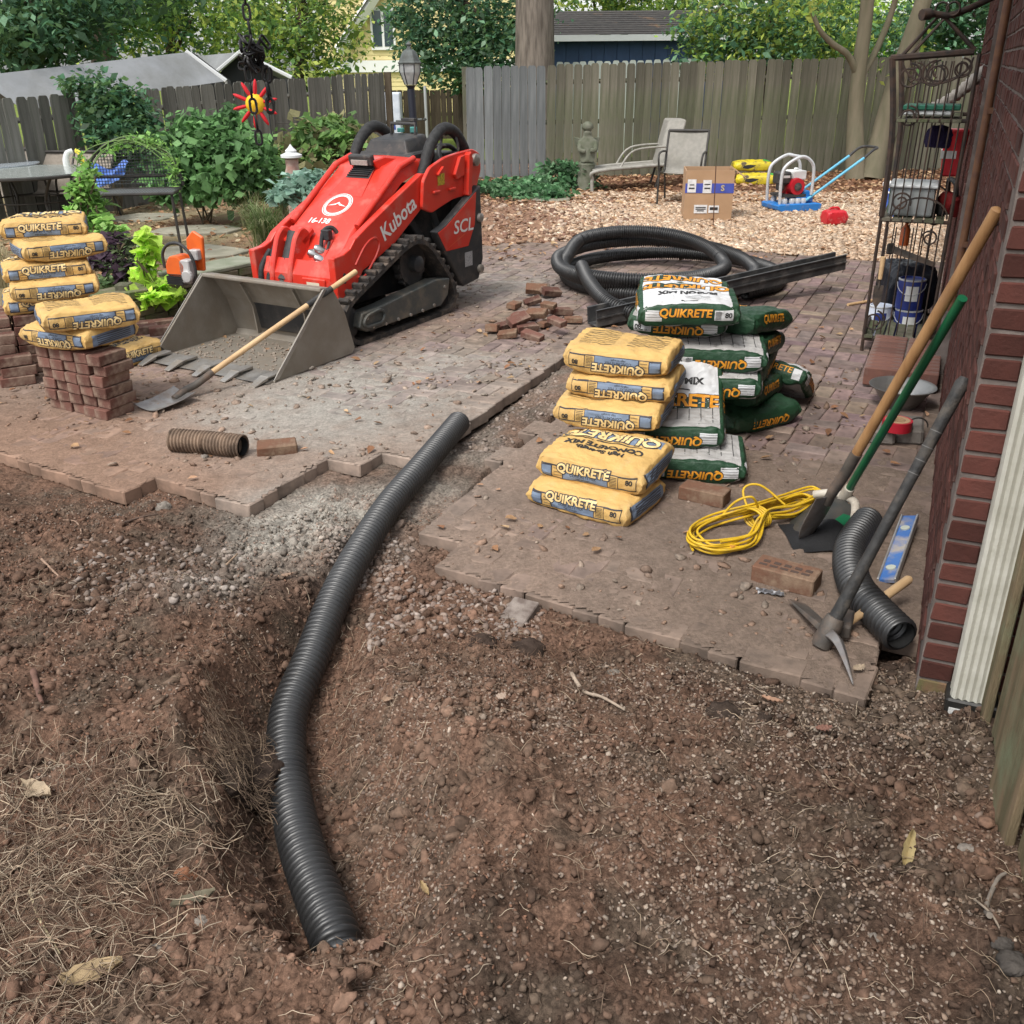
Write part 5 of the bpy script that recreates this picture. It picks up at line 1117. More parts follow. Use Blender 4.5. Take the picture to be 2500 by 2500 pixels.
# ================================================================== hand tools
m_wood = M('handle_wood', (.36, .20, .085), (.26, .135, .055), scale=4, rough=.5, bump=.25, bscale=30, stretch=(8, 8, 1), dirt=(.20, .13, .08), dscale=8, dlo=.55, dhi=.85)
m_wood2 = M('pale_wood', (.58, .40, .22), (.48, .31, .16), scale=5, rough=.55, bump=.2, bscale=30, dirt=(.35, .22, .13), dscale=9, dlo=.55, dhi=.85)
m_iron = M('tool_iron', (.075, .068, .062), (.13, .115, .10), scale=12, rough=.6, metal=.5, bump=.3, bscale=60, dirt=(.22, .15, .11), dscale=10, dlo=.45, dhi=.75)
m_ironb = M('tool_edge', (.32, .31, .30), (.20, .18, .17), scale=14, rough=.4, metal=.7, dirt=(.26, .19, .14), dscale=10, dlo=.5, dhi=.8)
m_green = M('green_fibreglass', (.006, .115, .045), (.008, .09, .04), scale=12, rough=.4, dirt=(.10, .10, .07), dscale=9, dlo=.6, dhi=.9)
m_cream = M('cream_plastic', (.50, .46, .39), (.40, .36, .30), scale=15, rough=.55, dirt=(.25, .19, .14), dscale=12, dlo=.5, dhi=.8)
m_tape = M('wrapped_tape', (.02, .02, .02), (.04, .038, .036), scale=25, rough=.6, bump=.5, bscale=45, dirt=(.15, .125, .10), dscale=9, dlo=.5, dhi=.85)
def blade_mesh(mb, o_, fwd, side, nrm, Lb, Wb, curve, square=True, dish=.03, th=.003):
    nu, nv = 12, 10; V = []
    for i in range(nu + 1):
        u = i / nu
        for j in range(nv + 1):
            v = -1 + 2 * j / nv
            wd = Wb / 2 * (1.0 if square else (math.sqrt(max(0, 1 - ((u - .45) / .56) ** 2)) if u > .45 else 1) * .999 + .001)
            z = curve * (1 - u) ** 3 + dish * v * v * (1 - .3 * u)
            V.append(o_ + fwd * (u * Lb) + side * (v * wd) + nrm * z)
    n1 = len(V); V += [p - nrm * th for p in V]; fs = []; s_ = nv + 1
    for i in range(nu):
        for j in range(nv): a = i * s_ + j; fs.append((a, a + 1, a + s_ + 1, a + s_)); fs.append((n1 + a, n1 + a + s_, n1 + a + s_ + 1, n1 + a + 1))
    for i in range(nu): fs.append((i * s_, (i + 1) * s_, n1 + (i + 1) * s_, n1 + i * s_)); a = i * s_ + nv; fs.append((a, n1 + a, n1 + a + s_, a + s_))
    for j in range(nv): fs.append((j, n1 + j, n1 + j + 1, j + 1)); a = nu * s_ + j; fs.append((a, a + 1, n1 + a + 1, n1 + a))
    mb.add(V, fs)
# shovel lying over the loader bucket
sh = thing('square_shovel', 'square bladed shovel with wooden handle resting across the loader bucket', 'shovel')
b0 = G(452, 955, .05); b1 = D(870, 662, 6.28); ax = (b1 - b0).normalized(); tipd = (G(356, 985) - G(452, 955)).normalized(); sd_v = Vector((-tipd.y, tipd.x, 0))
mb = MB(); blade_mesh(mb, b0 - Vector((0, 0, .035)) , tipd, sd_v, Vector((0, 0, 1)), .27, .20, .03, True, .022); mb.build('blade', m_ironb, sh, smooth=40)
k1 = b0 + ax * .20
mb = MB(); mb.tube(spline([b0 + tipd * .08 + Vector((0, 0, -.025)), b0 + Vector((0, 0, .005)), b0 + ax * .08 + Vector((0, 0, -.005)), k1], 6), [.022] * 6 + [.021] * 6 + [.021] * 7, 10); mb.build('socket', m_iron, sh, smooth=50)
mb = MB(); mb.tube([k1 - ax * .03, b0.lerp(b1, .5), b1 - ax * .004, b1], [.017, .017, .017, .012], 12); mb.build('handle', m_wood2, sh, smooth=50)
mb = MB(); q0, q1 = b0.lerp(b1, .69), b0.lerp(b1, .84); mb.tube([q0, q1], .0195, 12); mb.build('taped_grip', m_tape, sh, smooth=50)
# shovel leaning on the wall: wooden handle
sh = thing('leaning_shovel', 'long wooden handled shovel leaning against the brick wall, blade edge on', 'shovel')
t0 = G(1990, 1282, .09); t1 = D(2438, 508, 2.93); ax = (t1 - t0).normalized(); so = t0 + ax * .23
mb = MB(); mb.tube([so + ax * .12, t1 - ax * .006, t1], [.019, .0195, .012], 14); mb.build('handle', m_wood, sh, smooth=50)
mb = MB(); bend = Vector((-.012, -.01, .0)); mb.tube(spline([so + ax * .16, so + ax * .05, so + bend - ax * .04, so + bend * .5 - ax * .10], 6), [.0215] * 8 + [.021] * 5 + [.019] * 6, 12); mb.build('socket', m_iron, sh, smooth=50)
sidev = ax.cross(Vector((.75, .65, 0))).normalized(); nn_ = sidev.cross(ax).normalized(); mb = MB(); blade_mesh(mb, so - ax * .06, -ax, Vector((.80, .60, 0)), Vector((-.6, .8, 0)), .26, .15, .0, False, .02); mb.build('blade', m_ironb, sh, smooth=40)
# green handled shovel
sh = thing('green_shovel', 'green handled shovel with a cream collar, blade down by the yellow cord', 'shovel')
t0 = G(2062, 1212, .10); t1 = D(2350, 728, 2.98); ax = (t1 - t0).normalized()
mb = MB(); mb.tube([t0 + ax * .02, t1], .0155, 12); mb.build('handle', m_green, sh, smooth=50)
tipd = (G(1866, 1352, .02) - t0).normalized(); sd_v = tipd.cross(Vector((0, 0, 1))).normalized(); up_ = sd_v.cross(tipd); up_ = up_ if up_.z > 0 else -up_
mb = MB(); blade_mesh(mb, t0 + tipd * .03 - up_ * .02, tipd, sd_v, up_, .30, .23, .02, False, -.045); bl_ = mb.build('blade', M('dark_blade', (.035, .038, .036), (.07, .06, .05), scale=14, rough=.5, metal=.3), sh, smooth=40)
mb = MB(); mb.add([t0 + tipd * a + sd_v * s_ + up_ * z for a, s_, z in ((.09, -.118, -.018), (.21, -.118, -.042), (.27, -.075, -.03), (.26, -.05, -.018), (.12, -.07, .0))], [(0, 1, 2, 3, 4)]); mb.build('green_edge', m_green, bl_)
mb = MB(); mb.tube([t0 + ax * .07, t0 + ax * .03, t0 - ax * .02], [.021, .024, .026], 12); mb.tube(spline([t0 - sd_v * .115 + tipd * .11 + up_ * -.012, t0 - sd_v * .06 + tipd * .02 + up_ * .0, t0, t0 + sd_v * .06 + tipd * .01, t0 + sd_v * .125 + tipd * .03 - up_ * .02], 6), .0175, 10); mb.build('collar', m_cream, sh, smooth=50)
# pickaxe
pk = thing('pickaxe', 'pick mattock with a taped dark handle leaning against the brick wall', 'pickaxe')
e0 = G(2022, 1542, .055); e1 = D(2357, 922, 2.83); ax = (e1 - e0).normalized()
mb = MB(); mb.tube([e0 + ax * .03, e0.lerp(e1, .35), e0.lerp(e1, .6), e0.lerp(e1, .93), e1 - ax * .02, e1], [.0235, .018, .0175, .020, .0225, .015], 14); h_ = mb.build('handle', m_tape, pk, smooth=50)
mb = MB()
for f_ in (.80, .74, .69, .64): mb.tube([e0.lerp(e1, f_) - ax * .0015, e0.lerp(e1, f_) + ax * .0015], .0198 if f_ > .7 else .0188, 14)
mb.build('tape_edges', m_chrome if False else M('tape_edge', (.12, .115, .11), rough=.6), h_, smooth=50)
mb = MB(); mb.lathe([(.030, -.055), (.034, -.03), (.034, .03), (.029, .055)], e0, 16, axis=ax); mb.build('eye', m_iron, pk, smooth=40)
tp_ = G(2083, 1672, .008); bl0 = G(1944, 1468, .02)
mb = MB(); pth = spline([e0 - Vector((0, 0, .005)), e0.lerp(tp_, .35) + Vector((0, 0, .03)), e0.lerp(tp_, .7) + Vector((0, 0, .022)), tp_], 6); mb.tube(pth, [.026 * (1 - .9 * i / (len(pth) - 1)) for i in range(len(pth))], 4); mb.build('pick_point', m_ironb, pk, bevel=.003)
dirb = (bl0 - e0).normalized(); sdb = Vector((-dirb.y, dirb.x, 0)).normalized(); sdb = (sdb * .93 + Vector((0, 0, .36))).normalized(); nb_ = dirb.cross(sdb)
mb = MB(); L2 = (bl0 - e0).length
mb.add([e0 + sdb * .025 + nb_ * .012, e0 - sdb * .025 + nb_ * .012, bl0 - sdb * .038 + nb_ * .002, bl0 + sdb * .038 + nb_ * .002, e0 + sdb * .025 - nb_ * .012, e0 - sdb * .025 - nb_ * .012, bl0 - sdb * .038 - nb_ * .002, bl0 + sdb * .038 - nb_ * .002], [(0, 1, 2, 3), (4, 7, 6, 5), (0, 3, 7, 4), (1, 5, 6, 2), (3, 2, 6, 7), (0, 4, 5, 1)]); mb.build('adze_blade', m_iron, pk, bevel=.003)
# hammer with pale handle
hm_ = thing('hammer', 'hammer with a pale wooden handle lying behind the pickaxe head', 'hammer')
a0, a1 = G(2070, 1522, .04), G(2222, 1412, .115)
mb = MB(); mb.tube([a0, a0.lerp(a1, .5), a1 - (a1 - a0).normalized() * .01, a1], [.013, .016, .0165, .011], 12); mb.build('handle', m_wood2, hm_, smooth=50)
mb = MB(); mb.box(a0 + Vector((-.01, 0, 0)), (.05, .12, .05), Matrix.Rotation(R(-25), 3, 'Z')); mb.build('head', m_iron, hm_, bevel=.008, seg=2)
# spirit level
lv = thing('spirit_level', 'scuffed blue spirit level lying against the foot of the wall', 'level')
a0, a1 = G(2165, 1420, .012), G(2222, 1262, .05); ax = (a1 - a0).normalized(); sdv = ax.cross(Vector((0, 0, 1))).normalized(); upv = sdv.cross(ax); sdv = (sdv + upv * .25).normalized(); upv = sdv.cross(ax); L3 = (a1 - a0).length
f3 = lambda u, v, w_: a0 + sdv * u + upv * v + ax * w_
m_alu = M('aluminium', (.5, .5, .5), (.36, .35, .33), scale=12, rough=.45, metal=.7, dirt=(.30, .24, .19), dscale=10, dlo=.5, dhi=.8)
for u in (-.030, .030): mb = MB(); mb.ext([(u - .004, -.012), (u + .004, -.012), (u + .004, .014), (u - .004, .014)], f3, 0, L3); mb.build('rail', m_alu, lv, bevel=.002)
mb = MB(); mb.ext([(-.026, -.006), (.026, -.006), (.026, .007), (-.026, .007)], f3, 0.002, L3 - .002); mb.build('web', M('blue_paint', (.035, .12, .36), (.05, .15, .40), scale=8, rough=.45, dirt=(.33, .30, .27), dscale=9, dlo=.45, dhi=.62), lv)
for w_ in (.17 * L3, .78 * L3): mb = MB(); mb.lathe([(.0, 0), (.018, 0), (.018, .006), (.0, .007)], f3(0, .006, w_), 14, axis=upv); mb.build('vial_window', M('vial', (.42, .45, .38), rough=.3), lv, smooth=40)
# scraps by the wall: foil and dark cloth under the green shovel
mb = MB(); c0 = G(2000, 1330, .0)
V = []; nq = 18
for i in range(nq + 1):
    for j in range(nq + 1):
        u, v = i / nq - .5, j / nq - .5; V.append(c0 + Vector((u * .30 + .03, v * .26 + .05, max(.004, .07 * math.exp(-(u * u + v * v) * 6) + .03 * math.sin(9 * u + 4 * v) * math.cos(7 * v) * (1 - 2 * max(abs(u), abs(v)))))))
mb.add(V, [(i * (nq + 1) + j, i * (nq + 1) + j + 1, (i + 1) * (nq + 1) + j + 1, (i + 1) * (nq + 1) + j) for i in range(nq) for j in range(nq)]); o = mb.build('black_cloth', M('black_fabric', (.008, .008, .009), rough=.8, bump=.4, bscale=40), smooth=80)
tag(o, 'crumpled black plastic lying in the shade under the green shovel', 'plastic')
mb = MB(); c0 = G(1880, 1452, .0); V = []
for i in range(9):
    for j in range(5): u, v = i / 8 - .5, j / 4 - .5; V.append(c0 + Vector((u * .09, v * .035 - u * .03, .006 + .010 * abs(math.sin(i * 1.7 + j * 2.1)))))
mb.add(V, [(i * 5 + j, i * 5 + j + 1, (i + 1) * 5 + j + 1, (i + 1) * 5 + j) for i in range(8) for j in range(4)]); o = mb.build('foil_scrap', M('foil', (.30, .30, .31), (.15, .15, .16), scale=30, rough=.35, metal=.6)); tag(o, 'crumpled silver foil scrap beside the frogged brick', 'scrap')
# ================================================================== fences, buildings, trees beyond
m_fence = M('weathered_board', (.165, .150, .118), (.095, .092, .066), scale=2.5, rough=.92, bump=.6, bscale=18, spec=.1, rand=.30, stretch=(7, 7, .8), dirt=(.115, .135, .07), dscale=1.6, dlo=.42, dhi=.68)
m_fenceg = M('grey_board', (.215, .225, .225), (.14, .15, .15), scale=2.5, rough=.92, bump=.6, bscale=18, spec=.1, rand=.25, stretch=(7, 7, .8))
m_fencel = M('old_grey_board', (.18, .175, .155), (.11, .11, .092), scale=2.5, rough=.92, bump=.6, bscale=18, spec=.1, rand=.30, stretch=(7, 7, .8))
m_fenced = M('dark_board', (.085, .068, .048), (.055, .043, .03), scale=2.5, rough=.92, bump=.5, bscale=18, spec=.1, rand=.25, stretch=(7, 7, .8))
def plank_mesh(name, Wd, Hh, th=.018, ear=.022, mat=None):
    mb = MB(); mb.ext([(-Wd / 2, 0), (Wd / 2, 0), (Wd / 2, Hh - ear * 1.2), (Wd / 2 - ear * .6, Hh - ear * .3), (Wd / 2 - ear * 1.4, Hh), (-Wd / 2 + ear * 1.4, Hh), (-Wd / 2 + ear * .6, Hh - ear * .3), (-Wd / 2, Hh - ear * 1.2)], lambda u, v, w_: Vector((u, w_, v)), 0, th)
    me = mb.mesh(name); me.materials.append(mat); return me
def fence(name, label, A, B, za, zb, ta, tb, mat, Wd=.138, gap=.006, rails=True, mats=None, lean=0.01):
    f = thing(name, label, 'fence', A); d = B - A; d.z = 0; L = d.length; d.normalize(); n = int(L / (Wd + gap)); rz = math.atan2(d.y, d.x)
    mes = {}
    for i in range(n):
        t = i / n; m_ = mats(t) if mats else mat
        if m_ not in mes: mes[m_] = [plank_mesh('plank', Wd * k, 1.0, mat=m_) for k in (1, .97, 1.02)]
        o = bpy.data.objects.new('plank', random.choice(mes[m_])); COL.objects.link(o); o.parent = f
        z0 = za + (zb - za) * t - .05; z1 = ta + (tb - ta) * t + random.uniform(-.012, .012)
        o.location = d * ((i + .5) * (Wd + gap)) + Vector((0, 0, z0 - A.z)) + Vector((d.y, -d.x, 0)) * random.uniform(0, .008); o.rotation_euler = (random.uniform(-.006, .006), random.uniform(-lean, lean), rz); o.scale = (1, 1, (z1 - z0))
    if rails:
        for k in (.15, .5, .85):
            mb = MB(); p = lambda t: d * (t * L) + Vector((-d.y, d.x, 0)) * .04 + Vector((0, 0, (za + (zb - za) * t) * (1 - k) + (ta + (tb - ta) * t) * k - A.z)); mb.tube([p(0), p(1)], .035, 4); mb.build('rail', mat, f)
        for i in range(int(L / 2.4) + 1):
            mb = MB(); t = min(1, i * 2.4 / L); q = d * (t * L) + Vector((-d.y, d.x, 0)) * .09; mb.box(q + Vector((0, 0, (za + ta) / 2 - A.z)), (.09, .09, ta - za)); mb.build('post', mat, f)
    return f
A, B = G(1142, 437), G(2080, 419); dr = (B - A).normalized(); B2 = A + dr * 9.4
za_, zb_ = D(1142, 163, A.y).z, D(2080, 140, B.y).z
fence('board_fence', 'weathered grey green board fence across the back of the yard', A, B2, 0, 0, za_, za_ + (zb_ - za_) * 9.4 / (B - A).length, m_fence, mats=lambda t: m_fenceg if t < .14 else m_fence, gap=.008)
LA, LBp = D(-130, 249, 12.6), D(943, 176, 19.0)
fence('board_fence', 'old leaning grey board fence behind the flower beds at the left', Vector((LA.x, LA.y, -.35)), Vector((LBp.x, LBp.y, 0)), -.45, -.05, LA.z, LBp.z, m_fencel, lean=.025)
mb = MB(); q = D(943, 176, 19.0); mb.box((q.x + .02, q.y, .75), (.12, .12, 1.75)); o = mb.build('gate_post', m_fenced, bevel=.008); tag(o, 'dark weathered gate post at the end of the left fence', 'post')
FA, FB = D(985, 330, 27), D(1150, 325, 26); fence('board_fence', 'dark board fence seen through the open gate', Vector((FA.x - .8, FA.y, 0)), Vector((FB.x + 1.5, FB.y, 0)), 0, 0, D(1000, 222, 27).z, D(1150, 215, 26).z, m_fenced, Wd=.14)
m_pick = M('pale_picket', (.42, .46, .42), (.34, .38, .34), scale=5, rough=.85, rand=.1)
PA, PB = D(1335, 160, 22), D(1720, 150, 22); fence('picket_fence', 'pale picket fence whose tops show above the back fence', Vector((PA.x, PA.y, 0)), Vector((PB.x, PB.y, 0)), 0, 0, D(1345, 152, 22).z, D(1720, 143, 22).z, m_pick, Wd=.14, gap=.03, rails=False)
mb = MB(); mb.tube([D(1037, 210, 21.5), Vector((D(1043, 330, 21.5).x, 21.5, -.1))], .03, 8); o = mb.build('steel_post', M('galvanised', (.42, .43, .43), rough=.5, metal=.3), smooth=40); tag(o, 'thin pale steel post standing in the gate opening', 'post')
# white drum with blue print
dr_ = thing('white_drum', 'tall white wrapped pallet with blue marks beyond the gate', 'pallet', (D(958, 330, 21).x, 21, 0))
mb = MB(); mb.box((0, 0, .62), (.42, .42, 1.24)); mb.build('wrapping', M('white_wrap', (.62, .66, .72), (.50, .55, .62), scale=6, rough=.5, bump=.3, bscale=12), dr_, bevel=.03, seg=2)
mb = MB()
for z in (.62, .40): mb.box((.02, -.212, z), (.16, .004, .13))
mb.build('blue_mark', M('blue_mark', (.05, .08, .30), rough=.5), dr_)

# yellow house
m_ysid = M('yellow_siding', (.66, .56, .27), (.60, .50, .24), scale=3, rough=.7); m_wtrim = M('white_trim', (.72, .72, .70), rough=.6); m_pane = M('dark_pane', (.05, .07, .08), rough=.1, spec=.6)
YY = 42.0; hx0, hx1 = D(815, 100, YY).x, D(1010, 100, YY).x
yh = thing('yellow_house', 'pale yellow clapboard house gable beyond the trees', 'house', (hx0, YY, 0)); wd_ = hx1 - hx0 + 5
for k in range(34):
    z = k * .16; mb = MB(); mb.ext([(0, z), (.03, z), (.012, z + .165), (0, z + .165)], lambda u, v, w_: Vector((w_, -u, v)), -.5, wd_); 
    mb.build('clapboard', m_ysid, yh)
mb = MB(); mb.box((wd_ / 2 - .25, .6, 2.7), (wd_ + .4, 1.1, 5.6)); mb.build('wall_core', m_ysid, yh)
zt = D(900, 228, YY).z
mb = MB(); mb.box((wd_ / 2 - .25, -.08, D(900, 162, YY).z), (wd_ + .6, .12, .42)); mb.build('frieze_board', m_wtrim, yh)
wx, wz = D(935, 70, YY).x - hx0, D(935, 70, YY).z
wn = None
mb = MB(); mb.box((wx, -.07, wz), (.95, .08, 1.5)); wn = mb.build('window', m_wtrim, yh)
for sx in (-.22, .22):
    mb = MB(); mb.box((wx + sx, -.115, wz), (.34, .02, 1.25)); mb.build('pane', m_pane, wn)
mb = MB(); a_, b_ = D(850, 95, YY) - Vector((hx0, YY, 0)), D(925, -20, YY) - Vector((hx0, YY, 0)); a_.y = b_.y = -.35; mb.tube([a_ + (a_ - b_) * .3, b_ + (b_ - a_) * .8], .22, 4); mb.build('rake_board', m_wtrim, yh)
mb = MB(); c_ = a_ + Vector((-1.2, .2, 1.0)); mb.add([a_ + (a_ - b_) * .3 + Vector((0, -.3, .2)), b_ + (b_ - a_) * .8 + Vector((0, -.3, .2)), b_ + (b_ - a_) * .8 + Vector((0, 6, .2)), a_ + (a_ - b_) * .3 + Vector((0, 6, .2))], [(0, 1, 2, 3)]); mb.build('roof', M('grey_shingle', (.22, .21, .20), (.15, .145, .14), scale=4, rough=.9), yh)

# blue shed
m_blue = M('blue_siding', (.030, .062, .135), (.025, .05, .11), scale=4, rough=.7, bump=.2, bscale=12); m_shing = M('dark_shingle', (.075, .068, .062), (.045, .042, .04), scale=7, rough=.92, bump=.5, bscale=12, dirt=(.22, .13, .07), dscale=1.3, dlo=.62, dhi=.72)
YS_ = 25.5; sx0, sx1 = D(1320, 100, YS_).x, D(1720, 90, YS_).x
shd = thing('blue_shed', 'blue shed with a dark shingle roof behind the back fence', 'shed', (sx0, YS_, 0)); sw = sx1 - sx0 + .6; ze = D(1500, 92, YS_).z; zr = D(1500, 33, YS_ + 2.2).z
for k in range(int(sw / .305)):
    mb = MB(); mb.box((.15 + k * .305, .06, ze / 2), (.30, .06, ze)); mb.build('board', m_blue, shd, bevel=.006)
mb = MB(); mb.box((sw / 2, 1.2, ze / 2), (sw - .1, 2.2, ze - .02)); mb.build('wall_core', m_blue, shd)
mb = MB(); mb.box((sw / 2, -.30, ze - .01), (sw + .5, .05, .13)); mb.build('fascia', M('pale_fascia', (.50, .52, .50), rough=.6), shd)
nrow_ = 11
for k in range(nrow_):
    t0_, t1_ = k / nrow_, (k + 1) / nrow_; mb = MB(); y0, y1 = -.33 + 2.6 * t0_, -.33 + 2.6 * t1_ + .06; z0, z1 = ze + .06 + (zr - ze) * t0_, ze + .06 + (zr - ze) * t1_
    mb.add([(-.3, y0, z0 + .02), (sw + .3, y0, z0 + .02), (sw + .3, y1, z1 + .012), (-.3, y1, z1 + .012), (-.3, y0, z0), (sw + .3, y0, z0), (sw + .3, y1, z1 - .01), (-.3, y1, z1 - .01)], [(0, 1, 2, 3), (4, 7, 6, 5), (0, 4, 5, 1), (2, 6, 7, 3), (0, 3, 7, 4), (1, 5, 6, 2)]); mb.build('shingle_course', m_shing, shd)
# grey tarp covered carports
m_tarp = M('grey_tarp', (.27, .28, .29), (.21, .22, .23), scale=1.2, rough=.65, bump=.5, bscale=5, spec=.3, dirt=(.17, .175, .17), dscale=.9, dlo=.45, dhi=.7); m_dk = M('inside_shade', (.03, .032, .033), rough=.9)
def carport(name, label, rid, el, er, back, back2, Yf, Yb, gable=True):
    """gable front: ridge, left eave, right eave pixels at distance Yf; far ridge and far eave at Yb"""
    t = thing(name, label, 'carport'); r0, l0, e0_ = D(*rid, Yf), D(*el, Yf), D(*er, Yf); rb, lb_ = D(*back, Yb), D(*back2, Yb)
    rbk = rb; ebk = e0_ + (rb - r0)
    mb = MB(); nv_ = 10; V = []
    for i in range(nv_ + 1):
        a = i / nv_; P0 = r0.lerp(l0, a); P1 = rb.lerp(lb_, a)
        for j in range(nv_ * 2 + 1): b = j / (nv_ * 2); p = P0.lerp(P1, b); V.append(p + Vector((0, 0, -.10 * math.sin(math.pi * a) * abs(math.sin(b * 9)) - .04 * math.sin(b * 40) * a)))
    w_ = nv_ * 2 + 1; mb.add(V, [(i * w_ + j, i * w_ + j + 1, (i + 1) * w_ + j + 1, (i + 1) * w_ + j) for i in range(nv_) for j in range(nv_ * 2)]); mb.build('tarp_roof', m_tarp, t, smooth=60)
    mb = MB(); mb.add([r0, e0_, ebk, rbk], [(0, 1, 2, 3)]); mb.build('far_slope', m_tarp, t)
    if gable:
        mb = MB(); dn_ = Vector((0, .35, 0)); mb.add([r0 + dn_, l0 + dn_, l0 + dn_ + Vector((0, 0, -2)), e0_ + dn_ + Vector((0, 0, -2)), e0_ + dn_], [(0, 1, 2, 3, 4)]); mb.build('opening_shade', m_dk, t)  # opaque dark sheet stands in for the shade inside the carport
        mb = MB(); mb.tube([l0, r0, e0_], .045, 6); mb.build('gable_frame', M('pale_tube', (.55, .56, .56), rough=.5), t, smooth=40)
    for p in (l0, e0_): mb = MB(); mb.tube([p, Vector((p.x, p.y, -.4))], .03, 6); mb.build('leg', m_alu, t, smooth=40)
    return t
carport('tarp_carport', 'long grey tarp covered carport behind the left fence', (458, 127), (378, 212), (552, 198), (-60, 186), (-60, 262), 21, 17.5)
carport('tarp_carport', 'second grey tarp carport with a dark gable, nearer the lamp', (585, 127), (500, 200), (712, 190), (470, 138), (420, 205), 22.5, 24)

# ---------------- foliage
m_leaf = M('leaf', (.85, .85, .85), (1.15, 1.15, 1.15), scale=30, rough=.55, spec=.3, vcol=True, trans=.45)
m_bark = M('bark', (.115, .088, .066), (.065, .05, .04), scale=4, rough=.95, bump=1.0, bscale=14, spec=.1, stretch=(3, 3, .6))
m_barkp = M('pine_bark', (.205, .175, .145), (.10, .085, .07), scale=3, rough=.95, bump=1.0, bscale=10, spec=.1, stretch=(5, 5, .7))
m_myr = M('smooth_bark', (.175, .150, .105), (.125, .115, .075), scale=3, rough=.85, bump=.3, bscale=10, spec=.15, stretch=(3, 3, .6))
m_twig = M('twig', (.10, .075, .05), (.15, .12, .07), scale=9, rough=.9)
DKG = [(.030, .060, .022), (.040, .080, .028), (.022, .045, .020), (.055, .10, .035)]
MDG = [(.055, .105, .030), (.075, .135, .035), (.04, .08, .025), (.10, .16, .045)]
YLG = [(.14, .20, .035), (.18, .22, .04), (.10, .15, .03), (.22, .25, .06)]
BLG = [(.035, .085, .045), (.05, .115, .06), (.028, .065, .035), (.07, .13, .075)]
LIM = [(.25, .38, .05), (.20, .32, .04), (.32, .44, .08)]
def leaves(name, blobs, n, size, pal, parent=None, mat=None, hollow=.55, droop=.3, asp=.5, seed=1, clump=.25):
    rg = np.random.default_rng(seed); pal = np.array(pal); B_ = np.array([b[:6] for b in blobs], float); vol = (B_[:, 3] * B_[:, 4] * B_[:, 5]) ** .7; pr = vol / vol.sum()
    nc = max(8, n // 14); bi = rg.choice(len(B_), nc, p=pr); d = rg.normal(0, 1, (nc, 3)); d /= np.linalg.norm(d, axis=1)[:, None]; r = rg.uniform(hollow, 1.0, nc) ** .7
    cc = B_[bi, :3] + d * r[:, None] * B_[bi, 3:6]; cs_ = rg.uniform(.55, 1.35, nc); cp_ = rg.integers(0, len(pal), nc)
    k = rg.integers(0, nc, n); size = size * 1.0; P = cc[k] + rg.normal(0, 1, (n, 3)) * clump * np.minimum(1, B_[bi[k], 3:6])
    a = rg.uniform(0, 6.283, n); el = rg.normal(-droop, .5, n); f = np.stack([np.cos(a) * np.cos(el), np.sin(a) * np.cos(el), np.sin(el)], 1)
    up = rg.normal(0, .6, (n, 3)) + np.array([0, 0, 1]); s = np.cross(f, up); s /= np.linalg.norm(s, axis=1)[:, None] + 1e-9; nn = np.cross(s, f)
    sz = size * rg.gamma(6, 1 / 6, n).clip(.45, 1.9)[:, None]
    V = np.stack([P, P + f * sz * .5 + s * sz * asp * .5 + nn * sz * .08, P + f * sz, P + f * sz * .5 - s * sz * asp * .5 + nn * sz * .08], 1).reshape(-1, 3)
    Fc = np.arange(4 * n).reshape(n, 4); c = 2.0 * pal[np.where(rg.uniform(0, 1, n) < .7, cp_[k], rg.integers(0, len(pal), n))] * (cs_[k] * rg.uniform(.75, 1.3, n))[:, None]
    return raw(name, V, Fc, mat or m_leaf, np.repeat(c, 4, 0), parent)
def tree(label, base, top, r, blobs, n, size, pal, bark=None, seed=1, limbs=6, group=None, name='tree', bend=.0):
    t = thing(name, label, 'tree' if name.endswith('tree') else 'shrub', base, 0, group); base = Vector(base); top = Vector(top); rn = random.Random(seed)
    mid = base.lerp(top, .5) + Vector((rn.uniform(-1, 1) * bend, rn.uniform(-1, 1) * bend, 0)); pth = spline([base - Vector((0, 0, .2)), mid, top], 6)
    mb = MB(); mb.tube([p - base for p in pth], [r * (1.25 if i == 0 else 1 - .55 * i / (len(pth) - 1)) for i in range(len(pth))], 12); mb.build('trunk', bark or m_bark, t, smooth=60)
    for k in range(limbs):
        b = blobs[k % len(blobs)]; s0 = pth[rn.randrange(len(pth) // 2, len(pth))]; e = Vector(b[:3]); m_ = s0.lerp(e, .5) + Vector((rn.uniform(-.2, .2), rn.uniform(-.2, .2), .25))
        lp = spline([s0, m_, e], 5); mb = MB(); mb.tube([p - base for p in lp], [r * .38 * (1 - .85 * i / (len(lp) - 1)) for i in range(len(lp))], 7); mb.build('limb', bark or m_bark, t, smooth=60)
    o = leaves('crown', [tuple(np.array(b[:3]) - np.array(base)) + tuple(b[3:]) for b in blobs], n, size, pal, t, seed=seed); return t
def PB_(px, py, Y, rx, rz, ry=None): p = D(px, py, Y); return (p.x, p.y, p.z, rx, ry or rx, rz)
def bs(px, Y): p = D(px, 300, Y); return (p.x, Y, -.1)
BT = 'trees beyond the fences'
tree('dark green tree with drooping branches at the far left top corner', bs(60, 21), D(70, -60, 21), .22, [PB_(30, 20, 20, 1.3, .8), PB_(120, 60, 20.5, 1.1, .7), PB_(10, 110, 20, 1.0, .7), PB_(140, -20, 21, 1.5, .9), PB_(60, 75, 19, .8, .5), PB_(210, 60, 22, .7, .8)], 7500, .16, DKG + BLG, seed=11, group=BT)
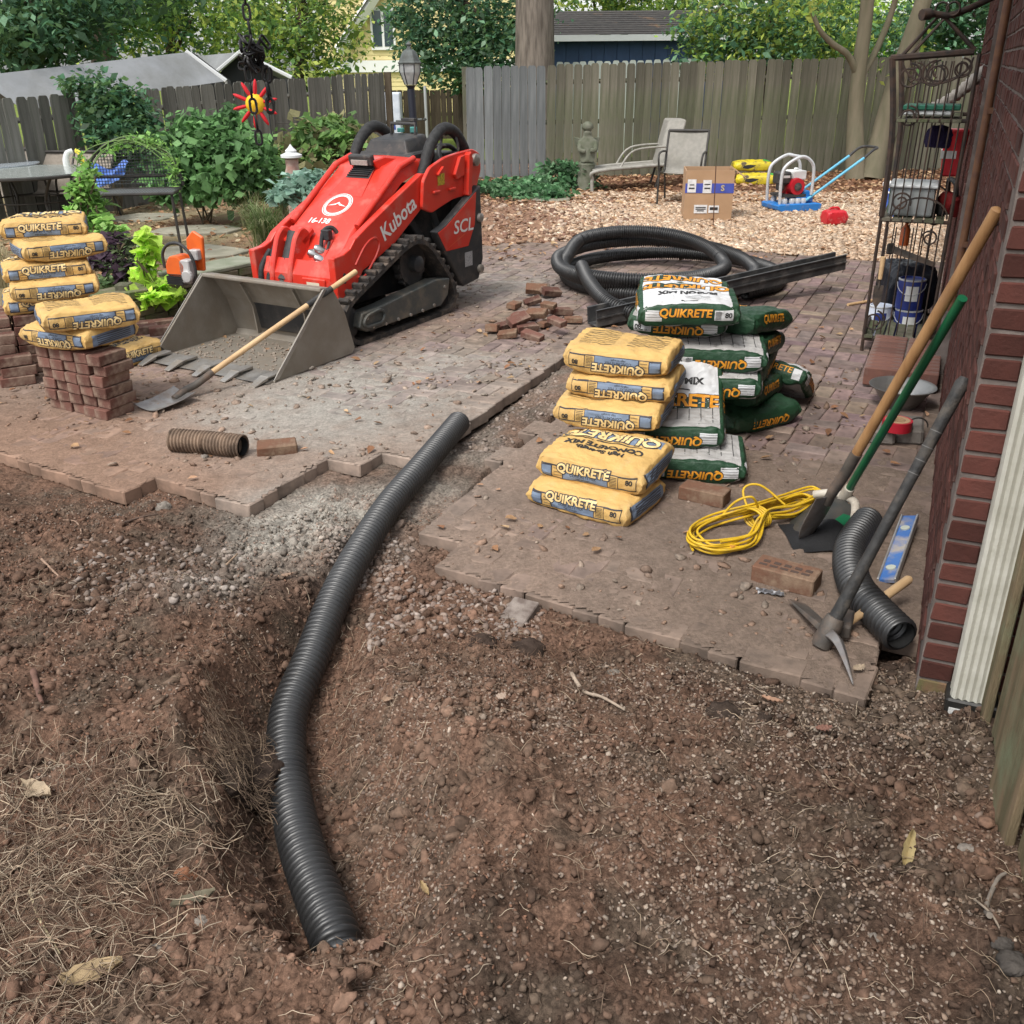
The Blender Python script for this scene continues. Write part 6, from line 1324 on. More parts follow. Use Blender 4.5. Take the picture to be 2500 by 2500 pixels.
tree('thick grey trunked tree rising behind the tarp carport', bs(243, 24), D(250, -160, 24), .36, [PB_(250, -60, 25, 2.4, 1.0), PB_(310, -10, 26, 1.4, .7), PB_(190, 10, 26, 1.4, .7)], 5000, .17, MDG + DKG, seed=12, group=BT, limbs=3)
tree('light green tree behind the carport roofs, left of the chain', bs(420, 29), D(410, -40, 29), .20, [PB_(400, 20, 29, 2.0, 1.0), PB_(330, 70, 28.5, 1.4, .8), PB_(470, 70, 29, 1.6, .9), PB_(520, 0, 30, 2.0, .9), PB_(360, 0, 30, 1.6, .7)], 5200, .17, MDG + YLG + BLG, seed=13, group=BT)
tree('yellow green tree between the chain and the yellow house', bs(720, 25), D(735, -40, 25), .16, [PB_(720, 40, 25, 1.3, .8), PB_(780, 95, 25, 1.05, .75), PB_(660, 90, 25.5, 1.2, .8), PB_(740, 145, 24.5, 1.2, .6), PB_(640, 20, 26, 1.3, .8), PB_(800, 10, 25, .8, .6), PB_(600, 60, 27, 1.2, .8)], 7500, .14, YLG + MDG, seed=14, group=BT)
tree('dense dark glossy evergreen beside the big trunk, above the gate', bs(1130, 23.5), D(1130, -20, 23.5), .15, [PB_(1120, 60, 23.5, 1.3, .9), PB_(1210, 30, 23.5, 1.1, .8), PB_(1040, 25, 23.5, .8, .6), PB_(1110, 140, 23, 1.1, .55), PB_(1210, 120, 23, .9, .6), PB_(1030, 110, 23, .55, .45), PB_(1180, 185, 22.7, .9, .35), PB_(1000, 20, 24, .5, .5)], 10500, .13, BLG + DKG + [(.09, .14, .09)], seed=15, group=BT)
pt = tree('big tall pine with a thick bare grey trunk behind the back fence', bs(1306, 21), Vector((D(1303, 0, 21).x, 21, 11)), .44, [(D(1303, 0, 21).x, 21, 10.5, 3.0, 3.0, 1.6)], 2500, .2, DKG, bark=m_barkp, seed=16, limbs=3, group=BT)
tree('pale leafy tree spilling over the back fence right of the shed', bs(1880, 20.3), D(1890, -60, 20.3), .14, [PB_(1800, 40, 20, 1.0, .6), PB_(1900, 60, 20, .9, .65), PB_(1760, 110, 19.6, .7, .45), PB_(1980, 50, 20.5, .8, .7), PB_(1860, 130, 19.6, .8, .35), PB_(1700, 90, 19.5, .45, .4), PB_(1680, 160, 18.9, .35, .22), PB_(2040, 110, 21, .6, .5)], 7500, .12, BLG + MDG + YLG, seed=17, group=BT)
tree('blue green tree glimpsed above the rack beside the house', bs(2330, 25), D(2340, -40, 25), .14, [PB_(2300, 60, 25, .9, .7), PB_(2400, 60, 25, 1.2, .9), PB_(2360, 0, 25, 1.2, .7), PB_(2440, 150, 24, 1.0, .8), PB_(2200, 90, 27, .9, .7)], 7000, .15, BLG + DKG, seed=18, group=BT)
tree('yellow green tree between the shed and the multi stemmed tree', bs(2010, 30), D(2000, -60, 30), .16, [PB_(2000, 60, 30, 1.6, .9), PB_(1930, 110, 30, 1.2, .7), PB_(2100, 60, 31, 1.8, 1.0), PB_(2180, 120, 31, 1.3, .8)], 8000, .15, YLG + LIM + MDG, seed=19, group=BT)
tree('mid green tree above the shed roof at the top edge', bs(1480, 31), D(1480, -80, 31), .2, [PB_(1450, -25, 30, 1.6, .55), PB_(1600, -20, 30, 1.8, .55), PB_(1540, 10, 29, .6, .3), PB_(1700, 0, 30, 1.2, .6)], 5000, .15, MDG + YLG, seed=20, group=BT)
far = leaves('treeline', [PB_(px, random.uniform(20, 120), 52 + random.uniform(0, 8), 4.0, 3.0) for px in range(-300, 2900, 130)] + [PB_(px, random.uniform(-160, -60), 56, 5.0, 3.0) for px in range(-300, 2900, 220)], 3800, .32, MDG + DKG + YLG, seed=30, clump=.8)
tag(far, 'far off wood closing the view behind the gardens', 'wood', kind='stuff')
# multi stemmed tree in the yard
cm_ = thing('crape_myrtle', 'multi stemmed smooth barked tree standing before the back fence', 'tree', G(2100, 436)); cb0 = G(2100, 436)
def stem(nm, pts, rads):
    P = spline([p - cb0 for p in pts], 7); rr = np.interp(np.linspace(0, 1, len(P)), np.linspace(0, 1, len(rads)), rads); mb = MB(); mb.tube(P, list(rr), 12); return mb.build(nm, m_myr, cm_, smooth=60)
yb = cb0.y
stem('stem', [G(2088, 438), D(2088, 300, yb), D(2096, 180, yb), D(2112, 60, yb), D(2124, -80, yb)], [.17, .125, .115, .105, .10])
stem('stem', [G(2125, 438), D(2150, 330, yb), D(2188, 200, yb), D(2235, 60, yb), D(2285, -90, yb)], [.20, .15, .14, .125, .12])
stem('stem', [D(2100, 190, yb), D(2140, 120, yb + .2), D(2180, 20, yb + .2), D(2200, -80, yb)], [.06, .05, .045, .04])
stem('branch', [D(2096, 190, yb), D(2070, 135, yb - .1), D(2030, 105, yb - .2), D(2000, 70, yb - .3), D(1980, 20, yb - .3)], [.06, .05, .045, .035, .03])
stem('stem', [G(2150, 434), D(2200, 320, yb + .3), D(2225, 180, yb + .3), D(2260, 20, yb + .3)], [.06, .05, .045, .04])
leaves('crown', [tuple(np.array(b[:3]) - np.array(cb0)) + tuple(b[3:]) for b in [PB_(2150, -220, yb, 2.0, .8), PB_(1990, -10, yb - .2, .5, .3), PB_(2200, 150, yb, .4, .35)]], 2600, .10, MDG + YLG, cm_, seed=33)
mb = MB()
for k in range(26):
    x0 = random.uniform(2110, 2260); mb.tube([D(x0, random.uniform(150, 300), yb + .4), D(x0 + random.uniform(10, 50), random.uniform(-10, 60), yb + .4)], .006, 5)
mb.build('thin_shoots', m_twig, cm_)
# shrubs
SH = 'shrubs in the flower beds'
def shrub(label, px, py, Y, blobs, n, size, pal, seed, asp=.6, clump=.18, stems=7, cat='shrub', name='shrub', drp=.2):
    base = G(px, py); base = Vector((D(px, py, Y).x, Y, hz(D(px, py, Y).x, Y) if Y < 16 else 0)); t = thing(name, label, cat, base, 0, SH if name == 'shrub' else None)
    rn = random.Random(seed); mb = MB()
    for k in range(stems):
        b = blobs[k % len(blobs)]; e = Vector(b[:3]) - base + Vector((rn.uniform(-.1, .1), rn.uniform(-.1, .1), 0)); mb.tube(spline([Vector((rn.uniform(-.08, .08), rn.uniform(-.08, .08), -.03)), e * .5 + Vector((rn.uniform(-.1, .1), 0, .05)), e], 4), .010, 5)
    mb.build('stems', m_twig, t); leaves('foliage', [tuple(np.array(b[:3]) - np.array(base)) + tuple(b[3:]) for b in blobs], n, size, pal, t, seed=seed, asp=asp, clump=clump, hollow=.3, droop=drp); return t
shrub('dark climbing shrub grown over the left fence behind the tables', 270, 400, 13.6, [PB_(240, 230, 13.9, .42, .28, .3), PB_(300, 260, 13.8, .45, .35, .3), PB_(270, 320, 13.6, .45, .35, .3), PB_(330, 310, 13.6, .35, .3, .3), PB_(200, 215, 14, .25, .15), PB_(310, 360, 13.5, .4, .3)], 4200, .085, DKG + BLG, 41)
shrub('big leafy hydrangea bush in the left bed', 500, 490, 12.2, [PB_(450, 380, 12.2, .38, .35), PB_(530, 370, 12.2, .42, .35), PB_(600, 390, 12.0, .35, .32), PB_(480, 320, 12.4, .3, .25), PB_(560, 310, 12.4, .25, .25), PB_(430, 440, 12, .35, .25), PB_(540, 440, 11.9, .4, .25), PB_(630, 430, 12, .25, .25)], 6000, .095, [(.075, .15, .055), (.06, .125, .045), (.10, .19, .07), (.045, .09, .035)], 42, asp=.8, drp=.5)
shrub('leafy bush with dried flower heads left of the loader', 790, 440, 13.0, [PB_(740, 350, 13, .35, .28), PB_(800, 345, 13.2, .4, .32), PB_(850, 360, 13, .32, .28), PB_(770, 400, 12.8, .4, .25), PB_(700, 370, 13, .25, .22), PB_(810, 310, 13.3, .25, .15)], 3000, .11, [(.085, .15, .045), (.065, .12, .04), (.12, .19, .06), (.15, .14, .07)], 43, asp=.75, drp=.4)
shrub('low silvery green ground plant beside the loader hood', 760, 500, 10.6, [PB_(740, 455, 10.6, .28, .12), PB_(790, 450, 10.7, .25, .12), PB_(700, 470, 10.5, .22, .10)], 900, .085, [(.12, .19, .15), (.09, .15, .11), (.17, .25, .21)], 44, asp=.8)
shrub('ivy creeping over the ground at the foot of the back fence', 1330, 470, 15.0, [PB_(1200, 455, 15, .35, .10, .5), PB_(1290, 450, 15, .42, .16, .6), PB_(1370, 430, 15.6, .4, .22, .4), PB_(1330, 470, 14.4, .45, .10, .5), PB_(1430, 450, 15.6, .35, .10, .4), PB_(1250, 475, 14.3, .35, .08, .4)], 3600, .075, [(.045, .105, .045), (.06, .13, .06), (.035, .08, .035), (.10, .17, .09)], 45, asp=.8, stems=4, clump=.12)
shrub('leggy green vine by the glass table legs', 200, 520, 9.3, [PB_(215, 430, 9.3, .10, .12), PB_(200, 480, 9.3, .13, .14), PB_(185, 530, 9.3, .14, .12), PB_(235, 540, 9.2, .14, .13), PB_(270, 570, 9.1, .12, .12), PB_(240, 500, 9.3, .1, .1)], 900, .07, [(.13, .24, .06), (.10, .19, .05), (.17, .28, .08)], 46, asp=.7)
shrub('dark purple leaved plant behind the yellow bags', 285, 640, 7.9, [PB_(270, 590, 7.9, .13, .07), PB_(320, 590, 7.9, .10, .08), PB_(255, 640, 7.8, .12, .10), PB_(300, 650, 7.7, .12, .08)], 620, .06, [(.035, .022, .035), (.05, .03, .045), (.045, .06, .03)], 47, asp=.75)
shrub('grey green bushy plant beside the lime one in the bed', 295, 640, 7.8, [PB_(300, 625, 7.85, .14, .09), PB_(335, 660, 7.8, .12, .10), PB_(270, 690, 7.7, .12, .10), PB_(320, 700, 7.7, .10, .08)], 900, .045, [(.09, .13, .06), (.12, .16, .075), (.06, .10, .045)], 48, asp=.7)
shrub('bright lime green leafy plant overhanging the mossy wall', 380, 720, 7.5, [PB_(358, 600, 7.5, .06, .09), PB_(372, 630, 7.5, .08, .10), PB_(350, 680, 7.5, .08, .10), PB_(395, 690, 7.4, .11, .07), PB_(380, 725, 7.3, .15, .05), PB_(345, 735, 7.3, .10, .05)], 520, .085, LIM, 49, asp=.85)
# ornamental grass and dry plumes
def tuft(label, px, py, n, hgt, sprd, pal, seed, wdt=.007, lean=1.0, name='ornamental_grass', z=0):
    base = G(px, py, z); t = thing(name, label, 'grass', base, 0); rg = np.random.default_rng(seed); S = 7; V = []; Fc = []; C_ = []; pal = np.array(pal)
    for i in range(n):
        a = rg.uniform(0, 6.283); h = hgt * rg.uniform(.6, 1.15); sp = sprd * rg.uniform(.15, 1.0) * lean; b0 = np.array([rg.normal(0, .05), rg.normal(0, .05), 0]); dx, dy = math.cos(a), math.sin(a); c = pal[rg.integers(0, len(pal))] * rg.uniform(.7, 1.3); o_ = len(V)
        for k in range(S):
            u = k / (S - 1); r_ = sp * u ** 1.6; zz = h * (math.sin(u * 2.0) / 1.0 if sp > .5 * sprd else u * .95); w_ = wdt * (1 - .85 * u)
            p = b0 + np.array([dx * r_, dy * r_, max(.0, zz)]); V.append(p + np.array([-dy, dx, 0]) * w_); V.append(p - np.array([-dy, dx, 0]) * w_); C_ += [c, c]
        for k in range(S - 1): Fc.append((o_ + 2 * k, o_ + 2 * k + 1, o_ + 2 * k + 3, o_ + 2 * k + 2))
    raw('blades', np.array(V), np.array(Fc), m_leaf, np.array(C_), t); return t
tuft('arching green ornamental grass clump left of the loader', 655, 610, 420, .42, .50, [(.14, .21, .07), (.20, .26, .11), (.10, .16, .05), (.28, .30, .16)], 51)
tuft('second ornamental grass clump with pale blades behind the first', 620, 560, 220, .40, .42, [(.22, .25, .11), (.32, .30, .17), (.13, .18, .06)], 52)
tuft('tall dry plume grass beside the blue pot', 690, 520, 70, .80, .45, [(.42, .36, .20), (.50, .44, .27), (.30, .28, .14)], 53, wdt=.006)
tuft('dry plume grass leaning behind the loader hood', 800, 500, 60, .85, .40, [(.42, .36, .20), (.50, .44, .27), (.30, .28, .14)], 54, wdt=.006)
tuft('sparse dry grass by the left brick pile wall', 20, 700, 90, .35, .25, [(.36, .30, .18), (.28, .24, .13)], 55)
o = None
# ================================================================== yard furniture and ornaments
m_dark = M('dark_frame', (.025, .023, .02), (.045, .04, .035), scale=12, rough=.55, bump=.1)
m_sling = M('tan_sling', (.27, .235, .195), (.22, .19, .155), scale=30, rough=.85, bump=.4, bscale=120)
m_slingg = M('grey_sling', (.27, .255, .225), (.22, .21, .185), scale=20, rough=.85, bump=.4, bscale=120, dirt=(.2, .19, .16), dscale=4, dlo=.5, dhi=.8)
m_beige = M('beige_frame', (.33, .315, .28), (.26, .25, .22), scale=10, rough=.6, dirt=(.18, .17, .13), dscale=5, dlo=.5, dhi=.8)
def sling_chair(label, loc, rz, frame, sling, group=None, Wd=.56, seat=.40, back=.92, rec=.16):
    c = thing('sling_chair', label, 'chair', loc, rz, group)       # faces -y
    for s in (-1, 1):
        x = s * Wd / 2
        mb = MB(); mb.tube(spline([(x, -.28, .0), (x, -.27, seat * .6), (x, -.25, seat - .02)], 4), .014, 8); mb.build('leg', frame, c, smooth=50)
        mb = MB(); mb.tube(spline([(x, .34, 0), (x, .26, seat * .6), (x, .18, seat)], 4), .014, 8); mb.build('leg', frame, c, smooth=50)
        mb = MB(); mb.tube(spline([(x, -.26, seat), (x, .0, seat - .03), (x, .19, seat - .01), (x, .24, seat + .14), (x, .24 + rec, back)], 6), .015, 8); mb.build('side_rail', frame, c, smooth=50)
        mb = MB(); mb.tube(spline([(x, -.25, seat), (x * 1.06, -.24, seat + .20), (x * 1.06, .0, seat + .24), (x, .30, seat + .22)], 5), .014, 8); mb.build('armrest', frame, c, smooth=50)
    V = []; pts = spline([(0, -.26, seat), (0, .0, seat - .03), (0, .19, seat - .01), (0, .24, seat + .14), (0, .24 + rec, back)], 6); mb = MB()
    for p in pts:
        for j in range(5): u = j / 4 - .5; V.append((u * (Wd - .03), p.y + .02 * (1 - 4 * u * u) * .4, p.z - .015 * (1 - 4 * u * u)))
    k = 13
    mb.add(V[:k * 5], [(i * 5 + j, i * 5 + j + 1, (i + 1) * 5 + j + 1, (i + 1) * 5 + j) for i in range(k - 1) for j in range(4)]); mb.build('seat', sling, c, smooth=60)
    mb = MB(); W2 = V[k * 5 - 5:]; n = len(W2) // 5; mb.add(W2, [(i * 5 + j, i * 5 + j + 1, (i + 1) * 5 + j + 1, (i + 1) * 5 + j) for i in range(n - 1) for j in range(4)]); mb.build('backrest', sling, c, smooth=60)
    mb = MB(); mb.tube([(-Wd / 2, .24 + rec, back), (Wd / 2, .24 + rec, back)], .02, 8); mb.build('top_bar', frame, c, smooth=50)
    return c
# armchair and lounger before the back fence
q = G(1665, 500); sling_chair('grey armchair with a high back behind the cardboard box', Vector((q.x, q.y + .15, 0)), R(-18), m_dark, m_slingg, Wd=.54, seat=.42, back=.90)
ch = thing('chaise_lounge', 'weathered chaise lounge with raised narrow back by the back fence', 'lounge', G(1560, 470))
b0 = G(1560, 470); YL = b0.y + .6
p_foot, p_hip, p_head = D(1450, 418, YL - .5), D(1625, 402, YL), D(1655, 292, YL + .35)
for dy in (0, .58):
    o_ = Vector((0, dy, 0)); mb = MB(); mb.tube(spline([Vector((p_foot.x - .02, p_foot.y, 0)) + o_ - b0, p_foot + Vector((-.02, 0, -.12)) + o_ - b0, p_foot + Vector((.06, 0, 0)) + o_ - b0, p_hip + o_ - b0], 6), .026, 8); mb.build('side_rail', m_beige, ch, smooth=50)
    mb = MB(); mb.tube([p_hip + Vector((-.05, 0, 0)) + o_ - b0, Vector((p_hip.x - .14, p_hip.y, 0)) + o_ - b0], .018, 8); mb.build('leg', m_dark, ch, smooth=50)
    mb = MB(); mb.tube(spline([p_foot.lerp(p_hip, .35) + o_ - b0, p_foot.lerp(p_hip, .55) + Vector((0, 0, .24)) + o_ - b0, p_hip + Vector((.05, 0, .26)) + o_ - b0], 6), .015, 8); mb.build('armrest', m_beige, ch, smooth=50)
mb = MB(); mb.add([p_foot - b0, p_hip - b0, p_hip + Vector((0, .58, 0)) - b0, p_foot + Vector((0, .58, 0)) - b0, p_foot - b0 + Vector((0, 0, -.02)), p_hip - b0 + Vector((0, 0, -.02)), p_hip + Vector((0, .58, -.02)) - b0, p_foot + Vector((0, .58, -.02)) - b0], [(0, 1, 2, 3), (4, 7, 6, 5), (0, 4, 5, 1), (1, 5, 6, 2), (2, 6, 7, 3), (3, 7, 4, 0)]); mb.build('seat', m_slingg, ch)
bd_ = (p_head - p_hip); sidew = Vector((.13, -.05, 0))
mb = MB(); mb.add([p_hip - sidew - b0, p_hip + sidew - b0, p_head + sidew - b0, p_head - sidew - b0, p_hip - sidew - b0 + Vector((0, .5, 0)), p_hip + sidew - b0 + Vector((0, .5, 0)), p_head + sidew - b0 + Vector((0, .5, 0)), p_head - sidew - b0 + Vector((0, .5, 0))], [(0, 1, 2, 3), (4, 7, 6, 5), (3, 2, 6, 7), (0, 3, 7, 4), (1, 5, 6, 2)]); mb.build('backrest', m_slingg, ch, bevel=.02)
# cherub statue
st = thing('garden_statue', 'small mossy stone cherub statue at the fence beside the lounge', 'statue', Vector((D(1432, 430, 15.4).x, 15.4, 0)))
m_stone2 = M('mossy_stone', (.16, .16, .125), (.09, .10, .065), scale=9, rough=.95, bump=.6, bscale=30)
mb = MB(); mb.lathe([(.17, 0), (.15, .1), (.12, .3), (.13, .36), (.10, .40)], (0, 0, 0), 14); mb.build('pedestal', m_stone2, st, smooth=40)
me = bpy.data.meshes.new('figure'); pts = [(0, 0, .42), (0, 0, .56), (0, -.01, .68), (0, 0, .76), (0, -.01, .85), (-.11, -.02, .66), (-.12, -.10, .56), (-.03, -.13, .54), (.11, -.02, .66), (.12, -.10, .56), (.03, -.13, .56), (-.07, -.10, .44), (.07, -.10, .44)]
me.from_pydata(pts, [(0, 1), (1, 2), (2, 3), (3, 4), (2, 5), (5, 6), (6, 7), (2, 8), (8, 9), (9, 10), (0, 11), (0, 12)], []); fo = bpy.data.objects.new('figure', me); COL.objects.link(fo); fo.parent = st
fo.modifiers.new('skin', 'SKIN')
for v, r_ in zip(me.skin_vertices[0].data, (.11, .115, .10, .05, .085, .05, .042, .035, .05, .042, .035, .055, .055)): v.radius = (r_, r_)
me.skin_vertices[0].data[0].use_root = True; fo.modifiers.new('sub', 'SUBSURF').levels = 1; fo.modifiers['sub'].render_levels = 2; me.materials.append(m_stone2)
for s in (-1, 1):
    mb = MB(); mb.ext([(0, .60), (s * .10, .72), (s * .20, .74), (s * .17, .62), (s * .08, .55)], lambda u, v, w_: Vector((u, w_, v)), .07, .10); mb.build('wing', m_stone2, st, bevel=.01)
mb = MB(); mb.lathe([(.05, -.05), (.088, .0), (.075, .05), (.03, .085)], (0, .005, .87), 10); mb.build('curls', m_stone2, st, smooth=60)
# cardboard box
m_card = M('cardboard', (.40, .255, .15), (.35, .22, .125), scale=5, rough=.85, bump=.15, bscale=20)
bx_ = thing('cardboard_box', 'open cardboard box with a blue band and white labels on the gravel', 'box', G(1722, 530), R(-6)); bw, bd, bh = .42, .40, .44; bx_.scale = (1.36, 1.3, 1.3)
for nm, c, d in (('front_panel', (0, -bd / 2 + .004, bh / 2), (bw, .008, bh)), ('back_panel', (0, bd / 2 - .004, bh / 2), (bw, .008, bh)), ('side_panel', (-bw / 2 + .004, 0, bh / 2), (.008, bd - .017, bh)), ('side_panel', (bw / 2 - .004, 0, bh / 2), (.008, bd - .017, bh)), ('bottom_panel', (0, 0, .008), (bw - .02, bd - .02, .01))):
    mb = MB(); mb.box(c, d); mb.build(nm, m_card, bx_)
mb = MB(); mb.box((bw / 2 + .05, 0, bh - .03), (.13, bd - .04, .006), Matrix.Rotation(R(35), 3, 'Y')); mb.build('flap', m_card, bx_)
mb = MB(); mb.box((0, -bd / 2 - .0015, .285), (bw + .002, .003, .085)); mb.box((bw / 2 + .0015, 0, .285), (.003, bd, .085)); mb.build('blue_band', M('blue_tape', (.06, .085, .38), (.05, .07, .30), scale=10, rough=.5), bx_)
for x, z, w_, h in ((-.155, .305, .075, .115), (-.02, .30, .075, .115), (-.065, .10, .115, .075), (.05, .10, .09, .065)): mb = MB(); mb.box((x, -bd / 2 - .004, z), (w_, .003, h)); mb.build('white_label', M('label_paper', (.70, .70, .70), (.55, .55, .55), scale=40, rough=.6), bx_)
mb = MB()
for x, z, w_, h in ((-.155, .285, .05, .012), (-.155, .315, .04, .008), (-.02, .285, .05, .012), (-.02, .32, .05, .008), (-.065, .115, .09, .008), (-.065, .10, .09, .008), (-.065, .085, .06, .008), (.05, .105, .07, .025)): mb.box((x, -bd / 2 - .0065, z), (w_, .002, h))
mb.build('label_print', m_kp, bx_)
mb = MB(); lay(mb, tx('S', .07, .002), (.115, -bd / 2 - .003, .285), X_, Z_, None, .002); mb.build('lettering', M('gold_print', (.45, .36, .2), rough=.6), bx_)
# thin rusty rod standing before the box
mb = MB(); r0 = G(1741, 553); mb.tube([r0, D(1748, 405, r0.y + .0)], .006, 6); rd = thing('iron_stake', 'thin rusty iron stake standing in front of the cardboard box', 'stake'); mb.build('rod', M('rust', (.10, .05, .03), rough=.9), rd); mb = MB(); mb.lathe([(.0, 0), (.05, .0), (.05, .012), (.0, .02)], r0, 10); mb.build('foot', M('rust_dark', (.07, .045, .035), rough=.9), rd)
# yellow soil bags by the fence
m_soil = M('yellow_soil_bag', (.62, .50, .02), (.42, .32, .03), scale=9, rough=.45, dirt=(.10, .08, .05), dscale=9, dlo=.56, dhi=.62)
me, bv_ = bag_mesh('soil_bag', .62, .40, .15, 77)
for k, (px, py, z, rz, lab) in enumerate([(1835, 437, .13, -5, 'yellow plastic soil bag lying on top beside the plate compactor'), (1848, 450, .0, -14, 'lower yellow soil bag behind the cardboard box, under another')]):
    m2 = me.copy(); m2.materials.append(m_soil); o = bpy.data.objects.new('soil_bag', m2); COL.objects.link(o); p = G(px, py); o.location = (p.x, p.y + .1, z); o.rotation_euler = (0, 0, R(rz)); tag(o, lab, 'bag', 'soil bags by the fence')
    mb = MB(); lay(mb, ([(-.06, -.1), (.1, -.12), (.12, .1), (-.02, .12)], [(0, 1, 2, 3)]), (.22, 0, .15), X_, Y_, bv_, .003); mb.build('green_print', M('green_print_s', (.05, .30, .05), rough=.5), o); mb = MB(); lay(mb, ([(-.12, -.02), (-.03, -.035), (.05, -.01), (.10, .02), (.0, .03), (-.09, .02)], [(0, 1, 2, 3, 4, 5)]), (-.05, -.2, .07), X_, Z_, bv_, .003); mb.build('dark_print', m_kp, o)
# plate compactor
m_lblue = M('light_blue_paint', (.12, .42, .60), (.10, .36, .52), scale=9, rough=.4); m_cblue = M('compactor_blue', (.02, .18, .52), (.02, .15, .44), scale=9, rough=.4, dirt=(.3, .27, .23), dscale=8, dlo=.55, dhi=.85)
pcx = thing('plate_compactor', 'blue plate compactor with a red engine on the gravel', 'compactor', G(1930, 512), R(14)); m_sil = M('silver_paint', (.50, .51, .52), rough=.4, metal=.2); m_ered = M('engine_red', (.42, .01, .02), rough=.4)
mb = MB(); mb.ext([(-.30, .03), (-.24, .0), (.24, .0), (.30, .03), (.31, .09), (.26, .10), (-.26, .10), (-.31, .09)], lambda u, v, w_: Vector((u, w_, v)), -.23, .23); mb.build('base_plate', m_cblue, pcx, bevel=.01)
mb = MB(); mb.box((.10, 0, .14), (.24, .30, .07)); mb.lathe([(.0, -.12), (.07, -.12), (.07, .12), (.0, .12)], (.14, .0, .18), 14, axis=(0, 1, 0)); mb.build('exciter_housing', m_cblue, pcx, bevel=.01)
for x, y in ((-.18, -.14), (-.18, .14), (-.08, -.15), (.0, -.15), (.08, -.15)): mb = MB(); mb.lathe([(.035, 0), (.04, .03), (.03, .06)], (x, y, .10), 10); mb.build('rubber_mount', m_sil, pcx, smooth=40)
mb = MB(); mb.box((-.06, 0, .19), (.34, .30, .035)); mb.build('engine_deck', m_rdk, pcx)
mb = MB(); mb.lathe([(.0, -.13), (.10, -.13), (.105, -.06), (.105, .06), (.0, .06)], (-.02, -.02, .30), 18, axis=(0, 1, 0)); mb.box((-.02, .04, .28), (.20, .18, .16)); e_ = mb.build('engine', m_ered, pcx, smooth=35)
mb = MB(); mb.lathe([(.05, 0), (.05, .01), (.02, .02)], (-.02, -.155, .30), 14, axis=(0, -1, 0)); mb.build('recoil_starter', m_rdk, e_, smooth=40)
mb = MB(); mb.box((.03, .02, .43), (.19, .22, .11)); mb.lathe([(.03, 0), (.03, .03)], (.03, .02, .485), 10); mb.build('fuel_tank', m_wtrim, pcx, bevel=.02, seg=2)
mb = MB(); mb.box((-.17, .0, .40), (.17, .20, .15)); mb.box((-.20, -.03, .30), (.08, .12, .10)); mb.build('air_filter', m_rdk, pcx, bevel=.02)
mb = MB(); mb.box((-.16, -.103, .42), (.09, .004, .03)); mb.build('engine_label', m_decal, pcx)
for y in (-.17, .17):
    mb = MB(); mb.tube(spline([(-.26, y, .10), (-.27, y, .42), (-.22, y, .56), (-.02, y, .66), (.12, y, .60), (.17, y, .48), (.17, y, .20)], 6), .02, 10); mb.build('roll_frame', m_sil, pcx, smooth=50)
mb = MB(); mb.tube([(-.02, -.17, .66), (-.02, .17, .66)], .018, 8); mb.build('lifting_bar', m_sil, pcx, smooth=50)
for y in (-.17, .17):
    mb = MB(); mb.tube([(.10, y, .13), (.86, y, .62)], .017, 10); mb.build('handle_tube', m_lblue, pcx, smooth=50)
mb = MB(); mb.tube(spline([(.86, -.17, .62), (.98, -.165, .71), (1.06, -.12, .735), (1.06, .12, .735), (.98, .165, .71), (.86, .17, .62)], 6), .017, 10); mb.build('grip', m_rdk, pcx, smooth=50)
# red fuel can
gc = thing('fuel_can', 'rounded red plastic fuel can on the gravel', 'fuel can', G(2034, 548), R(8)); m_rcan = M('red_plastic', (.52, .02, .03), (.45, .018, .025), scale=8, rough=.4, dirt=(.5, .3, .28), dscale=10, dlo=.55, dhi=.8)
me, bv_ = bag_mesh('can', .26, .20, .165, 91, .2); me.materials.append(m_rcan); o = bpy.data.objects.new('tank', me); COL.objects.link(o); o.parent = gc
mb = MB(); mb.tube(spline([(-.07, 0, .15), (-.06, 0, .185), (.03, 0, .19), (.06, 0, .16)], 5), .013, 8); mb.build('handle', m_rcan, gc, smooth=50); mb = MB(); mb.lathe([(.025, 0), (.025, .03), (.02, .035)], (.085, 0, .15), 12); mb.tube([(.09, 0, .18), (.12, .02, .23)], .012, 8); mb.build('spout', M('cream_cap', (.6, .5, .35), rough=.5), gc, smooth=40)
# cooler behind the rack
co = thing('cooler', 'blue and white cooler standing behind the iron rack', 'cooler', G(2190, 528), R(20)); co.scale = (.85, .85, 1); mb = MB(); mb.box((0, 0, .17), (.42, .30, .34)); mb.build('body', M('cooler_blue', (.06, .13, .46), (.05, .11, .40), scale=6, rough=.4), co, bevel=.03, seg=2); mb = MB(); mb.box((0, 0, .375), (.44, .32, .07)); mb.build('lid', m_wtrim, co, bevel=.025, seg=2); mb = MB(); mb.tube([(-.23, -.1, .28), (-.25, 0, .30), (-.23, .1, .28)], .012, 8); mb.build('handle', m_wtrim, co, smooth=50)
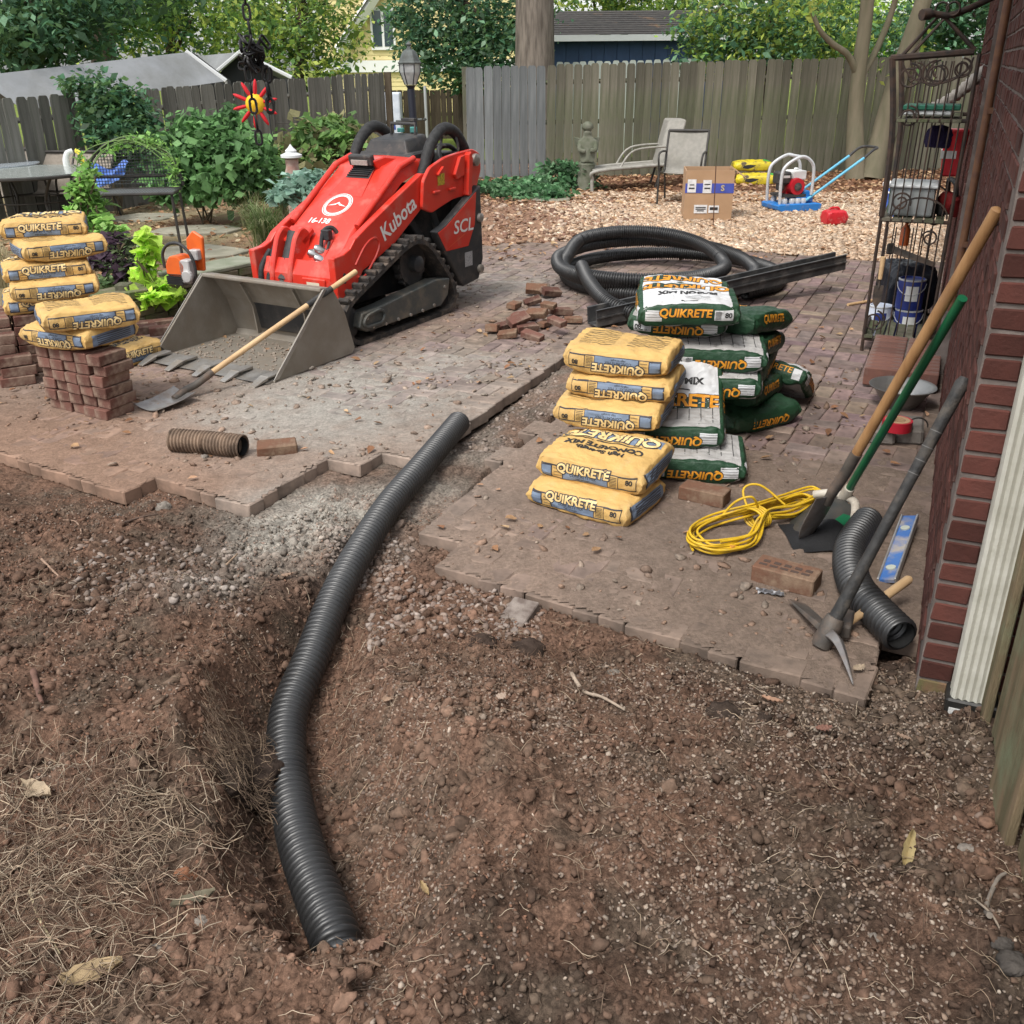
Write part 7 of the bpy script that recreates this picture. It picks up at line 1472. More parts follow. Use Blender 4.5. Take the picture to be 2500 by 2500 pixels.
# lamp post
lp = thing('lamp_post', 'black lamp post with a faceted glass lantern before the gate', 'lamp post', Vector((D(1016, 300, 12.6).x, 12.6, 0))); zl = D(1000, 217, 12.6).z; m_navy = M('post_paint', (.014, .016, .026), rough=.45); m_lglass = M('lantern_glass', (.62, .63, .62), (.40, .42, .42), scale=14, rough=.12, spec=.6, trans=.4); m_verd = M('verdigris', (.10, .115, .11), (.06, .065, .06), scale=14, rough=.6)
xo = D(1003, 217, 12.6).x - lp.location.x
mb = MB(); mb.tube([(0, 0, 0), (xo * .6, 0, zl * .6), (xo, 0, zl)], .045, 14); mb.lathe([(.09, 0), (.09, .1), (.05, .2)], (0, 0, 0), 14); mb.build('post', m_navy, lp, smooth=40)
mb = MB(); mb.tube([(xo - .2, 0, zl - .36), (xo + .12, 0, zl - .34)], .014, 8); mb.lathe([(.0, 0), (.025, .02), (0, .05)], (xo + .13, 0, zl - .34), 8, axis=(1, 0, 0)); mb.build('ladder_bar', m_verd, lp, smooth=40)
mb = MB(); mb.lathe([(.04, 0), (.055, .03), (.07, .04)], (xo, 0, zl), 12); mb.build('lantern_foot', m_navy, lp, smooth=40)
for k in range(6):
    a0, a1 = 2 * math.pi * k / 6, 2 * math.pi * (k + 1) / 6; mb = MB(); c = Vector((xo, 0, zl)); f_ = lambda r_, a, z: c + Vector((r_ * math.cos(a), r_ * math.sin(a), z))
    mb.add([f_(.065, a0, .045), f_(.065, a1, .045), f_(.118, a1, .18), f_(.118, a0, .18), f_(.122, a1, .27), f_(.122, a0, .27)], [(0, 1, 2, 3), (3, 2, 4, 5)]); mb.build('glass_pane', m_lglass, lp)
    mb = MB(); mb.tube([f_(.067, a0, .045), f_(.12, a0, .18), f_(.124, a0, .27)], .006, 6); mb.build('lantern_bar', m_navy, lp)
mb = MB(); mb.lathe([(.135, .27), (.140, .285), (.125, .30), (.10, .36), (.075, .41), (.03, .43), (.02, .46), (.035, .48), (.0, .52)], (xo, 0, zl), 6); mb.build('lantern_cap', m_verd, lp)
mb = MB(); mb.lathe([(.012, .05), (.016, .12), (.0, .16)], (xo, 0, zl), 8); mb.build('lamp_candle', m_cream, lp)
# spiral of chain hanging in the foreground
m_chain = M('black_chain', (.008, .008, .009), (.018, .016, .015), scale=20, rough=.5, metal=.4)
YC = 4.3; chn = thing('hanging_chain', 'knotted black chain hanging down at the top left of the view', 'chain', D(605, 0, YC))
def link(c, ax, roll, Lk=.066, Wk=.036, r=.0052):
    ax = Vector(ax).normalized(); sd = ax.orthogonal().normalized(); sd = Matrix.Rotation(roll, 3, ax) @ sd; pts = []
    for k in range(16):
        a = 2 * math.pi * k / 16; u = math.sin(a) * (Wk / 2 - r); v = math.cos(a); pts.append(c + sd * u + ax * ((Lk / 2 - Wk / 2) * (1 if v > 0 else -1) * min(1, abs(v) * 3) + v * (Wk / 2 - r)))
    mb = MB(); mb.tube(pts, r, 6, closed=True); o = mb.build('link', m_chain, None, smooth=60); o.parent = chn; o.data.transform(Matrix.Translation(-chn.location)); return o
def strand(pix, step=.052, r0=0.0):
    P = resample(spline([D(px, py, YC + dy) for px, py, dy in pix], 6), step); k = 0
    for i in range(len(P) - 1): link(P[i].lerp(P[i + 1], .5), P[i + 1] - P[i], (i % 2) * math.pi / 2 + .5 + r0)
strand([(590, -160, 0), (598, 0, 0), (605, 50, 0), (613, 90, 0)])
strand([(604, 160, 0), (612, 215, 0), (618, 260, 0), (628, 310, 0), (634, 355, 0)])
strand([(648, 160, 0), (650, 205, 0), (656, 240, 0), (662, 275, 0)]); strand([(656, 165, .03), (654, 210, .03), (662, 245, .03), (660, 278, .03)])
rn = random.Random(5)
for k in range(30):
    px, py = rn.gauss(617, 19), rn.uniform(95, 165); px = max(585, min(648, px)); link(D(px, py, YC + rn.uniform(-.05, .05)), (rn.uniform(-1, 1), rn.uniform(-.6, .6), rn.uniform(-1, 1)), rn.uniform(0, 3))
# sun flower ornament on a hooked stake
YF = 11.6; fl = thing('flower_ornament', 'red petalled ornament with a round yellow face in front of the fence', 'ornament', D(623, 254, YF)); m_fr = M('flower_red', (.58, .012, .02), (.48, .012, .02), scale=14, rough=.7); sc_f = 1.0
for k in range(10):
    a = R(36 * k + 12); mb = MB(); d = Vector((math.cos(a), 0, math.sin(a))); s = Vector((-math.sin(a), 0, math.cos(a))); mb.tube([d * .09, d * .13, d * .19, d * .235, d * .255], [.026, .034, .034, .024, .006], 10, flat=.6, up0=(0, 1, 0)); mb.build('petal', m_fr, fl, smooth=60)
mb = MB(); mb.lathe([(.0, -.03), (.075, -.03), (.108, .0), (.10, .03), (.06, .055), (.0, .065)], (0, 0, 0), 22, axis=(0, -1, 0)); fc = mb.build('face', M('flower_yellow', (.75, .46, .01), (.66, .38, .01), scale=12, rough=.6), fl, smooth=60)
mb = MB()
for sx in (-.035, .035): mb.lathe([(.0, 0), (.010, .003), (.0, .006)], (sx, -.060, .012), 8, axis=(0, -1, 0))
mb.lathe([(.0, 0), (.014, .003), (.0, .006)], (.005, -.060, -.052), 8, axis=(0, -1, 0)); mb.build('painted_features', M('ochre', (.40, .20, .01), rough=.6), fc)
hk = thing('shepherd_hook', 'thin black hooked stake in the flower bed beside the red ornament', 'stake', G(682, 470)); hb0 = G(682, 470); YH = hb0.y
mb = MB(); mb.tube(spline([Vector((0, 0, -.05)), D(678, 380, YH) - hb0, D(672, 300, YH) - hb0, D(668, 262, YH) - hb0, D(662, 250, YH) - hb0, D(655, 262, YH) - hb0], 6), .010, 7); mb.tube([D(676, 300, YH) - hb0, D(720, 302, YH) - hb0, D(720, 315, YH) - hb0], .006, 6); mb.build('rod', m_dark, hk, smooth=50)
# bird feeder lantern, pot
bf = thing('garden_lantern', 'little white roofed lantern on a reddish stone base in the bed', 'lantern', Vector((D(716, 430, 11.4).x, 11.4, hz(D(716, 430, 11.4).x, 11.4)))); z1 = D(716, 430, 11.4).z
mb = MB(); mb.lathe([(.085, 0), (.09, z1 * .5), (.075, z1), (.09, z1 + .04), (.07, z1 + .10), (.075, z1 + .18)], (0, 0, 0), 12); mb.build('base', M('pinkish_stone', (.30, .17, .14), (.42, .34, .29), scale=12, rough=.9), bf, smooth=50); mb = MB(); mb.lathe([(.05, z1 + .18), (.12, z1 + .20), (.12, z1 + .225), (.06, z1 + .25), (.065, z1 + .27), (.03, z1 + .30), (.0, z1 + .34)], (0, 0, 0), 14); mb.build('roof', M('white_enamel', (.62, .63, .64), rough=.5), bf, smooth=40)
pot = thing('blue_pot', 'glazed blue flower pot with a red bloom in the bed', 'pot', G(605, 496)); mb = MB(); mb.lathe([(.0, 0), (.09, 0), (.125, .10), (.14, .20), (.15, .205), (.15, .23), (.135, .23), (.12, .18), (.0, .18)], (0, 0, 0), 20); mb.build('pot_body', M('blue_glaze', (.01, .08, .27), (.01, .13, .35), scale=6, rough=.15, spec=.7), pot, smooth=40)
mb = MB()
for k in range(7): a = k * .9; mb.tube([(.02 * math.cos(a), .02 * math.sin(a), .18), (.05 * math.cos(a), .05 * math.sin(a), .27 + .02 * (k % 3))], .006, 5)
mb.build('stems', M('stem_green', (.10, .17, .05), rough=.7), pot)
mb = MB()
for k in range(9): mb.lathe([(.0, -.03), (.03, 0), (.0, .04)], (.03 + .018 * math.cos(k * .7), .018 * math.sin(k * .7), .30 + .008 * k), 6, axis=(math.cos(k), math.sin(k), .6))
mb.build('bloom', m_fr, pot, smooth=60)
for k, (px, py, lab) in enumerate([(687, 485, 'small red flower beside the ornamental grass, the left one'), (722, 483, 'small red flower beside the ornamental grass, the right one')]):
    f_ = thing('red_flower', lab, 'flower', G(px, 545), 0, 'red flowers in the bed'); zz = D(px, py, G(px, 545).y).z; mb = MB(); mb.tube([(0, 0, 0), (.02, 0, zz * .6), (0, 0, zz)], .005, 5); mb.build('stem', M('stem_green2', (.10, .17, .05), rough=.7), f_); mb = MB()
    for j in range(6): a = j * 1.05; mb.lathe([(.0, -.02), (.022, .012), (.0, .045)], (.025 * math.cos(a), .025 * math.sin(a), zz), 6, axis=(math.cos(a), math.sin(a), .5))
    mb.build('petals', m_fr, f_, smooth=60)
# round table, chairs, wire bench with tarp at the left
tb_ = thing('round_table', 'round patio table with a mottled glass top at the left edge', 'table', Vector((D(62, 418, 12.2).x, 12.2, hz(D(62, 418, 12.2).x, 12.2)))); zt_ = D(62, 418, 12.2).z - tb_.location.z
mb = MB(); mb.lathe([(.0, zt_ - .012), (.80, zt_ - .012), (.80, zt_ + .004), (.0, zt_ + .004)], (0, 0, 0), 40); mb.build('table_top', M('mottled_glass', (.34, .36, .34), (.24, .27, .25), scale=14, rough=.18, spec=.6), tb_, smooth=30)
mb = MB(); mb.tube([(.81 * math.cos(a * .1571), .81 * math.sin(a * .1571), zt_ - .02) for a in range(40)], .02, 6, closed=True); mb.build('rim', m_dark, tb_, smooth=50)
for k in range(4):
    a = R(45 + 90 * k); mb = MB(); mb.tube(spline([(.72 * math.cos(a), .72 * math.sin(a), zt_ - .03), (.45 * math.cos(a), .45 * math.sin(a), zt_ * .55), (.62 * math.cos(a), .62 * math.sin(a), 0)], 6), .018, 8); mb.build('leg', m_dark, tb_, smooth=50)
mb = MB(); mb.tube([(.5 * math.cos(a * .2618), .5 * math.sin(a * .2618), zt_ * .55) for a in range(24)], .010, 6, closed=True); mb.build('ring_stretcher', m_dark, tb_, smooth=50)
t2 = thing('glass_table', 'second patio table with a pale glass top behind the round one', 'table', Vector((D(20, 400, 13.0).x - .2, 13.0, hz(-7, 13)))); z2 = D(20, 402, 13).z - t2.location.z
mb = MB(); mb.lathe([(.0, z2), (.55, z2), (.55, z2 + .012), (.0, z2 + .012)], (0, 0, 0), 32); mb.build('table_top', M('pale_glass', (.42, .46, .50), (.32, .36, .40), scale=8, rough=.15, spec=.6), t2)
for k in range(4): a = R(45 + 90 * k); mb = MB(); mb.tube([(.42 * math.cos(a), .42 * math.sin(a), z2), (.46 * math.cos(a), .46 * math.sin(a), 0)], .016, 7); mb.build('leg', m_dark, t2, smooth=50)
CG = 'sling chairs round the patio tables'
for px, py, Y, rz, lab in ((25, 366, 14.0, 8, 'dark sling chair behind the table at the far left edge'), (120, 372, 13.4, -6, 'tan sling chair behind the round table, second from the left'), (205, 372, 13.2, -14, 'tan sling chair with a towel hung over its back')):
    p = D(px, py, Y); g_ = hz(p.x, Y); sling_chair(lab, Vector((p.x, Y - .3, g_)), R(rz), m_dark, m_sling, CG, Wd=.58, seat=.42, back=p.z - g_)
tw = thing('hung_towel', 'white and yellow towel draped over the back of a sling chair', 'towel'); p = D(183, 368, 12.86)
for s, m_ in ((-1, M('white_cloth', (.66, .68, .66), rough=.9, bump=.4, bscale=30)), (1, M('yellow_cloth', (.62, .52, .06), rough=.9, bump=.4, bscale=30))):
    mb = MB(); mb.tube(spline([p + Vector((s * .02, -.03, .0)), p + Vector((s * .07, -.06, -.02)), p + Vector((s * .10, -.08, -.10)), p + Vector((s * .10, -.08, -.24))], 5), [.03] * 5 + [.036] * 5 + [.04] * 5 + [.03], 10, flat=.5); mb.build('cloth_end', m_, tw, smooth=60)
wb_ = thing('wire_bench', 'dark wire mesh bench with a fan shaped back overgrown by a vine', 'bench', Vector((D(335, 560, 9.9).x, 9.9, 0)), R(8)); zs_ = D(335, 468, 9.9).z
m_mesh = M('wire_mesh', (.05, .058, .06), (.03, .034, .036), scale=60, rough=.5)
for x in (-.42, .42):
    for y in (-.22, .22): mb = MB(); mb.tube([(x, y, zs_), (x * 1.05, y * 1.1, 0)], .014, 7); mb.build('leg', m_dark, wb_, smooth=50)
mb = MB(); mb.tube([(-.44, -.24, zs_), (.44, -.24, zs_), (.44, .24, zs_), (-.44, .24, zs_)], .014, 7, closed=True); mb.build('seat_frame', m_dark, wb_)
mb = MB()
for k in range(32): x = -.43 + k * .0277; mb.tube([(x, -.24, zs_), (x, .24, zs_)], .0035, 4)
for k in range(16): y = -.23 + k * .0307; mb.tube([(-.43, y, zs_), (.43, y, zs_)], .0035, 4)
o = mb.build('seat_mesh', m_mesh, wb_); o['kind'] = 'stuff'
arc = [(.46 * math.cos(R(180 - k * 9)), .26, zs_ + .02 + .46 * math.sin(R(k * 9))) for k in range(21)]
mb = MB(); mb.tube(arc, .014, 7); mb.tube([(-.46, .26, zs_ + .12), (.46, .26, zs_ + .12)], .010, 6); mb.build('back_frame', m_dark, wb_, smooth=50)
mb = MB()
for k in range(1, 32): x = -.46 + k * .92 / 32; h = math.sqrt(max(0, .46 ** 2 - x * x)); mb.tube([(x, .26, zs_ + .02), (x, .26, zs_ + .02 + h)], .0035, 4)
for k in range(1, 16): z = k * .46 / 16; h = math.sqrt(max(0, .46 ** 2 - z * z)); mb.tube([(-h, .26, zs_ + .02 + z), (h, .26, zs_ + .02 + z)], .0035, 4)
o = mb.build('back_mesh', m_mesh, wb_); o['kind'] = 'stuff'
vn = thing('trailing_vine', 'thin green vine arching over the back of the wire bench', 'vine', wb_.location); mb = MB()
rn = random.Random(9)
for k in range(6): jj = lambda: Vector((rn.uniform(-.09, .09), rn.uniform(-.1, .1), rn.uniform(-.07, .07))); mb.tube(spline([Vector((-.6, .1, .1)) + jj(), Vector((-.44, .2, zs_ + .22)) + jj(), Vector((-.05, .2, zs_ + .45)) + jj(), Vector((.30, .2, zs_ + .30)) + jj(), Vector((.44, .1, zs_ + rn.uniform(0, .2)))][:rn.choice((4, 5, 5))], 7), .005, 5)
mb.build('runners', M('vine_green', (.18, .28, .09), (.12, .2, .06), scale=9, rough=.7), vn, smooth=60)
leaves('leaves', [(-.45, .1, zs_ + .1, .10, .1, .25), (-.25, .15, zs_ + .42, .2, .1, .08), (.1, .2, zs_ + .44, .25, .1, .07), (.38, .15, zs_ + .2, .1, .1, .15)], 520, .05, [(.14, .25, .06), (.10, .19, .05)], vn, seed=61)
tp2 = thing('blue_tarp', 'crumpled blue tarp spread behind the wire bench', 'tarp', D(262, 452, 10.6)); V = []; c0 = tp2.location
for i in range(15):
    for j in range(13): u, v = i / 14, j / 12; q = D(212, 408, 10.7).lerp(D(318, 398, 10.5), u).lerp(D(232, 462, 10.4).lerp(D(290, 440, 10.3), u), v) - c0; V.append(q + Vector((0, -.09 * math.sin(u * 7 + v * 3) * math.sin(v * 5 + u), .04 * math.sin(u * 9 + 2 * v) * (1 - v))))
mb = MB(); mb.add(V, [(i * 13 + j, i * 13 + j + 1, (i + 1) * 13 + j + 1, (i + 1) * 13 + j) for i in range(14) for j in range(12)]); mb.build('sheet', M('blue_sheet', (.045, .11, .42), (.10, .20, .50), scale=5, rough=.45, bump=.4, bscale=20), tp2, smooth=60)
# mossy low wall, stepping slabs and cut-off saw
m_mossw = M('mossy_wall', (.085, .105, .04), (.14, .12, .08), scale=9, rough=.95, bump=.7, bscale=30, rand=.25)
lw = thing('low_garden_wall', 'low mossy brick wall edging the planting bed behind the bucket', 'wall', G(300, 800)); a0 = G(300, 800); a1 = G(660, 712); d = (a1 - a0); Lw = d.length; d.normalize(); rz = math.atan2(d.y, d.x)
mw = brick_mesh('brick', .20, .10, .06, .006, 5, .004); mw.materials.append(m_mossw)
for c in range(4):
    for k in range(int(Lw / .21)):
        o = bpy.data.objects.new('brick', mw); COL.objects.link(o); o.parent = lw; o.location = d * (.1 + k * .21 + (.1 if c % 2 else 0)) + Vector((-d.y, d.x, 0)) * .05 + Vector((0, 0, .03 + c * .066 - .02)); o.rotation_euler = (0, 0, rz + random.uniform(-.02, .02))
mb = MB(); mb.ext([(.02, 0), (.3, 0), (.3, .235), (.02, .235)], lambda u, v, w_: d * w_ + Vector((-d.y, d.x, 0)) * u + Vector((0, 0, v)), -.1, Lw); mb.build('earth_core', m_mossw, lw)
mb = MB(); mb.ext([(.0, .24), (.34, .24), (.34, .275), (.0, .275)], lambda u, v, w_: d * w_ + Vector((-d.y, d.x, 0)) * u + Vector((0, 0, v)), Lw * .42, Lw * .99); mb.build('coping_slab', M('lichen_slab', (.24, .25, .19), (.16, .18, .12), scale=6, rough=.95, bump=.5), lw, bevel=.008)
wp = thing('wooden_post', 'short weathered square post at the corner of the planting bed', 'post', G(318, 782)); mb = MB(); mb.box((0, 0, .12), (.11, .11, .32)); mb.build('post_body', m_fence, wp, bevel=.008)
for k, (px, py, rx, rz, lab) in enumerate([(480, 565, .5, 4, 'flat stepping stone in the yard below the grass clump'), (360, 530, .45, -3, 'flat pale stepping stone in front of the wire bench'), (470, 620, .55, 6, 'flat stepping stone nearest the cut off saw'), (1350, 490, .30, -4, 'grey flat stone on the ground before the ivy')]):
    p = G(px, py); mb = MB(); n = 9; rn = random.Random(k); mb.ext([(rx * rn.uniform(.8, 1.1) * math.cos(6.283 * i / n), rx * .75 * rn.uniform(.8, 1.1) * math.sin(6.283 * i / n)) for i in range(n)], lambda u, v, w_: Vector((u, v, w_)), -.02, .03); o = mb.build('stepping_stone', M('flagstone', (.30, .28, .22), (.21, .20, .15), scale=5, rough=.95, bump=.5), None, bevel=.008, loc=(p.x, p.y, hz(p.x, p.y) + .0), rot=(0, 0, R(rz))); tag(o, lab, 'stone', 'stepping stones')
cs_ = thing('cutoff_saw', 'orange and white petrol cut off saw standing on the low garden wall', 'saw', D(448, 692, 8.15), R(-18)); cs_.location.z = .275; cs_.location = G(452, 694, .28); cs_.scale = (.72, .72, .76); m_or = M('saw_orange', (.72, .13, .02), (.62, .11, .02), scale=9, rough=.4); m_sgrey = M('saw_grey', (.48, .47, .46), (.36, .35, .34), scale=9, rough=.5)
mb = MB(); mb.lathe([(.0, -.02), (.085, -.02), (.10, .03), (.10, .12), (.0, .14)], (-.05, 0, .09), 14, axis=(0, 1, 0)); mb.box((-.04, -.03, .05), (.21, .14, .09)); mb.build('rear_cover', m_rdk, cs_, bevel=.012)
mb = MB()
for k in range(6): mb.box((-.04, -.105, .02 + k * .018), (.19, .012, .007))
mb.build('cooling_fins', M('fin_black', (.02, .02, .02), rough=.6), cs_)
mb = MB(); mb.ext(rnd([(-.13, .10), (.07, .08), (.10, .20), (.02, .29), (-.08, .28), (-.13, .20)], .03, 4), lambda u, v, w_: Vector((u, w_, v)), -.10, .08); mb.build('engine_cover', m_or, cs_, bevel=.012, seg=2)
mb = MB(); mb.box((.09, -.04, .14), (.12, .12, .22)); mb.lathe([(.0, -.02), (.06, -.02), (.06, .03), (.0, .03)], (.12, -.10, .10), 14, axis=(0, -1, 0)); mb.box((.13, .06, .28), (.10, .08, .10)); mb.build('engine_block', m_sgrey, cs_, bevel=.01)
mb = MB(); mb.tube(spline([(-.17, -.06, .16), (-.17, -.06, .30), (-.08, -.06, .39), (.06, -.06, .39), (.17, -.06, .28), (.19, -.06, .12), (.13, -.06, .02)], 7), .016, 9); mb.build('front_handle', m_rdk, cs_, smooth=60)
mb = MB(); mb.ext([(-.09, .18), (.10, .18), (.13, .50), (.02, .56), (-.07, .48)], lambda u, v, w_: Vector((u + .09, w_, v - .06)), .09, .13); mb.build('disc_guard', m_or, cs_, bevel=.01)
# ================================================================== iron rack by the wall and what stands round it
m_ironr = M('rusty_iron', (.022, .018, .016), (.055, .032, .022), scale=18, rough=.75, bump=.2, bscale=60)
rk = thing('iron_rack', 'tall wrought iron shelf rack with scrolls standing by the house wall', 'rack', WC, WA)   # local x = along wall, y = outwards
S0, S1, T0, T1 = 3.9, 4.75, .52, .12
def L3(s, t, z): return Vector((s, t, z))
for s in (S0, S1):
    for t, zt2, nm in ((T0, 1.20, 'front_upright'), (T1, 1.78, 'back_upright')):
        mb = MB(); pts = [L3(s, t, 0), L3(s, t, .86), L3(s, t - (.0 if t == T1 else .0), zt2)]
        mb.tube(pts, .012, 6); mb.build(nm, m_ironr, rk)
    mb = MB(); mb.tube(spline([L3(s, T0, .86), L3(s, T0 - .0, 1.18), L3(s, T0 + .02, 1.45), L3(s, T0 + .07, 1.76)], 5), .020, 6); mb.build('curved_upright', m_ironr, rk)
    mb = MB(); mb.tube([L3(s, T0 + .08, 1.76), L3(s, T1 + .03, 1.79)], .018, 6); mb.build('top_bar', m_ironr, rk)
    mb = MB(); mb.tube([L3(s, T0 + .02, 1.77), L3(s, .36, 1.99), L3(s, T1 + .03, 1.80)], .011, 6); mb.build('gable_bar', m_ironr, rk)
    for z in (.08, .84, 1.42): mb = MB(); mb.tube([L3(s, T0, z), L3(s, T1, z)], .012, 6); mb.build('cross_bar', m_ironr, rk)
    for k in range(1, 8):
        t = T0 + (T1 - T0) * k / 8; mb = MB(); mb.tube([L3(s, t, .86), L3(s, t - .01, 1.74)], .0045, 5); mb.build('thin_bar', m_ironr, rk)
        mb = MB(); mb.tube([L3(s, t, .12), L3(s, t, .80)], .0045, 5); mb.build('thin_bar', m_ironr, rk)
    def scroll(c, r_, a0, turns, flip=1):
        P = []
        for k in range(int(22 * turns)): a = R(a0) + flip * k * 2 * math.pi / 22; rr = r_ * (1 - .62 * k / (22 * turns)); P.append(L3(s, c[0] + rr * math.cos(a), c[1] + rr * math.sin(a)))
        mb = MB(); mb.tube(P, .006, 5); mb.build('scroll', m_ironr, rk, smooth=60)
    for c, r_, a0, tn, fl in (((.48, 1.66), .07, 90, 1.5, 1), ((.34, 1.67), .075, 90, 1.5, -1), ((.20, 1.70), .055, 90, 1.4, 1), ((.45, 1.44), .06, 90, 1.5, 1), ((.42, .95), .06, 200, 1.5, -1), ((.47, .20), .07, 100, 1.5, 1), ((.22, .74), .05, 0, 1.4, 1)): scroll(c, r_, a0, tn, fl)
    for c in ((.34, 1.76, .19, .14), (.30, .86, .16, .12)):
        mb = MB(); mb.tube([L3(s, c[0] + c[2] * math.cos(R(a)), c[1] - c[3] * math.sin(R(a)) * (1 if c[1] > 1 else -1)) for a in range(0, 181, 15)], .006, 5); mb.build('arch_bar', m_ironr, rk, smooth=60)
for t in (T0, T1):
    for z in (.12, .84): mb = MB(); mb.tube([L3(S0, t, z), L3(S1, t, z)], .011, 6); mb.build('long_rail', m_ironr, rk)
for z, nm in ((.845, 'shelf'), (1.42, 'shelf'), (.10, 'shelf')):
    for k in range(6): mb = MB(); t = T0 - .03 - k * .062; mb.box(((S0 + S1) / 2, t, z), (S1 - S0 + .04, .05, .018)); mb.build('shelf_slat', M('grey_slat', (.13, .115, .085), (.08, .07, .05), scale=6, rough=.9, rand=.2) if k == 0 and z == .845 else m_fence, rk)
mb = MB(); mb.tube(spline([L3(3.8, .46, 1.98), L3(3.85, .40, 1.985), L3(3.9, .30, 1.98), L3(4.0, .14, 2.05), L3(4.05, .0, 2.12)], 5), [.03] * 5 + [.018] * 16, 8); mb.build('wall_arm', m_ironr, rk, smooth=60)
for y_ in (.30, .36):
    mb = MB(); mb.tube([L3(3.88, y_ + .035 * math.cos(a * .45), 2.01 + .035 * math.sin(a * .45)) for a in range(14)], .007, 6, closed=True); mb.build('ring', m_ironr, rk, smooth=60)
def HW(s, t, z): return WC + wa * s - wb * t + Vector((0, 0, z))       # t outwards
# things on the rack
bn = thing('storage_bin', 'cloudy plastic storage bin on the middle shelf of the rack', 'bin', HW(4.12, .36, .86), WA)
mb = MB(); mb.box((0, 0, .085), (.34, .26, .17)); mb.build('tub', M('cloudy_plastic', (.42, .44, .44), (.34, .37, .36), scale=7, rough=.3, trans=.3), bn, bevel=.015, seg=2); mb = MB(); mb.box((0, 0, .178), (.37, .29, .02)); mb.build('lid', M('clear_lid', (.50, .52, .52), rough=.3), bn, bevel=.006)
mb = MB(); mb.box((0, .133, .085), (.30, .004, .14)); mb.build('green_content', M('pale_green', (.12, .24, .15), rough=.5), bn)
tr_ = thing('tray', 'green and white tray lying on the upper shelf of the rack', 'tray', HW(4.05, .33, 1.435), WA); mb = MB(); mb.box((0, .02, .025), (.24, .27, .03)); mb.build('white_pad', M('white_pad', (.50, .52, .52), rough=.7), tr_, bevel=.008); mb = MB(); mb.box((0, .0, .055), (.26, .32, .03)); mb.build('green_lid', M('green_lid', (.01, .10, .06), rough=.5), tr_, bevel=.006)
rd_ = thing('red_tool', 'red and black power tool on the middle shelf next to the bin', 'tool', HW(4.1, .13, .86), WA + .4); mb = MB(); mb.lathe([(.0, -.1), (.055, -.1), (.065, 0), (.05, .1), (.0, .1)], (0, 0, .07), 12, axis=(1, 0, .2)); mb.build('motor', M('tool_red', (.16, .012, .012), (.10, .01, .01), scale=12, rough=.5), rd_, smooth=40); mb = MB(); mb.tube(spline([(-.05, .0, .12), (-.08, .03, .20), (.02, .03, .21), (.08, 0, .13)], 5), .016, 8); mb.box((.05, .03, .03), (.10, .08, .06)); mb.build('grip', m_rdk, rd_, bevel=.005)
pg = thing('purple_cloth', 'dark purple cloth bundled on a wire below the upper shelf', 'cloth', HW(4.3, .27, 1.25)); me, bv_ = bag_mesh('bundle', .14, .10, .12, 61); me.materials.append(M('purple_fabric', (.018, .012, .05), rough=.9)); o = bpy.data.objects.new('bundle', me); COL.objects.link(o); o.parent = pg
rs = thing('red_basket', 'bright red plastic basket hanging by the wall behind the rack', 'basket', HW(4.9, .17, 1.02), WA); mb = MB(); mb.ext([(-.06, 0), (.06, 0), (.08, .30), (-.08, .30)], lambda u, v, w_: Vector((w_, u, v)), -.08, .08); mb.build('basket_body', M('bright_red', (.60, .02, .03), rough=.4), rs, bevel=.012); mb = MB(); mb.box((0, .03, .14), (.165, .10, .05)); mb.build('white_band', m_wtrim, rs)
m_canb = M('can_blue', (.018, .03, .17), (.025, .045, .22), scale=9, rough=.4); m_canw = M('can_white', (.58, .62, .70), (.50, .54, .62), scale=9, rough=.4)
def can(label, s, t, z, r_, h, m_, lab=True):
    c = thing('paint_can', label, 'can', HW(s, t, z), WA, 'paint cans under the rack'); mb = MB(); mb.lathe([(.0, 0), (r_, 0), (r_, h * .97), (r_ * .97, h), (r_ * .90, h), (r_ * .88, h - .01), (.0, h - .01)], (0, 0, 0), 22); mb.build('tin', m_, c, smooth=35)
    mb = MB(); mb.lathe([(r_ * 1.02, h * .95), (r_ * 1.03, h * .985), (r_ * .96, h * 1.005)], (0, 0, 0), 22, cap=False); mb.build('rim', m_sil, c, smooth=40); mb = MB(); mb.tube([(r_ * 1.05 * math.cos(R(a)), r_ * 1.05 * math.sin(R(a)), h * .85 - .35 * h * math.sin(R(a - 90))) for a in range(90, 271, 20)], .003, 5); mb.build('bail', m_sil, c)
    if lab:
        mb = MB(); P0 = [(r_ * 1.006 * math.cos(R(a)), r_ * 1.006 * math.sin(R(a))) for a in range(160, 215, 9)]; n = len(P0); mb.add([(x, y, h * .30) for x, y in P0] + [(x, y, h * .80) for x, y in P0], [(k, k + 1, n + k + 1, n + k) for k in range(n - 1)]); mb.build('can_label', m_wtrim if m_ is m_canb else m_canb, c)
    return c
can('blue paint can with a white panel standing on another can', 4.36, .285, .205, .088, .20, m_canb)
can('lower blue paint can under the rack', 4.36, .275, .0, .090, .20, m_canb)
can('white and pale blue paint can on the paving beside the blue ones', 4.40, .46, .0, .080, .20, m_canw)
bb_ = thing('black_bag', 'black bin bag slumped behind the paint cans', 'bag', HW(4.72, .33, .12), WA + .3); me, bv_ = bag_mesh('sack', .38, .34, .34, 71, 2.0); me.materials.append(M('bin_liner', (.010, .012, .018), (.02, .022, .03), scale=9, rough=.3, bump=.6, bscale=14)); o = bpy.data.objects.new('sack', me); COL.objects.link(o); o.parent = bb_
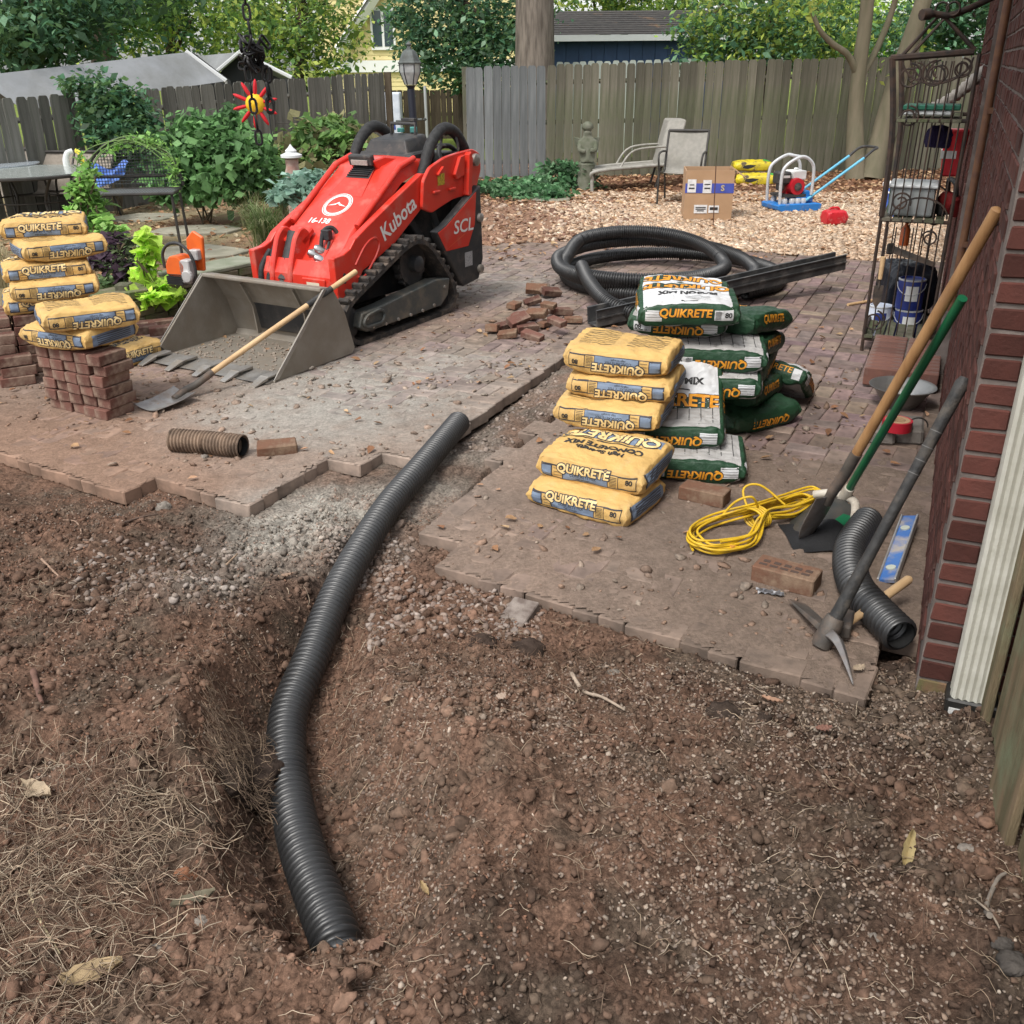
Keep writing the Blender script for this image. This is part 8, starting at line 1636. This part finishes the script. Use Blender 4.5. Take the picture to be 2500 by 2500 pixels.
bb_ = thing('orange_bottle', 'small orange bottle hanging below the middle shelf', 'bottle', HW(4.1, .37, .66)); mb = MB(); mb.lathe([(.0, 0), (.03, 0), (.03, .10), (.012, .13), (.012, .15)], (0, 0, 0), 12); mb.build('bottle_body', M('bottle_orange', (.55, .12, .03), rough=.4), bb_, smooth=40)
hs_ = thing('hand_trowel', 'garden trowel with a wooden handle hanging on the rack side', 'trowel', HW(3.86, .47, .36)); mb = MB(); mb.tube([(0, 0, .12), (0, 0, .26)], [.014, .017], 10); mb.build('handle', m_wood2, hs_, smooth=50); mb = MB(); mb.tube([(0, 0, .13), (0, 0, .06)], .006, 6); mb.ext([(-.03, .08), (.03, .08), (.028, -.02), (0, -.07), (-.028, -.02)], lambda u, v, w_: Vector((u, w_, v)), 0, .003); mb.build('blade', m_iron, hs_)
sw = thing('hand_saw', 'old hand saw lying across the lower rack rail', 'saw', HW(4.0, .30, .60)); mb = MB(); mb.ext([(-.16, .03), (.14, -.05), (.14, -.02), (-.14, .075)], lambda u, v, w_: Vector((-wb.x * -u, -wb.y * -u, v)) + wa * w_, 0, .003); mb.build('blade', m_iron, sw); mb = MB(); mb.box((-.13, .055, .05), (.05, .02, .07)); mb.build('grip', m_dark, sw, bevel=.008)
ro = thing('white_rope', 'thick off white hammock rope slung from the wall behind the rack', 'rope'); mb = MB(); mb.tube(resample(spline([HW(5.2, .02, 1.72), HW(5.1, .12, 1.62), HW(5.0, .25, 1.50), HW(4.95, .36, 1.44)], 8), .02), [.045 - .012 * (i % 2) for i in range(len(resample(spline([HW(5.2, .02, 1.72), HW(5.1, .12, 1.62), HW(5.0, .25, 1.50), HW(4.95, .36, 1.44)], 8), .02)))], 9); mb.build('strand', M('rope_white', (.40, .37, .33), (.30, .27, .24), scale=30, rough=.95, bump=.6, bscale=60), ro, smooth=60)
mb = MB(); a_, b_ = G(2070, 744, .012), G(2140, 732, .012); mb.tube([a_, b_], .012, 8); o = mb.build('wooden_stick', m_wood2, smooth=40); tag(o, 'short pale wooden stick lying on the pavers by the rack foot', 'stick')
# brick step
stp = thing('brick_step', 'low step of bricks on edge at the foot of the house wall', 'step', WC, WA)
se = brick_mesh('brick', .064, .197, .105, .004, 8, .002); m_step = M('step_brick', (.165, .075, .055), (.11, .055, .045), scale=7, rough=.9, bump=.5, bscale=60, rand=.22, dirt=(.25, .18, .15), dscale=8, dlo=.5, dhi=.8); se.materials.append(m_step)
for k in range(11):
    for r_ in range(2):
        o = bpy.data.objects.new('brick', se); COL.objects.link(o); o.parent = stp; o.location = (3.10 + k * .0735, .345 - r_ * .207, .068 + random.uniform(-.002, .002)); o.rotation_euler = (0, 0, random.uniform(-.015, .015))
mb = MB(); mb.box((3.468, .2415, .055), (.78, .39, .10)); mb.build('mortar_bed', m_mortar, stp)
# bowl, tape, stone blocks
bw_ = thing('metal_bowl', 'dented metal bowl on the paving by the brick step', 'bowl', G(2196, 990)); m_bowl = M('dull_steel', (.36, .36, .35), (.25, .25, .24), scale=9, rough=.38, metal=.75, dirt=(.16, .13, .10), dscale=7, dlo=.55, dhi=.85)
mb = MB(); mb.lathe([(.0, .004), (.085, .004), (.10, .02), (.155, .105), (.175, .112), (.178, .118), (.155, .114), (.098, .028), (.08, .012), (.0, .010)], (0, 0, 0), 28, cap=False); mb.build('bowl_body', m_bowl, bw_, smooth=50); mb = MB(); mb.lathe([(.087, .0), (.09, .008), (.085, .012)], (0, 0, 0), 24, cap=False); mb.build('foot_ring', m_bowl, bw_, smooth=50)
blk_ = M('weathered_block', (.20, .18, .16), (.13, .115, .10), scale=9, rough=.95, bump=.6, bscale=40)
for px, py, sz, rz, lab in ((2170, 1088, (.13, .19, .075), -24, 'grey stone block under the roll of red tape'), (2235, 1085, (.13, .22, .085), -20, 'grey stone block with a wire loop beside the red tape')):
    me = brick_mesh('stone_block', *sz, .012, 9, .006); me.materials.append(blk_); o = bpy.data.objects.new('stone_block', me); COL.objects.link(o); p = G(px, py); o.location = (p.x, p.y + .1, sz[2] / 2); o.rotation_euler = (0, 0, R(rz)); tag(o, lab, 'block', 'stone blocks by the wall')
tpz = thing('tape_roll', 'roll of red tape lying on a grey stone block', 'tape', G(2188, 1048, .077)); mb = MB(); mb.lathe([(.040, 0), (.072, 0), (.072, .05), (.040, .05), (.040, 0)], (0, 0, 0), 26, cap=False); mb.build('tape', M('red_tape', (.42, .015, .03), (.36, .012, .025), scale=20, rough=.4), tpz, smooth=35); mb = MB(); mb.lathe([(.0385, .001), (.0395, .001), (.060, .0508), (.0385, .0512), (.0385, .001)], (0, 0, 0), 26, cap=False); mb.build('card_core', m_card, tpz, smooth=35)
mb = MB(); p = G(2240, 1045, .085); mb.tube([p + Vector((.055 * math.cos(R(a)), .01, .05 * math.sin(R(a)))) for a in range(0, 181, 15)], .004, 6); o = mb.build('wire_loop', m_dark, smooth=60); tag(o, 'thin wire loop standing on the grey stone block', 'wire')
# larger leaves, sticks and stones in the foreground
def big_leaf(label, px, py, ln, wd, rz, col, curl=.3, z=.012):
    p = G(px, py); zz = float(surf(np.array([p.x]), np.array([p.y]))[0]); nu = 10; V = []; mb = MB(); rn = random.Random(px)
    for i in range(nu + 1):
        u = i / nu; w_ = wd * math.sin(math.pi * min(1, u * .95 + .03)) ** .8 * (1 + .12 * math.sin(i * 2.3))
        for j in range(5): v = j / 4 - .5; V.append(((u - .5) * ln, v * w_, z + curl * ln * (abs(v) * .7 + (u - .5) ** 2 * .6) + .004 * math.sin(i * 3 + j)))
    mb.add(V, [(i * 5 + j, i * 5 + j + 1, (i + 1) * 5 + j + 1, (i + 1) * 5 + j) for i in range(nu) for j in range(4)])
    o = mb.build('dead_leaf', M('leaf_brown', col, tuple(c * .65 for c in col), scale=30, rough=.8, bump=.4, bscale=60, trans=.1), None, smooth=70, loc=(p.x, p.y, zz), rot=(R(rn.uniform(-12, 12)), R(rn.uniform(-12, 12)), R(rz))); return tag(o, label, 'leaf')
for a in (('curled pale tan leaf on the pine straw at the left edge', 105, 2000, .13, .05, -25, (.40, .31, .21)), ('flat tan dead leaf at the bottom left corner', 235, 2440, .13, .06, 25, (.37, .27, .15)), ('tan dead leaf right of the pipe bend', 950, 1725, .055, .035, 70, (.33, .22, .15)), ('small pale leaf standing right of the pipe', 1225, 1755, .035, .03, 40, (.42, .32, .25)),
          ('narrow ochre leaf above the trench lip', 1035, 2130, .045, .015, -60, (.40, .29, .15)), ('brown leaf lying on the earth below the pickaxe', 1885, 1725, .07, .02, -40, (.34, .20, .13)), ('reddish brown leaf on the earth near the downspout', 2010, 1795, .05, .035, 10, (.22, .11, .08)),
          ('long folded yellowish husk on the gravelly earth at the right', 2210, 2105, .13, .028, 62, (.42, .33, .16)), ('greenish grey leaf on the straw left of the pipe', 480, 2255, .10, .035, 35, (.17, .15, .10)), ('brown curled leaf near the downspout foot', 2205, 1820, .05, .018, -55, (.25, .17, .12)), ('russet leaf piece right of the pipe end', 915, 2300, .06, .035, 50, (.20, .11, .075)),
          ('brown leaf on the earth below the left paver edge', 700, 1420, .06, .03, 15, (.30, .20, .14)), ('pale leaf under the front paver edge', 2095, 1640, .05, .03, 30, (.36, .28, .2))): big_leaf(*a)
def stick(label, pts, r_, col, lift=.012):
    P = []
    for px, py in pts: p = G(px, py); P.append(Vector((p.x, p.y, float(surf(np.array([p.x]), np.array([p.y]))[0]) + lift)))
    P = spline(P, 6); mb = MB(); mb.tube(P, [r_ * (1 - .5 * i / len(P)) * (1 + .1 * math.sin(i * 2.1)) for i in range(len(P))], 7); o = mb.build('stick', M('stick_bark', col, tuple(c * .6 for c in col), scale=30, rough=.9, bump=.4, bscale=60), None, smooth=60); return tag(o, label, 'stick')
for a in (('curved pale stick on the earth below the buried brick', [(1395, 1655), (1425, 1690), (1470, 1720), (1525, 1750)], .007, (.38, .30, .23)), ('thin twig across the lower end of the corrugated pipe', [(700, 2420), (790, 2370), (880, 2330), (930, 2345)], .006, (.20, .13, .09)), ('straight dark twig on the dust under the left pavers', [(305, 1280), (345, 1265), (385, 1255)], .006, (.12, .08, .06)),
          ('pale crooked root left of the pipe near the rubble', [(540, 1400), (560, 1375), (580, 1355)], .006, (.36, .25, .17)), ('grey root curling up by the plank fence', [(2390, 2330), (2395, 2260), (2420, 2200), (2440, 2185)], .007, (.20, .17, .14)), ('wiggly pale root in the clay at the left', [(170, 1380), (200, 1320), (185, 1270), (150, 1250)], .004, (.36, .24, .17)), ('pale root piece in the clay left of centre', [(110, 1400), (140, 1430), (160, 1450)], .005, (.36, .24, .17)),
          ('long dry stalk in the pine straw pointing to the camera', [(90, 2230), (115, 2310), (165, 2395)], .004, (.50, .41, .25)), ('dry brown stalk lying in the bottom right gravel', [(2365, 2250), (2400, 2330), (2440, 2430)], .003, (.36, .29, .22)), ('short rusty stub standing in the earth at the left', [(105, 1730), (120, 1790), (130, 1820)], .010, (.17, .09, .065))): stick(*a)
def clod(label, px, py, r_, col, seed=0, fl=.65, nm='earth_clod', cat='clod', up=.05):
    p = G(px, py); zz = float(surf(np.array([p.x]), np.array([p.y]))[0]); b = bmesh.new(); bmesh.ops.create_icosphere(b, subdivisions=4, radius=r_)
    P = np.array([v.co[:] for v in b.verts]); d = 1 + .75 * (fbm(P[:, 0] / r_ * 1.9 + seed, P[:, 1] / r_ * 1.6 + P[:, 2] / r_ * 1.3, 1.0, 4, seed) - .5) + 0.3 * (fbm(P[:, 0] / r_ * 6, P[:, 1] / r_ * 6 + P[:, 2] / r_ * 5, 1.0, 2, seed + 3) - .5)
    for v, k in zip(b.verts, d): v.co = Vector((v.co.x * k, v.co.y * k, v.co.z * k * fl))
    me = bpy.data.meshes.new(nm); b.to_mesh(me); b.free(); me.polygons.foreach_set('use_smooth', [True] * len(me.polygons)); me.materials.append(M(nm + '_earth', col, tuple(c * .55 for c in col), scale=30, rough=.97, bump=1.0, bscale=70, spec=.1))
    o = bpy.data.objects.new(nm, me); COL.objects.link(o); o.location = (p.x, p.y, zz + r_ * up); o.rotation_euler = (0, 0, seed); return tag(o, label, cat)
clod('dark root matted clod of sod overhanging the pipe at its left', 598, 1828, .12, (.055, .039, .031), 1, .5, up=.25); clod('second dark sod clod just below the first, by the trench', 545, 1890, .07, (.055, .04, .032), 2, .4)
x, y = scat(700, 520, 660, 1770, 1940); straw('sod_fibres', x, y, RNG.uniform(.02, .08, len(x)), RNG.uniform(.0005, .0013, len(x)), [(.10, .07, .05), (.20, .14, .10), (.30, .22, .15)], m_straw, 'frayed fibres of the sod clods beside the pipe', bend=1.0, tilt=1.2, lift=.05)
clod('orange clay lump on the pine straw left of the pipe', 460, 2180, .032, (.27, .125, .07), 3, .7); clod('dark sod clump below the half buried brick', 1290, 1590, .055, (.06, .042, .033), 4, .6); clod('dark sod clump right of the buried brick', 1180, 1575, .05, (.065, .045, .035), 5, .55)
clod('flat dark sod clump before the pickaxe', 1770, 1745, .06, (.058, .042, .033), 6, .45); clod('dark sod clump in the middle of the near earth', 1860, 1765, .03, (.055, .04, .032), 7, .5)
for px, py, r_, lab in ((390, 2375, .024, 'smooth grey stone on the straw near the bottom left'), (500, 2290, .020, 'brown wedge stone near the pipe foot'), (1500, 1625, .020, 'pale stone below the front paver edge'), (2355, 2095, .02, 'grey round stone near the plank fence'), (2120, 2345, .016, 'flat grey square stone in the right gravel'), (2445, 2450, .03, 'dark round stone at the bottom right corner'), (2420, 2400, .022, 'dark stone beside the fence foot'), (500, 1118, .02, 'pale chip in front of the brown pipe piece'), (395, 1222, .035, 'broken pale slab piece below the left paver edge'), (280, 1240, .022, 'brown chip under the corner paver')):
    clod(lab, px, py, r_, (.24, .21, .18) if 'dark' not in lab else (.08, .07, .062), px % 17, .6, 'stone', 'stone')
